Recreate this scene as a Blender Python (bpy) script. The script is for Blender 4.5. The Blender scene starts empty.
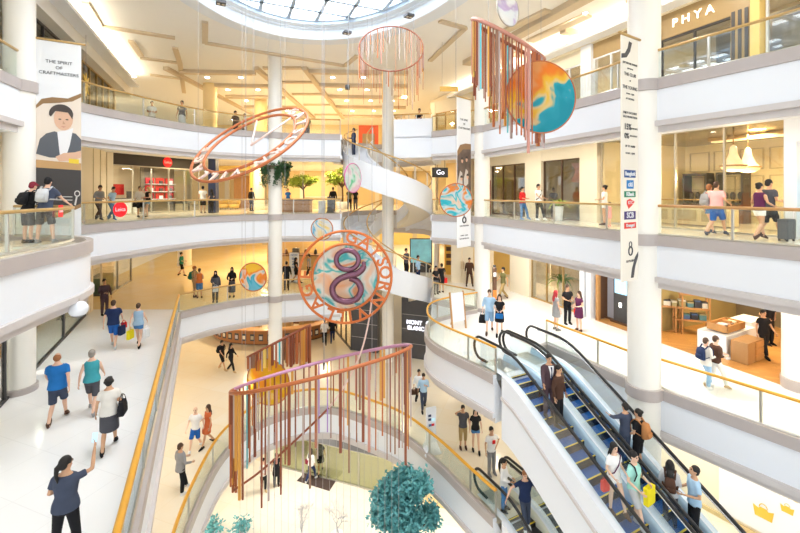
import bpy, bmesh, math, random
from mathutils import Matrix, Vector
C = bpy.context.scene.collection
rnd = random.Random(7)
PI = math.pi
# ------------------------------------------------------------------ camera frame
F, HZ, EYE = 410.0, 192.0, 14.9          # focal length in pixels, horizon row, eye height over the ground floor
L1, L2, L3, L4, TOP = 4.5, 9.0, 13.5, 18.0, 22.4

def P(px, py, z):
    """plan position of the point at height z seen at a pixel"""
    d = F * (EYE - z) / (py - HZ)
    return Vector(((px - 400) / F * d, d))

def P3(px, py, z):
    p = P(px, py, z)
    return Vector((p.x, p.y, z))

def Q(px, py, d):
    return Vector(((px - 400) / F * d, d, EYE + (HZ - py) / F * d))

# ------------------------------------------------------------------ materials
_M = {}
def mat(name, col, rough=0.5, metal=0.0, spec=0.5, noise=0.0, scale=6.0, emit=0.0, coat=0.0):
    if name in _M:
        return _M[name]
    m = bpy.data.materials.new(name); m.use_nodes = True
    nt = m.node_tree; b = nt.nodes['Principled BSDF']
    b.inputs['Base Color'].default_value = (*col, 1)
    b.inputs['Roughness'].default_value = rough
    b.inputs['Metallic'].default_value = metal
    b.inputs['Specular IOR Level'].default_value = spec
    if coat: b.inputs['Coat Weight'].default_value = coat
    if emit:
        b.inputs['Emission Color'].default_value = (*col, 1)
        b.inputs['Emission Strength'].default_value = emit
    if noise:
        tc = nt.nodes.new('ShaderNodeTexCoord'); n = nt.nodes.new('ShaderNodeTexNoise')
        n.inputs['Scale'].default_value = scale; n.inputs['Detail'].default_value = 5
        mx = nt.nodes.new('ShaderNodeMix'); mx.data_type = 'RGBA'
        mx.inputs['A'].default_value = (*[max(0, c * (1 - noise)) for c in col], 1)
        mx.inputs['B'].default_value = (*[min(1, c * (1 + noise)) for c in col], 1)
        nt.links.new(tc.outputs['Object'], n.inputs['Vector'])
        nt.links.new(n.outputs['Fac'], mx.inputs['Factor'])
        nt.links.new(mx.outputs['Result'], b.inputs['Base Color'])
    _M[name] = m
    return m

def glass(name, tint, refl=0.10, rough=0.02, gain=0.16):
    if name in _M: return _M[name]
    m = bpy.data.materials.new(name); m.use_nodes = True
    nt = m.node_tree; nt.nodes.clear()
    out = nt.nodes.new('ShaderNodeOutputMaterial'); mix = nt.nodes.new('ShaderNodeMixShader')
    tr = nt.nodes.new('ShaderNodeBsdfTransparent'); gl = nt.nodes.new('ShaderNodeBsdfGlossy')
    tr.inputs['Color'].default_value = (*tint, 1); gl.inputs['Roughness'].default_value = rough
    fr = nt.nodes.new('ShaderNodeFresnel'); fr.inputs['IOR'].default_value = 1.45
    ad = nt.nodes.new('ShaderNodeMath'); ad.operation = 'MULTIPLY_ADD'
    ad.inputs[1].default_value = gain; ad.inputs[2].default_value = refl; ad.use_clamp = True
    nt.links.new(fr.outputs[0], ad.inputs[0]); nt.links.new(ad.outputs[0], mix.inputs[0])
    nt.links.new(tr.outputs[0], mix.inputs[1]); nt.links.new(gl.outputs[0], mix.inputs[2])
    nt.links.new(mix.outputs[0], out.inputs[0])
    _M[name] = m
    return m

def floor_mat(name, base, vein, rough, tile=1.2, rot=0.35):
    """polished stone laid in large slabs"""
    m = mat(name, base, rough)
    nt = m.node_tree; b = nt.nodes['Principled BSDF']
    tc = nt.nodes.new('ShaderNodeTexCoord'); mp = nt.nodes.new('ShaderNodeMapping')
    mp.inputs['Rotation'].default_value = (0, 0, rot); mp.inputs['Scale'].default_value = (1 / tile,) * 3
    br = nt.nodes.new('ShaderNodeTexBrick'); br.offset = 0
    br.inputs['Scale'].default_value = 1; br.inputs['Brick Width'].default_value = 1; br.inputs['Row Height'].default_value = 1
    br.inputs['Mortar Size'].default_value = 0.006
    br.inputs['Color1'].default_value = (*base, 1); br.inputs['Color2'].default_value = (*[0.6 * a + 0.4 * c for a, c in zip(base, vein)], 1)
    br.inputs['Mortar'].default_value = (*[c * 0.94 for c in vein], 1)
    no = nt.nodes.new('ShaderNodeTexNoise'); no.inputs['Scale'].default_value = 0.8; no.inputs['Detail'].default_value = 6
    mx = nt.nodes.new('ShaderNodeMix'); mx.data_type = 'RGBA'; mx.inputs['B'].default_value = (*vein, 1)
    mr = nt.nodes.new('ShaderNodeMapRange'); mr.inputs[1].default_value = 0.45; mr.inputs[2].default_value = 0.75; mr.inputs[4].default_value = 0.5
    nt.links.new(tc.outputs['Object'], mp.inputs['Vector']); nt.links.new(mp.outputs[0], br.inputs['Vector'])
    nt.links.new(mp.outputs[0], no.inputs['Vector']); nt.links.new(no.outputs['Fac'], mr.inputs[0])
    nt.links.new(mr.outputs[0], mx.inputs['Factor']); nt.links.new(br.outputs['Color'], mx.inputs['A'])
    nt.links.new(mx.outputs['Result'], b.inputs['Base Color'])
    return m

def plank_mat(name, c1, c2, rough=0.35, rot=0.4):
    m = mat(name, c1, rough)
    nt = m.node_tree; b = nt.nodes['Principled BSDF']
    tc = nt.nodes.new('ShaderNodeTexCoord'); mp = nt.nodes.new('ShaderNodeMapping')
    mp.inputs['Rotation'].default_value = (0, 0, rot)
    br = nt.nodes.new('ShaderNodeTexBrick'); br.inputs['Scale'].default_value = 1.0
    br.inputs['Brick Width'].default_value = 1.4; br.inputs['Row Height'].default_value = 0.16; br.inputs['Mortar Size'].default_value = 0.004
    br.inputs['Color1'].default_value = (*c1, 1); br.inputs['Color2'].default_value = (*c2, 1); br.inputs['Mortar'].default_value = (*[x * 0.6 for x in c2], 1)
    nt.links.new(tc.outputs['Object'], mp.inputs['Vector']); nt.links.new(mp.outputs[0], br.inputs['Vector']); nt.links.new(br.outputs['Color'], b.inputs['Base Color'])
    return m

WHITE = mat('white_paint', (0.83, 0.86, 0.915), 0.45)
TAUPE = mat('taupe_stone', (0.47, 0.42, 0.405), 0.4, noise=0.06, scale=3)
TAUPE2 = mat('pale_taupe_stone', (0.62, 0.58, 0.57), 0.4, noise=0.05, scale=3)
CREAM = mat('cream_paint', (0.86, 0.78, 0.62), 0.55)
CREAM2 = mat('warm_cream_paint', (0.85, 0.66, 0.34), 0.5)
CEIL = mat('ceiling_paint', (0.88, 0.84, 0.77), 0.6)
COLUMN = mat('column_paint', (0.90, 0.875, 0.815), 0.4)
GOLD = mat('golden_handrail_wood', (0.72, 0.36, 0.035), 0.3, noise=0.12, scale=5)
BRONZE = mat('brass_handrail', (0.55, 0.36, 0.14), 0.3, metal=0.3)
STEEL = mat('brushed_steel', (0.55, 0.53, 0.48), 0.3, metal=0.7)
CHROME = mat('bright_chrome', (0.8, 0.8, 0.82), 0.15, metal=0.9)
BLACK = mat('black_rubber', (0.012, 0.012, 0.014), 0.4)
DARK = mat('dark_grey_panel', (0.06, 0.06, 0.065), 0.4)
BROWN = mat('dark_brown_wood', (0.13, 0.065, 0.035), 0.45, noise=0.2, scale=8)
WOOD = mat('warm_wood', (0.50, 0.26, 0.09), 0.4, noise=0.15, scale=6)
COPPER = mat('copper_tube', (0.50, 0.15, 0.05), 0.4, metal=0.2)
COPPER2 = mat('dark_copper_tube', (0.27, 0.075, 0.035), 0.4, metal=0.2)
PINKC = mat('pink_copper_tube', (0.58, 0.27, 0.21), 0.4, metal=0.2)
WIRE = mat('steel_wire', (0.42, 0.42, 0.44), 0.4, metal=0.5)
GLASS = glass('balustrade_glass', (0.955, 0.985, 0.965), 0.035)
GLASSB = glass('blue_tinted_glass', (0.92, 0.965, 0.985), 0.04)
SHOPG = glass('shopfront_glass', (0.95, 0.95, 0.93), 0.05)
LAMP = mat('lamp_lens', (1.0, 0.95, 0.85), 0.4, emit=30)
LAMPW = mat('white_lamp_lens', (1.0, 0.97, 0.9), 0.4, emit=5)
LEAF = mat('green_leaf', (0.10, 0.25, 0.03), 0.5, noise=0.5, scale=3)
LEAF2 = mat('yellow_green_leaf', (0.30, 0.40, 0.05), 0.5, noise=0.4, scale=3)
TEALLEAF = mat('blue_green_leaf', (0.14, 0.44, 0.46), 0.5, noise=0.5, scale=4)

# ------------------------------------------------------------------ mesh builder
class MB:
    def __init__(s, M=None):
        s.v, s.f, s.mi, s.M = [], [], [], M
    def add(s, vs, fs, mi=0, M=None):
        b = len(s.v); MM = s.M if M is None else (s.M @ M if s.M else M)
        for p in vs:
            p = Vector(p); s.v.append(tuple(MM @ p) if MM else tuple(p))
        for f in fs:
            s.f.append(tuple(b + i for i in f)); s.mi.append(mi)
        return s
    def box(s, x0, y0, z0, x1, y1, z1, mi=0, M=None):
        vs = [(x, y, z) for z in (z0, z1) for x, y in ((x0, y0), (x1, y0), (x1, y1), (x0, y1))]
        return s.add(vs, [(3, 2, 1, 0), (4, 5, 6, 7), (0, 1, 5, 4), (1, 2, 6, 5), (2, 3, 7, 6), (3, 0, 4, 7)], mi, M)
    def cbox(s, c, size, mi=0, rz=0.0, bev=0.0):
        """box standing on c = (x, y, z of the underside)"""
        M = Matrix.Translation(c) @ Matrix.Rotation(rz, 4, 'Z'); w, d, h = size
        if bev <= 0:
            return s.box(-w / 2, -d / 2, 0, w / 2, d / 2, h, mi, M)
        pr = [(-w / 2 + bev, -d / 2), (w / 2 - bev, -d / 2), (w / 2, -d / 2 + bev), (w / 2, d / 2 - bev), (w / 2 - bev, d / 2), (-w / 2 + bev, d / 2), (-w / 2, d / 2 - bev), (-w / 2, -d / 2 + bev)]
        k = (1 - 2 * bev / max(w, d))
        rings = [[(x * k, y * k, 0) for x, y in pr], [(x, y, bev) for x, y in pr], [(x, y, h - bev) for x, y in pr], [(x * k, y * k, h) for x, y in pr]]
        return s.loft(rings, mi, M=M)
    def loft(s, rings, mi=0, cap=True, closed=False, M=None):
        n = len(rings[0]); vs = [p for r in rings for p in r]; fs = []
        R = len(rings)
        for i in range(R if closed else R - 1):
            j = (i + 1) % R
            for k in range(n):
                l = (k + 1) % n
                fs.append((i * n + k, i * n + l, j * n + l, j * n + k))
        if cap and not closed:
            fs.append(tuple(range(n - 1, -1, -1))); fs.append(tuple((R - 1) * n + k for k in range(n)))
        return s.add(vs, fs, mi, M)
    def tube(s, pts, r, n=8, mi=0, closed=False, cap=True, M=None):
        pts = [Vector(p) for p in pts]; R = len(pts)
        rs = r if isinstance(r, list) else [r] * R
        rings = []; up = None
        for i, p in enumerate(pts):
            if closed: t = pts[(i + 1) % R] - pts[i - 1]
            else: t = pts[min(i + 1, R - 1)] - pts[max(i - 1, 0)]
            if t.length < 1e-9: t = Vector((0, 0, 1))
            t.normalize()
            if up is None:
                up = Vector((0, 0, 1)) if abs(t.z) < 0.9 else Vector((0, 1, 0))
            a = up - t * up.dot(t)
            if a.length < 1e-6: a = t.orthogonal()
            a.normalize(); b = t.cross(a); up = a
            rr = rs[i]; ra, rb = rr if isinstance(rr, (tuple, list)) else (rr, rr)
            rings.append([p + a * (ra * math.cos(2 * PI * k / n)) + b * (rb * math.sin(2 * PI * k / n)) for k in range(n)])
        return s.loft(rings, mi, cap, closed, M)
    def ell(s, c, r, n=12, m=8, mi=0, M=None):
        c = Vector(c); r = r if isinstance(r, (tuple, list)) else (r, r, r)
        vs = [c + Vector((0, 0, -r[2]))]
        for i in range(1, m):
            a = -PI / 2 + PI * i / m
            for k in range(n):
                b = 2 * PI * k / n
                vs.append(c + Vector((r[0] * math.cos(a) * math.cos(b), r[1] * math.cos(a) * math.sin(b), r[2] * math.sin(a))))
        vs.append(c + Vector((0, 0, r[2]))); fs = []
        for k in range(n): fs.append((0, 1 + (k + 1) % n, 1 + k))
        for i in range(m - 2):
            for k in range(n):
                l = (k + 1) % n
                fs.append((1 + i * n + k, 1 + i * n + l, 1 + (i + 1) * n + l, 1 + (i + 1) * n + k))
        t = len(vs) - 1
        for k in range(n): fs.append((t, 1 + (m - 2) * n + k, 1 + (m - 2) * n + (k + 1) % n))
        return s.add(vs, fs, mi, M)
    def lathe(s, prof, c=(0, 0, 0), n=20, mi=0, M=None):
        c = Vector(c)
        rings = [[c + Vector((r * math.cos(2 * PI * k / n), r * math.sin(2 * PI * k / n), z)) for k in range(n)] for r, z in prof]
        return s.loft(rings, mi, True, False, M)
    def prism(s, poly, thick, mi=0, M=None):
        """polygon in x/z, extruded along y by thick"""
        n = len(poly); h = thick / 2
        vs = [(x, -h, z) for x, z in poly] + [(x, h, z) for x, z in poly]
        fs = [tuple(range(n)), tuple(range(2 * n - 1, n - 1, -1))] + [(k, n + k, n + (k + 1) % n, (k + 1) % n) for k in range(n)]
        return s.add(vs, fs, mi, M)
    def slabpoly(s, poly, z0, z1, mi=0):
        n = len(poly)
        vs = [(p[0], p[1], z0) for p in poly] + [(p[0], p[1], z1) for p in poly]
        fs = [tuple(range(n - 1, -1, -1)), tuple(range(n, 2 * n))] + [(k, (k + 1) % n, n + (k + 1) % n, n + k) for k in range(n)]
        return s.add(vs, fs, mi)
    def mesh(s, name, mats, smooth=False):
        me = bpy.data.meshes.new(name); me.from_pydata(s.v, [], s.f)
        for m in (mats if isinstance(mats, (list, tuple)) else [mats]): me.materials.append(m)
        if any(s.mi): me.polygons.foreach_set('material_index', s.mi)
        if smooth: me.polygons.foreach_set('use_smooth', [True] * len(s.f))
        me.update()
        return me
    def obj(s, name, mats, parent=None, smooth=False, fixn=True):
        me = s.mesh(name, mats, smooth)
        if fixn:
            bm = bmesh.new(); bm.from_mesh(me); bmesh.ops.recalc_face_normals(bm, faces=bm.faces); bm.to_mesh(me); bm.free()
        o = bpy.data.objects.new(name, me); C.objects.link(o)
        if smooth == 'auto':
            pass
        if parent is not None: attach(o, parent)
        return o

def attach(o, parent):
    """parent geometry that was laid out in place"""
    o.parent = parent
    if not o.get('_loc'):
        pm = Matrix.LocRotScale(parent.location, parent.rotation_euler, parent.scale)
        if parent.parent is not None: pm = parent.parent.matrix_basis @ parent.matrix_parent_inverse @ pm if False else pm
        o.matrix_parent_inverse = pm.inverted()

def tag(o, label, cat, group=None, kind=None):
    o['label'] = label; o['category'] = cat
    if group: o['group'] = group
    if kind: o['kind'] = kind
    return o

def thing(name, label, cat, loc=(0, 0, 0), group=None):
    o = bpy.data.objects.new(name, None); C.objects.link(o); o.empty_display_size = 0.2
    o.location = loc
    return tag(o, label, cat, group)

def struct(name, mb, mats, smooth=False):
    o = mb.obj(name, mats, None, smooth); o['kind'] = 'structure'
    return o

def autosmooth(o, ang=40):
    me = o.data
    bm = bmesh.new(); bm.from_mesh(me)
    for f in bm.faces: f.smooth = True
    for e in bm.edges:
        e.smooth = len(e.link_faces) == 2 and e.calc_face_angle(0) < math.radians(ang)
    bm.to_mesh(me); bm.free()
    return o

def text_mesh(s, size, extrude=0.01, align='CENTER', bold=0.0):
    cu = bpy.data.curves.new('lettering', 'FONT'); cu.body = s; cu.size = size; cu.extrude = extrude
    cu.align_x = align; cu.align_y = 'CENTER'; cu.resolution_u = 3; cu.offset = bold
    o = bpy.data.objects.new('lettering', cu); C.objects.link(o)
    dg = bpy.context.evaluated_depsgraph_get()
    me = bpy.data.meshes.new_from_object(o.evaluated_get(dg))
    bpy.data.objects.remove(o); bpy.data.curves.remove(cu)
    return me

def text(s, size, M, m, parent=None, extrude=0.01, align='CENTER', name='lettering', bold=0.0):
    me = text_mesh(s, size, extrude, align, bold); me.transform(M); me.materials.clear(); me.materials.append(m)
    o = bpy.data.objects.new(name, me); C.objects.link(o)
    if parent is not None: attach(o, parent)
    return o

def facing(p, right, up=(0, 0, 1)):
    """matrix that lays local x along right and local y along up at p (text reads towards right x up normal)"""
    r = Vector((*right, 0)[:3]).normalized(); u = Vector(up); u = (u - r * u.dot(r)).normalized(); n = r.cross(u)
    M = Matrix.Identity(4)
    for i in range(3):
        M[i][0], M[i][1], M[i][2], M[i][3] = r[i], u[i], n[i], p[i]
    return M

def catmull(pts, k=6):
    pts = [Vector(p) for p in pts]; out = []
    for i in range(len(pts) - 1):
        p0 = pts[max(i - 1, 0)]; p1 = pts[i]; p2 = pts[i + 1]; p3 = pts[min(i + 2, len(pts) - 1)]
        for j in range(k):
            t = j / k
            out.append(0.5 * ((2 * p1) + (p2 - p0) * t + (2 * p0 - 5 * p1 + 4 * p2 - p3) * t * t + (3 * p1 - p0 - 3 * p2 + p3) * t ** 3))
    out.append(pts[-1])
    return out

def resample(pts, step):
    pts = [Vector(p) for p in pts]
    L = sum((b - a).length for a, b in zip(pts, pts[1:])); n = max(1, round(L / step)); out = [pts[0]]
    seg, acc, i = L / n, 0.0, 0
    for k in range(1, n):
        want = k * seg
        while acc + (pts[i + 1] - pts[i]).length < want:
            acc += (pts[i + 1] - pts[i]).length; i += 1
        t = (want - acc) / max((pts[i + 1] - pts[i]).length, 1e-9)
        out.append(pts[i].lerp(pts[i + 1], t))
    out.append(pts[-1])
    return out

def offset(pts, d):
    """open plan polyline moved to its right by d"""
    pts = [Vector(p[:2]) for p in pts]; out = []
    for i, p in enumerate(pts):
        ns = []
        if i: t = (p - pts[i - 1]).normalized(); ns.append(Vector((t.y, -t.x)))
        if i < len(pts) - 1: t = (pts[i + 1] - p).normalized(); ns.append(Vector((t.y, -t.x)))
        n = ns[0] if len(ns) == 1 else (ns[0] + ns[1]).normalized() / max(0.5, math.sqrt(max(0.05, (1 + ns[0].dot(ns[1])) / 2)))
        out.append(p + n * d)
    return out
# ================================================================== the building
UAX = Vector((-0.388, 0.922)); VAX = Vector((0.922, 0.388))        # along / across the atrium
COLS = {'C1': (-11.27, 12.15, .37), 'C2': (-6.92, 22.75, .37), 'C3': (-.75, 25.3, .36), 'C4': (4.1, 20.5, .38), 'C5': (7.29, 12.25, .44)}
SC = Vector((-.75, 25.3)); SR, SRI = 2.75, 1.25                      # spiral stair

# outline of the void at each level, walking left side -> far end -> right side (void on the right hand)
STAIRBACK = [(-3.62, 25.3), (-3.1, 27.1), (-1.6, 28.2), (0.3, 28.0), (1.6, 26.9), (2.1, 25.4)]
E3L = catmull([(-6.9, 5.6), (-7.35, 7.6), (-7.6, 8.9), (-7.75, 9.8), (-8.2, 10.8), (-9.3, 11.6), (-10.85, 11.9)], 5)
E3F = catmull([(-11.45, 12.7), (-11.75, 15.0), (-11.1, 17.7), (-10.0, 20.2), (-8.6, 21.7), (-6.9, 22.75)], 5) + [Vector((-3.4, 23.3))]
E3R = catmull([(1.75, 22.2), (3.0, 21.3), (4.1, 20.2)], 3) + [Vector((7.2, 12.3)), Vector((8.95, 9.2)), Vector((10.0, 6.0))]
E4L = [Vector(p) for p in ((-9.7, 6.4), (-10.2, 9.0), (-10.75, 11.0), (-11.1, 12.0))]
E2L = [Vector(p) for p in ((-3.2, 4.1), (-7.4, 12.95), (-10.5, 19.5))]
E2F = catmull([(-10.5, 19.5), (-9.5, 20.9), (-8.3, 21.9), (-6.9, 22.7), (-5.0, 23.2), (-3.4, 23.4)], 4)
E2S = [Vector((1.8, 22.2)), Vector((3.75, 20.4))]
E2B = catmull([(3.75, 20.0), (2.4, 19.2), (1.4, 18.2), (1.1, 16.9), (1.25, 15.7), (1.85, 14.6), (2.45, 13.75), (3.0, 12.9)], 5)
OE = Vector((2.72, 13.9)); ED = Vector((.459, -.888)); EL = Vector((.888, .459))    # escalator frame
def esc(l, t): return OE + EL * l + ED * t
E2E = [esc(-.15, 1.1), esc(2.62, 1.1)]
E2Q = [esc(2.62, -.1), esc(3.35, -.25)]
E2P = [esc(3.35, -.25), Vector((7.05, 12.6))]
E2R = [Vector((7.55, 12.1)), Vector((9.4, 9.5)), Vector((11.6, 6.2))]
E1A = catmull([(-5.1, 8.2), (-6.2, 11.2), (-6.75, 13.7), (-6.95, 16.1), (-6.35, 18.1), (-5.45, 19.0), (-4.75, 19.4), (-3.8, 19.55), (-2.85, 19.4), (-1.3, 18.5), (.15, 17.4), (1.45, 15.6), (2.3, 14.1), (3.0, 12.9)], 5)
E1E = [esc(-.15, 1.1), esc(2.62, 1.1)]
E1R = [esc(2.62, 1.1), esc(2.75, 9.5)]
NEAR = 0.4
VOID = {
    3: [(-6.2, NEAR)] + E3L + E3F + STAIRBACK + E3R + [(11.5, NEAR)],
    4: [(-8.6, NEAR)] + E4L + E3F + STAIRBACK + E3R + [(11.5, NEAR)],
    2: [(-1.5, NEAR)] + E2L[:-1] + E2F + STAIRBACK + E2S + E2B + E2E + E2Q + E2P[1:] + E2R + [(13.5, NEAR)],
    1: [(-1.5, NEAR), (-3.6, 5.0)] + E1A + E1E + E1R[1:] + [(9.5, NEAR)],
}
HALF = [(-34, -3), (-34, 52), (34, 52), (34, -3)]
FLOORS = {4: L4, 3: L3, 2: L2, 1: L1}

def filled(loops, z):
    bm = bmesh.new()
    for lp in loops:
        vs = [bm.verts.new((p[0], p[1], z)) for p in lp]
        for i in range(len(vs)): bm.edges.new((vs[i], vs[(i + 1) % len(vs)]))
    bmesh.ops.triangle_fill(bm, use_beauty=True, use_dissolve=False, edges=bm.edges[:])
    return bm

def flat(name, loops, z, m, up=True):
    bm = filled(loops, z)
    for f in bm.faces:
        if (f.normal.z > 0) != up: f.normal_flip()
    me = bpy.data.meshes.new(name); bm.to_mesh(me); bm.free(); me.materials.append(m)
    o = bpy.data.objects.new(name, me); C.objects.link(o); o['kind'] = 'structure'
    return o

FL_W = floor_mat('white_polished_stone', (0.91, 0.91, 0.915), (0.86, 0.86, 0.86), 0.16)
FL_C = floor_mat('cream_polished_stone', (0.84, 0.78, 0.66), (0.82, 0.70, 0.50), 0.16)
CEILM = CEIL
def dedupe(lp):
    out = []
    for p in lp:
        p = Vector(p[:2])
        if not out or (p - out[-1]).length > 1e-3: out.append(p)
    return out
for k, z in FLOORS.items():
    lp = dedupe(VOID[k])
    flat('floor_%d' % (k + 1), [HALF, lp], z, {4: FL_C, 3: FL_C, 2: FL_W, 1: FL_C}[k])
    flat('ceiling_%d' % k, [HALF, offset(lp, -.45)], z - .75, CEILM, False)
mb = MB(); mb.slabpoly(HALF, -.3, 0.0); struct('floor_1', mb, floor_mat('ground_polished_stone', (0.84, 0.80, 0.72), (0.82, 0.74, 0.60), 0.16))

# ---- edge beams: one moulded profile swept round every void
PROF = [(-.05, .0), (-.05, .16), (.10, .16), (.10, -.14), (.04, -.15), (.04, -1.04), (.12, -1.05), (.12, -1.2), (.0, -1.21), (.0, -1.38), (-.45, -1.38), (-.45, -.75)]
PMI = [0, 0, 0, 0, 1, 2, 2, 2, 3, 1, 1]
def beam(mb, pts, z, prof=PROF, pmi=PMI, cap=True):
    n = len(prof)
    lines = [offset(pts, o) for o, _ in prof]
    R = len(lines[0])
    rings = [[(lines[k][i].x, lines[k][i].y, z + prof[k][1]) for k in range(n)] for i in range(R)]
    b = len(mb.v)
    for r in rings: mb.v.extend(r)
    for i in range(R - 1):
        for k in range(n - 1):
            mb.f.append((b + i * n + k, b + (i + 1) * n + k, b + (i + 1) * n + k + 1, b + i * n + k + 1)); mb.mi.append(pmi[k])
    if cap:
        mb.f.append(tuple(b + k for k in range(n))); mb.mi.append(1)
        mb.f.append(tuple(b + (R - 1) * n + k for k in range(n - 1, -1, -1))); mb.mi.append(1)

SB = [Vector((-3.4, 23.3))] + [Vector(p) for p in STAIRBACK] + [Vector((1.75, 22.2))]
EDGES = {4: [E4L, E3F, SB, E3R], 3: [E3L, E3F, SB, E3R], 2: [E2L, E2F, SB, E2S, E2B, E2P, E2Q, E2R], 1: [E1A]}
n = 0
for k, runs in EDGES.items():
    mb = MB()
    for r in runs: beam(mb, dedupe(r), FLOORS[k])
    n += 1
    o = struct('trim_%d' % n, mb, [TAUPE, WHITE, TAUPE2, TAUPE2]); autosmooth(o, 35)

# ---- columns
for k, (x, y, r) in COLS.items():
    n += 1
    mb = MB()
    mb.lathe([(r, 0), (r, TOP + .2)], (x, y, 0), 28, 0)
    for z in (L1, L2, L3, L4):
        if k == 'C3' : continue
        mb.lathe([(r + .005, z - .16), (r + .06, z - .15), (r + .06, z + .17), (r + .005, z + .18)], (x, y, 0), 28, 1)
    o = struct('trim_%d' % n, mb, [COLUMN, TAUPE]); autosmooth(o)

# ------------------------------------------------------------------ balustrades
def railing(pts, z, label, rail=BRONZE, gl=GLASS, seg=1.25, h=1.0, ins=-.02, group=None, post=STEEL, rr=.04, endposts=True):
    ln = offset(dedupe(pts), ins)
    base = thing('glass_balustrade', label, 'balustrade', (ln[0].x, ln[0].y, z + .16), group)
    mb = MB(); mb.tube([(p.x, p.y, z + h) for p in resample(ln, .35)], rr, 10); mb.obj('handrail', rail, base, True)
    mb = MB(); mb.tube([(p.x, p.y, z + .175) for p in resample(ln, .35)], .035, 4); mb.obj('base_channel', STEEL, base)
    st = resample(ln, seg)
    for i in range(len(st)):
        if i < len(st) - 1:
            a, b = st[i], st[i + 1]; t = (b - a).normalized(); nn = Vector((t.y, -t.x)) * .008; a2, b2 = a + t * .012, b - t * .012
            mb = MB()
            mb.add([(p.x, p.y, zz) for zz in (z + .17, z + h - .02) for p in (a2 - nn, b2 - nn, b2 + nn, a2 + nn)], [(3, 2, 1, 0), (4, 5, 6, 7), (0, 1, 5, 4), (1, 2, 6, 5), (2, 3, 7, 6), (3, 0, 4, 7)])
            mb.obj('glass_panel', gl, base)
        if i % 2 == 0 or i == len(st) - 1:
            mb = MB(); mb.cbox((st[i].x, st[i].y, z + .16), (.05, .05, h - .18), 0, math.atan2(UAX.y, UAX.x)); mb.obj('post', post, base)
    return base

railing(E4L, L4, 'brass-railed glass balustrade on the topmost left balcony edge beside the tall banner')
railing(E3F, L4, 'long curved glass balustrade with thin brass rail along the topmost far gallery')
railing(E3R[:7], L4, 'short glass balustrade of the topmost gallery between spiral stair and far right column')
railing(E3R[6:], L4, 'glass balustrade of the topmost gallery below the shop sign with big white letters', gl=GLASSB)
railing(E3L, L3, 'glass balustrade with gold rail round the near left balcony where a couple leans', ins=-.32)
railing(E3F, L3, 'curved glass balustrade with brass rail in front of the camera shop')
railing(E3R[:7], L3, 'short glass balustrade at eye level between spiral stair and far right column')
railing(E3R[6:8], L3, 'glass balustrade at eye level beside the figure in red between two round columns')
railing(E3R[7:], L3, 'glass balustrade with wooden rail in front of the chandelier shop', rail=WOOD)
railing(E2L, L2, 'long straight glass balustrade with orange-gold rail beside the wide left walkway', rail=GOLD, gl=GLASSB, rr=.06)
railing(E2F, L2, 'curved glass balustrade with thin brass rail where veiled women stand')
railing(E2S, L2, 'short glass balustrade between the spiral stair foot and round white column')
railing(E2B, L2, 'curved glass balustrade with gold rail round the escalator landing', rail=GOLD)
railing(E2P, L2, 'straight glass balustrade with gold rail from escalator to right-hand column', rail=GOLD)
railing(E2R, L2, 'glass balustrade with gold rail in front of the wood-floored shop', rail=GOLD)
railing(E1A, L1, 'big horseshoe glass balustrade with orange-gold rail round the lowest opening', rail=GOLD, rr=.055)

# ------------------------------------------------------------------ escalators
BLUE = mat('step_blue_reflection', (0.012, 0.10, 0.36), 0.55, spec=.25)  # blue reflection on the steps is put into their colour
RISER = mat('escalator_riser_dark', (0.006, 0.012, 0.03), 0.5, spec=.25)
YEL = mat('yellow_line', (0.85, 0.62, 0.04), 0.5)
GREYST = mat('escalator_grey_step', (0.07, 0.07, 0.075), 0.5, spec=.3)
GLASSE = glass('escalator_glass', (0.93, 0.97, 0.985), 0.015, .02, .05)
SKIRTB = mat('pale_blue_skirt_panel', (0.50, 0.66, 0.80), 0.25, metal=0.2)
PALEY = mat('pale_inner_panel', (0.80, 0.80, 0.66), 0.3)
T1, SL = 1.55, math.tan(math.radians(30))
def ezf(t, top=0.0):
    """height of the step line below the upper landing"""
    def ramp(x, k=.55):
        return 0 if x < -k else (x if x > k else (x + k) ** 2 / (4 * k))
    return top - SL * (ramp(t - T1) - ramp(t - T1 - 4.5 / SL))
TEND = T1 + 4.5 / SL + 1.6
W = 1.12
def e3(l, t, z): 
    p = esc(l, t); return (p.x, p.y, z)
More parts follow.
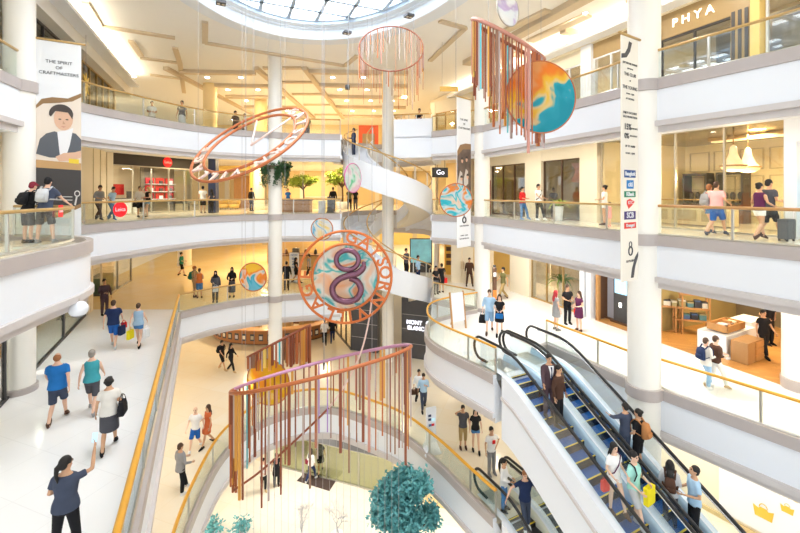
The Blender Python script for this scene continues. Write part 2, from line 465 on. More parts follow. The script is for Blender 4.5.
def escalator(l0, ztop, label, step, riser, inner, skirt):
    o = thing('escalator', label, 'escalator', (*esc(l0 + W / 2, T1), ztop - 1), 'escalators of the atrium')
    ts = [i * .25 for i in range(int(TEND / .25) + 1)]
    # treads
    tt = T1 - .75; i = 0
    while tt < TEND - 1.0:
        t0, t1 = tt, tt + .36
        z = ezf(t0 + .36, ztop); zn = ezf(t0 + .72, ztop)
        mb = MB()
        a, b = l0 + .124, l0 + W - .124
        mb.add([e3(a, t0, z), e3(b, t0, z), e3(b, t1, z), e3(a, t1, z), e3(a, t1, zn - .02), e3(b, t1, zn - .02)], [(0, 1, 2, 3), (3, 2, 5, 4)])
        mb.mi[-1] = 1
        mb.add([e3(a, t1 - .045, z + .004), e3(b, t1 - .045, z + .004), e3(b, t1 + .002, z + .004), e3(a, t1 + .002, z + .004)], [(0, 1, 2, 3)], 2)
        mb.obj('step', [step, riser, YEL], o, fixn=False)
        tt += .36; i += 1
    for s in (0, 1):
        l = l0 + (W if s else 0); d = -1 if s else 1
        zs = [ezf(t, ztop) for t in ts]
        # glass
        mb = MB()
        lo = [(t, ezf(t, ztop) + .22) for t in ts if .0 <= t <= TEND - .3]; hi = [(t, ezf(t, ztop) + .93) for t in ts if -.01 <= t <= TEND - .3]
        for dl in (-.007, .007): mb.v.extend([e3(l + dl, t, z) for t, z in lo] + [e3(l + dl, t, z) for t, z in hi])
        m = len(lo)
        for side in (0, 1):
            bb = side * 2 * m
            for q in range(m - 1): mb.f.append((bb + q, bb + q + 1, bb + m + q + 1, bb + m + q)); mb.mi.append(0)
        mb.obj('balustrade_panel', GLASSE, o)
        # handrail with newel loop at the top end
        path = []
        for a in range(-90, 91, 20):
            r = .36; path.append((0 - r * math.cos(math.radians(a)) * .9, .62 + r * math.sin(math.radians(a))))
        path = [(t, z + ztop) for t, z in path]
        path = [(.35, ztop + .26)] + path + [(t, ezf(t, ztop) + .98) for t in ts[1:]] 
        mb = MB(); mb.tube([e3(l, t, z) for t, z in path], (.045), 8); mb.obj('handrail', BLACK, o, True)
        # handrail guide
        mb = MB(); mb.tube([e3(l + .03 * d, t, z - .05) for t, z in path[11:]], .022, 6); mb.obj('handrail_guide', CHROME, o, True)
        # deck + skirt
        prof = [(-.14, .20), (.06, .22), (.12, .10), (.12, -.12)]
        mb = MB(); k = len(prof)
        tts = [t for t in ts]
        for t in tts:
            for a, h in prof: mb.v.append(e3(l + a * d, t, ezf(t, ztop) + h))
        for q in range(len(tts) - 1):
            for j in range(k - 1):
                mb.f.append((q * k + j, (q + 1) * k + j, (q + 1) * k + j + 1, q * k + j + 1)); mb.mi.append(0 if j == 0 else 1)
        mb.obj('skirt_deck', [WHITE, skirt], o, True)
    # comb plate
    mb = MB(); mb.add([e3(l0 + .1, -.2, ztop + .012), e3(l0 + W - .1, -.2, ztop + .012), e3(l0 + W - .1, T1 - .74, ztop + .012), e3(l0 + .1, T1 - .74, ztop + .012)], [(0, 1, 2, 3)])
    mb.obj('comb_plate', STEEL, o)
    return o
def truss(la, lb, ztop, name, label):
    """white casing below a pair"""
    ts = [i * .25 for i in range(5, int(TEND / .25) + 1)]
    o = thing(name, label, 'escalator casing', (*esc((la + lb) / 2, 2), ztop - 2.5))
    for s, l in ((1, la), (-1, lb)):
        mb = MB()
        prof = [(.05, .19), (0, .185), (-.0, -.42), (-.05, -.43), (-.05, -.52), (0, -.53), (0, -1.75)]
        for t in ts:
            for a, h in prof: mb.v.append(e3(l + a * s, t, ezf(t, ztop) + h))
        k = len(prof)
        for q in range(len(ts) - 1):
            for j in range(k - 1):
                mb.f.append((q * k + j, (q + 1) * k + j, (q + 1) * k + j + 1, q * k + j + 1)); mb.mi.append(1 if j in (2, 3, 4) else 0)
        mb.obj('side_panel', [WHITE, TAUPE2], o)
    mb = MB()
    for t in ts:
        for l in (la, lb): mb.v.append(e3(l, t, ezf(t, ztop) - 1.75))
    for q in range(len(ts) - 1): mb.f.append((2 * q, 2 * q + 1, 2 * q + 3, 2 * q + 2)); mb.mi.append(0)
    mb.obj('soffit_panel', WHITE, o)
    mb = MB(); mb.add([e3(la, 1.25, ztop + .0), e3(lb, 1.25, ztop), e3(lb, 1.25, ztop - 1.75), e3(la, 1.25, ztop - 1.75)], [(0, 1, 2, 3)])
    mb.obj('end_panel', WHITE, o)
    # strip between the two
    mb = MB()
    for t in [i * .25 for i in range(int(TEND / .25) + 1)]:
        for l in (la + .14 + W + .1, lb - .14 - W - .1): mb.v.append(e3(l, t, ezf(t, ztop) + .19))
    for q in range(len(mb.v) // 2 - 1): mb.f.append((2 * q, 2 * q + 1, 2 * q + 3, 2 * q + 2)); mb.mi.append(0)
    mb.obj('middle_deck', DARK, o)
GAP = 2.41 - W
escalator(0, L2, 'blue-reflecting escalator nearer the left, the man in the brown suit riding down', BLUE, RISER, None, SKIRTB)
escalator(GAP, L2, 'blue-reflecting escalator on the right carrying riders with brown backpacks', BLUE, RISER, None, SKIRTB)
truss(-.16, 2.57, L2, 'escalator_casing', 'white sloping casing under the two blue-reflecting escalators')
escalator(0, L1, 'lower grey-stepped escalator with the man in navy holding both rails', GREYST, BLACK, None, PALEY)
escalator(GAP, L1, 'lower escalator mostly hidden under the white casing', GREYST, BLACK, None, PALEY)
truss(-.16, 2.57, L1, 'escalator_casing', 'white casing under the lower grey-stepped escalator')

# ------------------------------------------------------------------ spiral stair
def flight(ztop, a0, a1, label):
    """quarter-turn after quarter-turn round the column; angle grows, height falls"""
    o = thing('spiral_staircase', label, 'staircase', (SC.x, SC.y, ztop - 4.5), 'spiral stair flights')
    N = 64
    def zz(u): return ztop - 4.5 * u
    def pt(r, u):
        a = math.radians(a0 + (a1 - a0) * u); return SC.x + r * math.cos(a), SC.y + r * math.sin(a)
    for nm, r, th, lo in (('outer_stringer', SR, .10, -1.25), ('inner_stringer', SRI, -.08, -.6)):
        rings = []
        for i in range(N + 1):
            u = i / N; z = zz(u); x0, y0 = pt(r, u); x1, y1 = pt(r - th, u)
            rings.append([(x0, y0, z + lo), (x0, y0, z + .2), (x1, y1, z + .2), (x1, y1, z + lo)])
        mb = MB(); mb.loft(rings); autosmooth(mb.obj(nm, WHITE, o), 50)
    rings = []
    for i in range(N + 1):
        u = i / N; z = zz(u) - .35; x0, y0 = pt(SR - .09, u); x1, y1 = pt(SRI + .07, u)
        rings.append([(x0, y0, z - .6), (x0, y0, z - .1), (x1, y1, z - .1), (x1, y1, z - .6)])
    mb = MB(); mb.loft(rings); autosmooth(mb.obj('soffit', CREAM, o), 50)
    S = 26
    for i in range(S):
        u0, u1 = i / S, (i + 1) / S; mb = MB()
        q = [pt(SRI + .06, u0), pt(SR - .08, u0), pt(SR - .08, u1), pt(SRI + .06, u1)]
        mb.slabpoly([(x, y) for x, y in q], zz(u1) - .3, zz(u0) - .16); mb.obj('stair_tread', WHITE, o)
    for r, nm in ((SR - .05, 'outer'), (SRI + .04, 'inner')):
        mb = MB(); mb.tube([(*pt(r, i / N), zz(i / N) + 1.02) for i in range(N + 1)], .04, 8); mb.obj('handrail', BRONZE, o, True)
        K = 12 if nm == 'outer' else 7
        for i in range(K + 1):
            u = i / K; mb = MB(); mb.cbox((*pt(r, u), zz(u) + .15), (.05, .05, .86)); mb.obj('post', STEEL, o)
    return o
flight(L4, 140, 425, 'upper white spiral stair sweeping round the far round column, a man in navy descending')
flight(L3, 90, 375, 'lower white spiral stair behind the ring with the figure, two people walking down')
# landing block at the head of the stair
mb = MB(); lp = [Vector(p) for p in ((-.35, 22.95), (1.75, 22.5), (2.3, 24.2), (.9, 25.0), (-.1, 25.0))]
mb.slabpoly([(p.x, p.y) for p in lp], L4 - 1.2, L4 - .02); 
b = lp[:3]
for a, c in ((lp[0], lp[1]), (lp[4], lp[0])):
    t = (c - a).normalized(); nn = Vector((-t.y, t.x)) * .1
    mb.slabpoly([a, c, c + nn, a + nn], L4 - .1, L4 + .95)
n += 1; struct('trim_%d' % n, mb, WHITE)
o = thing('landing_rail', 'brass rail on the white landing block at the head of the spiral stair', 'handrail', (lp[0].x, lp[0].y, L4 + .95))
mb = MB(); mb.tube([(p.x, p.y + .05, L4 + 1.22) for p in (lp[4], lp[0], lp[1])], .04, 8); mb.obj('rail', BRONZE, o, True)
for k in range(6):
    p = lp[0].lerp(lp[1], k / 5); mb = MB(); mb.cbox((p.x, p.y + .05, L4 + .94), (.04, .04, .28)); mb.obj('post', STEEL, o)
# ================================================================== ceiling, skylight, hanging art, banners
SKC = Vector((-2.45, 13.0))
def sky_pt(a, ra, rb):
    p = SKC + UAX * (ra * math.cos(a)) + VAX * (rb * math.sin(a)); return p
def ell_loop(ra, rb, n=72): return [sky_pt(2 * PI * i / n, ra, rb) for i in range(n)]
RA, RB = 7.0, 5.0
flat('ceiling_5', [HALF, ell_loop(RA, RB)], TOP, mat('top_ceiling_paint', (0.93, 0.91, 0.86), 0.6), False)
mb = MB()
prof = [(.75, -.12), (.72, -.16), (.05, -.16), (.0, -.10), (.0, .28), (-.14, .30), (-.14, .36), (-.40, .40), (-.40, .52), (-.50, .54), (-.50, .72)]
N = 72
for i in range(N):
    a = 2 * PI * i / N
    for o, z in prof: mb.v.append((*sky_pt(a, RA + o, RB + o), TOP + z))
k = len(prof)
for i in range(N):
    j = (i + 1) % N
    for q in range(k - 1): mb.f.append((i * k + q, j * k + q, j * k + q + 1, i * k + q + 1)); mb.mi.append(1 if q >= 7 else 0)
n += 1; o = struct('trim_%d' % n, mb, [mat('cool_white_paint', (0.80, 0.85, 0.90), .5), mat('pale_blue_paint', (0.55, 0.66, 0.78), .5)]); autosmooth(o, 40)
# skylight: mullion grid under white glass that glows in place of daylight
SKG = mat('glowing_skylight_glass', (0.93, 0.97, 1.0), .4, emit=8)
o = thing('skylight', 'oval glazed skylight with white grid over the atrium', 'skylight', (SKC.x, SKC.y, TOP + 1.3))
bm = filled([ell_loop(RA - .48, RB - .48)], TOP + .70)
me = bpy.data.meshes.new('glass_pane'); bm.to_mesh(me); bm.free(); me.materials.append(SKG)
g = bpy.data.objects.new('glass_pane', me); C.objects.link(g); attach(g, o)
FR = mat('skylight_frame', (0.45, 0.55, 0.68), .5)
for ax, other, ra, rb in ((UAX, VAX, RA - .5, RB - .5), (VAX, UAX, RB - .5, RA - .5)):
    s_ = -rb + .55
    while s_ < rb:
        half = ra * math.sqrt(max(0, 1 - (s_ / rb) ** 2)); c = SKC + other * s_
        mb = MB(); mb.add([], [])
        M = Matrix.Translation((c.x, c.y, TOP + .50)) @ Matrix.Rotation(math.atan2(ax.y, ax.x), 4, 'Z')
        mb.box(-half, -.075, 0, half, .075, .18, 0, M); mb.obj('mullion', FR, o)
        s_ += 1.25
for px, py in ((221, 3), (347, 33), (409, 16)):
    p = P(px, py, TOP - .2); t = thing('recessed_spotlight', {221: 'small black square spotlight on the skylight rim near the top left', 347: 'small black square spotlight on the skylight rim beside the hanging rod ring', 409: 'small black square spotlight on the skylight rim above the hanging rod ring'}[px], 'spotlight', (p.x, p.y, TOP - .2), 'skylight rim spotlights')
    M = Matrix.Translation((p.x, p.y, TOP - .24)) @ Matrix.Rotation(.5, 4, 'Z')
    mb = MB(); mb.box(-.17, -.17, 0, .17, .17, .10, 0, M); mb.obj('housing', DARK, t)
    for a in (-.08, .08):
        mb = MB(); mb.lathe([(.0, -.02), (.055, -.02), (.06, .01)], (a, 0, 0), 12, 0, M); mb.obj('lamp_lens', STEEL, t)
# sunken coffers of the top ceiling and long bulkheads
def ceil_bar(x0, y0, x1, y1, w, h, m, z=TOP):
    a, b = Vector((x0, y0)), Vector((x1, y1)); t = (b - a); L = t.length; ang = math.atan2(t.y, t.x)
    mb = MB(); mb.box(0, -w / 2, -h, L, w / 2, .0, 0, Matrix.Translation((x0, y0, z)) @ Matrix.Rotation(ang, 4, 'Z')); return mb
CB = mat('ceiling_beam_paint', (0.66, 0.54, 0.38), .6)
bars = MB()
for y in (25.5, 28.5, 31.5, 35, 39): bars.v and None
def addbar(x0, y0, x1, y1, w=.35, h=.22):
    b = ceil_bar(x0, y0, x1, y1, w, h, None); k = len(bars.v); bars.v += b.v; bars.f += [tuple(k + i for i in f) for f in b.f]; bars.mi += b.mi
for d in (25.2, 28.4, 31.8, 35.6, 40): 
    addbar(-13.5, d, -9.0, d + .3); addbar(-5.6, d, 0.5, d + .3)
    addbar(-8.2, d - .6, -5.9, d - .6, .3, .12)
for x in (-14.0, -8.6, -5.7): addbar(x, 24.5, x, 41, .3, .2)
for q in range(5):
    a = Vector((-11.2, 11.5)) + UAX * (q * 3.2) - VAX * 1.0; b = a - VAX * 3.2; addbar(a.x, a.y, b.x, b.y)
a = Vector((-10.4, 8)) - VAX * .6; addbar(a.x, a.y, a.x + UAX.x * 14, a.y + UAX.y * 14, .35, .2)
def pixbar(*pts, w=.26, h=.10):
    ps = [P(x, y, TOP) for x, y in pts]
    for a, b in zip(ps, ps[1:]): addbar(a.x, a.y, b.x, b.y, w, h)
pixbar((85, 1), (100, 25), (175, 37)); pixbar((131, 40), (141, 55)); pixbar((140, 57), (178, 62)); pixbar((150, 74), (182, 78)); pixbar((175, 47), (180, 63), (184, 92)); pixbar((205, 21), (205, 42), (345, 65), (357, 55))
pixbar((440, 20), (465, 27), (430, 60)); pixbar((505, 30), (548, 9), w=.4); pixbar((530, 40), (588, 14), w=.5)
for q in range(4):
    a = Vector((8.0, 17.5)) + UAX * (q * 3.4 - 2) ; b = a + VAX * 3.2 ; addbar(a.x, a.y, b.x, b.y)
addbar(3.8, 23.5, 9.0, 10.8, .5, .25)
n += 1; struct('trim_%d' % n, bars, CB)

# ------------------------------------------------------------------ downlights
def downlight(x, y, z, label, group, r=.10):
    t = thing('downlight', label, 'downlight', (x, y, z), group)
    mb = MB(); mb.lathe([(r, 0), (r + .035, -.012), (r + .03, -.02), (r * .9, -.015)], (x, y, z), 14); mb.obj('trim_ring', WHITE, t, True)
    mb = MB(); mb.lathe([(.0, -.026), (r * .88, -.026), (r * .88, -.008)], (x, y, z), 14); mb.obj('lamp_lens', LAMP, t)
for d in (26.8, 30, 33.6, 37.8):
    for x in (-12.6, -10.4, -4.4, -2.4, -.6): downlight(x, d, TOP - .002, 'small round recessed downlight in the topmost ceiling beyond the far gallery', 'far top ceiling downlights', .16)
for q in range(6):
    for o_ in (1.9, 3.3):
        p = Vector((-9.9, 14.0)) + UAX * (q * 2.9) - VAX * o_; downlight(p.x, p.y, TOP - .002, 'small round recessed downlight in the topmost ceiling over the left gallery', 'left top ceiling downlights', .13)
for q in range(5):
    p = Vector((8.6, 11)) + UAX * (q * 3.0) + VAX * 1.6; downlight(p.x, p.y, TOP - .002, 'small round recessed downlight in the topmost ceiling over the right gallery', 'right top ceiling downlights')
for lev, nm in ((L4, 'eye-level'), (L3, 'walkway-level')):
    for q in range(4):
        p = Vector((-11.9, 15)) + UAX * (q * 2.6) - VAX * 1.7; downlight(p.x, p.y, lev - .752, 'small round downlight in the %s soffit on the left side' % nm, 'left %s downlights' % nm)
        p = Vector((8.7, 11)) + UAX * (q * 3.2) + VAX * 1.7; downlight(p.x, p.y, lev - .752, 'small round downlight in the %s soffit on the right side' % nm, 'right %s downlights' % nm)

# ------------------------------------------------------------------ hanging art
def wire(t, p, ztop=TOP, r=.005, m=None):
    p = Vector(p); mb = MB(); mb.tube([p, (p.x, p.y, ztop)], r, 5); mb.obj('suspension_wire', m or WIRE, t)
RODM = [COPPER, COPPER, COPPER2, COPPER2, PINKC, mat('silver_rod', (.52, .42, .40), .35, metal=.3), mat('brown_rod', (.30, .16, .10), .3, metal=.3), mat('amber_rod', (.75, .38, .08), .3, metal=.2)]
ODD = [mat('violet_rod', (.42, .25, .62), .3, metal=.2), mat('aqua_rod', (.15, .60, .70), .3, metal=.2), mat('yellow_rod', (.85, .62, .15), .3, metal=.2)]
def dichroic(name, stops, scale=1.2, opac=.75, seed=0.0, axis='noise'):
    """tinted film disc with flowing colour bands"""
    m = bpy.data.materials.new(name); m.use_nodes = True; nt = m.node_tree; nt.nodes.clear()
    out = nt.nodes.new('ShaderNodeOutputMaterial'); tc = nt.nodes.new('ShaderNodeTexCoord'); mp = nt.nodes.new('ShaderNodeMapping')
    mp.inputs['Location'].default_value = (seed, seed * .7, seed * 1.3)
    no = nt.nodes.new('ShaderNodeTexNoise'); no.inputs['Scale'].default_value = scale; no.inputs['Detail'].default_value = 2.5; no.inputs['Distortion'].default_value = 1.2
    sx = nt.nodes.new('ShaderNodeSeparateXYZ'); ad = nt.nodes.new('ShaderNodeMath'); ad.operation = 'MULTIPLY_ADD'
    ad.inputs[1].default_value = .36 if axis == 'z' else .02
    ramp = nt.nodes.new('ShaderNodeValToRGB'); ramp.color_ramp.interpolation = 'EASE'
    e = ramp.color_ramp.elements
    while len(e) > 1: e.remove(e[0])
    e[0].position = stops[0][0]; e[0].color = (*stops[0][1], 1)
    for p, c in stops[1:]:
        q = e.new(p); q.color = (*c, 1)
    tr = nt.nodes.new('ShaderNodeBsdfTransparent'); df = nt.nodes.new('ShaderNodeBsdfPrincipled'); df.inputs['Roughness'].default_value = .15
    tl = nt.nodes.new('ShaderNodeBsdfTranslucent'); m0 = nt.nodes.new('ShaderNodeMixShader'); m0.inputs[0].default_value = .5
    mx = nt.nodes.new('ShaderNodeMixShader'); mx.inputs[0].default_value = opac
    L = nt.links.new
    L(tc.outputs['Object'], mp.inputs[0]); L(mp.outputs[0], no.inputs[0]); L(tc.outputs['Object'], sx.inputs[0]); L(sx.outputs['Y'], ad.inputs[0]); L(no.outputs['Fac'], ad.inputs[2])
    if axis == 'zx':
        a2 = nt.nodes.new('ShaderNodeMath'); a2.operation = 'MULTIPLY_ADD'; a2.inputs[1].default_value = -.20; L(sx.outputs['X'], a2.inputs[0]); L(ad.outputs[0], a2.inputs[2]); ad.inputs[1].default_value = .26; ad = a2
    L(ad.outputs[0], ramp.inputs[0]); L(ramp.outputs[0], df.inputs['Base Color']); L(ramp.outputs[0], tl.inputs['Color']); L(ramp.outputs[0], tr.inputs['Color'])
    L(df.outputs[0], m0.inputs[1]); L(tl.outputs[0], m0.inputs[2]); L(tr.outputs[0], mx.inputs[1]); L(m0.outputs[0], mx.inputs[2]); L(mx.outputs[0], out.inputs[0])
    return m
OR, YE, TE, SK, PK, WH, GR = (.95, .38, .06), (.98, .72, .08), (.02, .48, .60), (.25, .68, .85), (.90, .45, .40), (.92, .92, .90), (.25, .72, .45)

def disc(label, px, py, d, rpx, m, yaw=0.0, asp=1.0, rim=COPPER, wires=1, rz=0.0):
    c = Q(px, py, d); r = rpx / F * d
    t = thing('glass_disc', label, 'glass disc', c)
    M = Matrix.Translation(c) @ Matrix.Rotation(yaw, 4, 'Z') @ Matrix.Rotation(PI / 2, 4, 'X') @ Matrix.Rotation(rz, 4, 'Z')
    mb = MB(); mb.lathe([(.0, -.012), (r, -.012), (r, .012), (.0, .012)], (0, 0, 0), 48)
    g = mb.obj('coloured_pane', m, None, False); g.matrix_world = M; g.parent = t; g.matrix_parent_inverse = Matrix.Translation(c).inverted()
    mb = MB(); mb.tube([M @ Vector((r * math.cos(a), r * math.sin(a), 0)) for a in [2 * PI * i / 48 for i in range(48)]], .022, 6, closed=True, cap=False); mb.obj('rim', rim, t, True)
    wire(t, c + Vector((0, 0, r)))
    return t
disc('largest glass disc, orange, yellow and teal, hanging before the slanting rods', 541, 97, 11.6, 36, dichroic('orange_teal_film', [(.30, TE), (.40, (.04, .55, .68)), (.44, (.95, .80, .45)), (.52, YE), (.62, OR), (.75, (.96, .55, .2))], .7, .80, 3.1, 'zx'), .1)
disc('glass disc in turquoise and orange hanging before the far narrow banner', 456, 200, 14.5, 16.5, dichroic('turquoise_film', [(.28, OR), (.40, (.9, .8, .7)), (.47, (.05, .62, .72)), (.56, (.75, .85, .88)), (.64, OR), (.75, (.1, .55, .7))], 1.6, .85, 1.7), .1)
disc('glass disc in orange, blue and cream hanging left of the slim far-left column', 253, 277, 14.5, 14, dichroic('orange_blue_film', [(.30, SK), (.42, (.1, .55, .7)), (.48, (.92, .85, .75)), (.56, OR), (.66, YE)], 1.3, .85, 8.3, 'z'), -.1)
disc('small pale yellow glass disc with a blue band above the lettered ring', 322, 229, 17, 10.8, dichroic('yellow_blue_film', [(.30, (.95, .82, .5)), (.44, (.9, .9, .85)), (.50, (.2, .6, .85)), (.56, (.9, .92, .95)), (.64, (.95, .80, .35))], 1.2, .8, 5.0, 'z'), 0)
disc('pale green glass disc turned nearly edge-on against the spiral stair', 353, 178, 17, 14.5, dichroic('green_white_film', [(.34, GR), (.46, (.8, .92, .9)), (.55, WH), (.64, (.9, .7, .8))], 1.4, .7, 2.2), math.radians(62), rim=mat('magenta_rim', (.60, .12, .35), .3, metal=.3))
disc('white and lilac glass disc hanging at the top edge of the picture', 508, 9, 12.5, 17, dichroic('lilac_white_film', [(.30, WH), (.50, (.88, .92, .92)), (.58, (.72, .62, .80)), (.70, WH)], 1.0, .75, 4.0, 'z'), math.radians(38), rim=STEEL)
disc('translucent yellow disc behind the lower hanging rods', 268, 382, 15.6, 23, dichroic('amber_film', [(.30, (.98, .55, .1)), (.5, YE), (.6, (.95, .85, .6)), (.7, OR)], .9, .55, 6.0), -.2)

def rod_ring(label, c, A, B, rods, rng, lens, tube=.04, mats=(COPPER, COPPER), wires=2, name='rod_mobile', rw=.017, skip=None, ring2=None):
    """ring (c + A cos + B sin) from which flat rods hang"""
    t = thing(name, label, 'hanging sculpture', c)
    NN = 72
    half = NN // 2
    for k_, m_ in ((0, mats[0]), (1, mats[1])):
        pts = [c + A * math.cos(a) + B * math.sin(a) for a in [PI * (k_ + i / half) for i in range(half + 1)]]
        mb = MB(); mb.tube(pts, tube, 8); mb.obj('ring_tube', m_, t, True)
    for i in range(rods):
        a = 2 * PI * (i + rng.uniform(-.25, .25)) / rods
        if skip and skip(a): continue
        p = c + A * math.cos(a) + B * math.sin(a); ln = lens(a, rng)
        m_ = rng.choice(RODM) if rng.random() > .04 else rng.choice(ODD)
        mb = MB(); w_ = rw * rng.choice((.7, 1, 1, 1.7)); mb.box(p.x - w_, p.y - w_, p.z - ln, p.x + w_, p.y + w_, p.z - .01); mb.obj('hanging_rod', m_, t)
    for i in range(wires):
        a = 2 * PI * (i + .25) / wires; wire(t, c + A * math.cos(a) + B * math.sin(a))
    return t
R1 = random.Random(3)
PC = mat('rose_white_tube', (.80, .60, .54), .3, metal=.2)
c = Q(391, 48, 16.5)
rod_ring('round copper ring with fringe of thin rods hanging below the skylight', c, Vector((1.30, 0, .0)), Vector((0, .62, 1.12)), 66, R1, lambda a, r: r.uniform(.5, 1.9), .028, (COPPER2, COPPER2), rw=.012)
c = (Q(543, 60, 12.6) + Q(473, 19, 11.2)) / 2; A = (Q(543, 60, 12.6) - Q(473, 19, 11.2)) / 2
rod_ring('slanting copper bow hung with dense rods left of the largest glass disc', c, A, Vector((0, .75, .25)), 74, R1, lambda a, r: (2.9 - 1.0 * abs(math.cos(a)) * (1 if math.cos(a) < 0 else .3)) * r.uniform(.72, 1.08) if math.cos(a) > -.93 else r.uniform(1.0, 1.8), .06, (COPPER2, PINKC), rw=.020)
c = (Q(233, 390, 12.8) + Q(411, 346, 13.2)) / 2; A = (Q(411, 346, 13.2) - Q(233, 390, 12.8)) / 2; cBig = c
VIOL = mat('violet_copper_tube', (.58, .30, .48), .3, metal=.3)
big = rod_ring('largest lens-shaped copper ring with long rods hanging in the lower void', c, A, Vector((0, 1.7, -.42)), 84, R1, lambda a, r: (2.9 if abs(math.cos(a)) > .985 and math.cos(a) < 0 else r.choice((1.0, 1.7, 2.3, 2.8, 3.3)) * r.uniform(.85, 1.1)), .055, (VIOL, COPPER), wires=2, rw=.022)
pts = catmull([Q(234, 490, 12.7), Q(262, 470, 12.8), Q(300, 436, 13.0), Q(335, 400, 13.3), Q(358, 360, 14.0), Q(368, 325, 14.5), Q(372, 296, 14.8)], 5)
mb = MB(); k_ = 14; mb.tube(pts[:k_ + 1], .035, 8); mb.obj('curved_brace', COPPER2, big, True); mb = MB(); mb.tube(pts[k_:], .03, 8); mb.obj('pale_brace', PC, big, True)
for x in (232, 235):
    mb = MB(); mb.tube([Q(x, 390, 12.8), Q(x + 1, 492, 12.8)], .045, 8); mb.obj('side_tube', COPPER, big, True)
for q in range(24):
    x = 240 + q * 6.9; d = 12.6 + (q % 5) * .35; p = Q(x, 455, d); mb = MB(); mb.tube([(p.x, p.y, p.z + .7), (p.x, p.y, 3.2)], .005, 4); mb.obj('hanging_wire', WIRE, big)
c = (Q(248, 357, 15.2) + Q(310, 325, 16.2)) / 2; A = (Q(310, 325, 16.2) - Q(248, 357, 15.2)) / 2
rod_ring('smaller slanting rod fan behind the largest copper ring', c, A, Vector((-.1, .8, -.22)), 56, R1, lambda a, r: (1.0 + .55 * math.cos(a)) * r.uniform(.8, 1.1), .05, (VIOL, COPPER2), rw=.028)

# lettered rings
def lettered_ring(label, c, U, V, Ro, Ri, m, word='GAYSORNVILLAGE', angles=None, tube=.045, lsize=None, wedge=False, m2=None):
    t = thing('lettered_ring', label, 'hanging sculpture', c)
    U = U.normalized(); V = (V - U * V.dot(U)).normalized()
    def pt(r, a): return c + U * (r * math.cos(a)) + V * (r * math.sin(a))
    for r, nm in ((Ro, 'outer_ring'), (Ri, 'inner_ring')):
        mb = MB(); mb.tube([pt(r, 2 * PI * i / 64) for i in range(64)], tube, 8, closed=True, cap=False); mb.obj(nm, m, t, True)
    rm = (Ro + Ri) / 2; size = (Ro - Ri) * 1.28
    for ch, deg in zip(word, angles):
        a = math.radians(deg); me = text_mesh(ch, size, .03, 'CENTER', .012); p = pt(rm, a)
        vv = (p - c).normalized(); uu = (U * math.sin(a) - V * math.cos(a)); nn = uu.cross(vv)
        M = Matrix.Identity(4)
        for i in range(3): M[i][0], M[i][1], M[i][2], M[i][3] = uu[i], vv[i], nn[i], p[i]
        me.transform(M); me.materials.clear(); me.materials.append(m2 or m)
        o = bpy.data.objects.new('letter', me); C.objects.link(o); attach(o, t)
    return t, pt
ANG = [81, 60, 40, 22, 6, -14, -36, -66, -83, -97, -113, -137, -161, 176]
ORC = mat('orange_copper_plate', (.62, .16, .035), .35, metal=.25)
c = Q(345.5, 277, 14.0); Ro = 46 / F * 14
t, pt = lettered_ring('upright orange ring lettered around a purple figure eight', c, Vector((1, .06, 0)), Vector((0, 0, 1)), Ro, Ro * .715, ORC, angles=ANG)
wire(t, c + Vector((-.8, 0, Ro * .85)), r=.012); wire(t, c + Vector((.1, 0, Ro)), r=.008)
M = Matrix.Translation(c + Vector((0, .12, 0))) @ Matrix.Rotation(.06, 4, 'Z') @ Matrix.Rotation(PI / 2, 4, 'X')
mb = MB(); mb.lathe([(.0, -.01), (Ro * .70, -.01), (Ro * .70, .01), (.0, .01)], (0, 0, 0), 48)
g = mb.obj('coloured_pane', dichroic('paint_splash_film', [(.28, OR), (.38, (.95, .75, .6)), (.44, WH), (.50, (.15, .65, .70)), (.55, WH), (.62, (.95, .55, .35)), (.70, GR), (.78, SK)], .9, .66, 9.4), None); g.matrix_world = M; g.parent = t; g.matrix_parent_inverse = Matrix.Translation(c).inverted()
PURP = mat('polished_purple_copper', (.20, .085, .13), .2, metal=.6)
s14 = 14.0
def pp(px, py, d=13.8): return Q(px, py, d)
mb = MB(); mb.tube([pp(347.4 + 11.2 * math.cos(a), 260 + 9.8 * math.sin(a)) for a in [2 * PI * i / 32 for i in range(32)]], .09, 10, closed=True, cap=False); mb.obj('figure_upper_loop', PURP, t, True)
mb = MB(); path = catmull([(364, 262), (363, 268), (357, 273.5), (347, 276), (338, 280), (332.5, 288), (335, 297), (345, 301.5), (356, 299), (361, 290), (357.5, 281.5), (350, 278)], 5)
mb.tube([pp(p[0], p[1], 13.75 + .012 * i / 5) for i, p in enumerate(path)], [.075 if i < 4 else .11 for i in range(len(path))], 10); mb.obj('figure_lower_loop', PURP, t, True)
c = Q(250, 141.5, 14.2)
A = Vector((1.85, .41, 1.065)); B = Vector((-.93, 1.7, .96))
t, pt = lettered_ring('tilted copper lettered ring floating in front of the topmost far gallery', c, A, B, 2.16, 1.70, COPPER, angles=[20, 2, -18, -36, -52, -70, -88, -112, -126, -140, -156, -178, -200, -218], tube=.05, m2=PC)
V0 = Vector(pt(.35, -1.6)); 
for a in (1.25, .15):
    mb = MB(); mb.tube([V0, pt(1.7, a)], .035, 8); mb.obj('pointer_bar', PC, t, True)
for a in (.8, 2.6, 4.5): wire(t, pt(2.16, a))
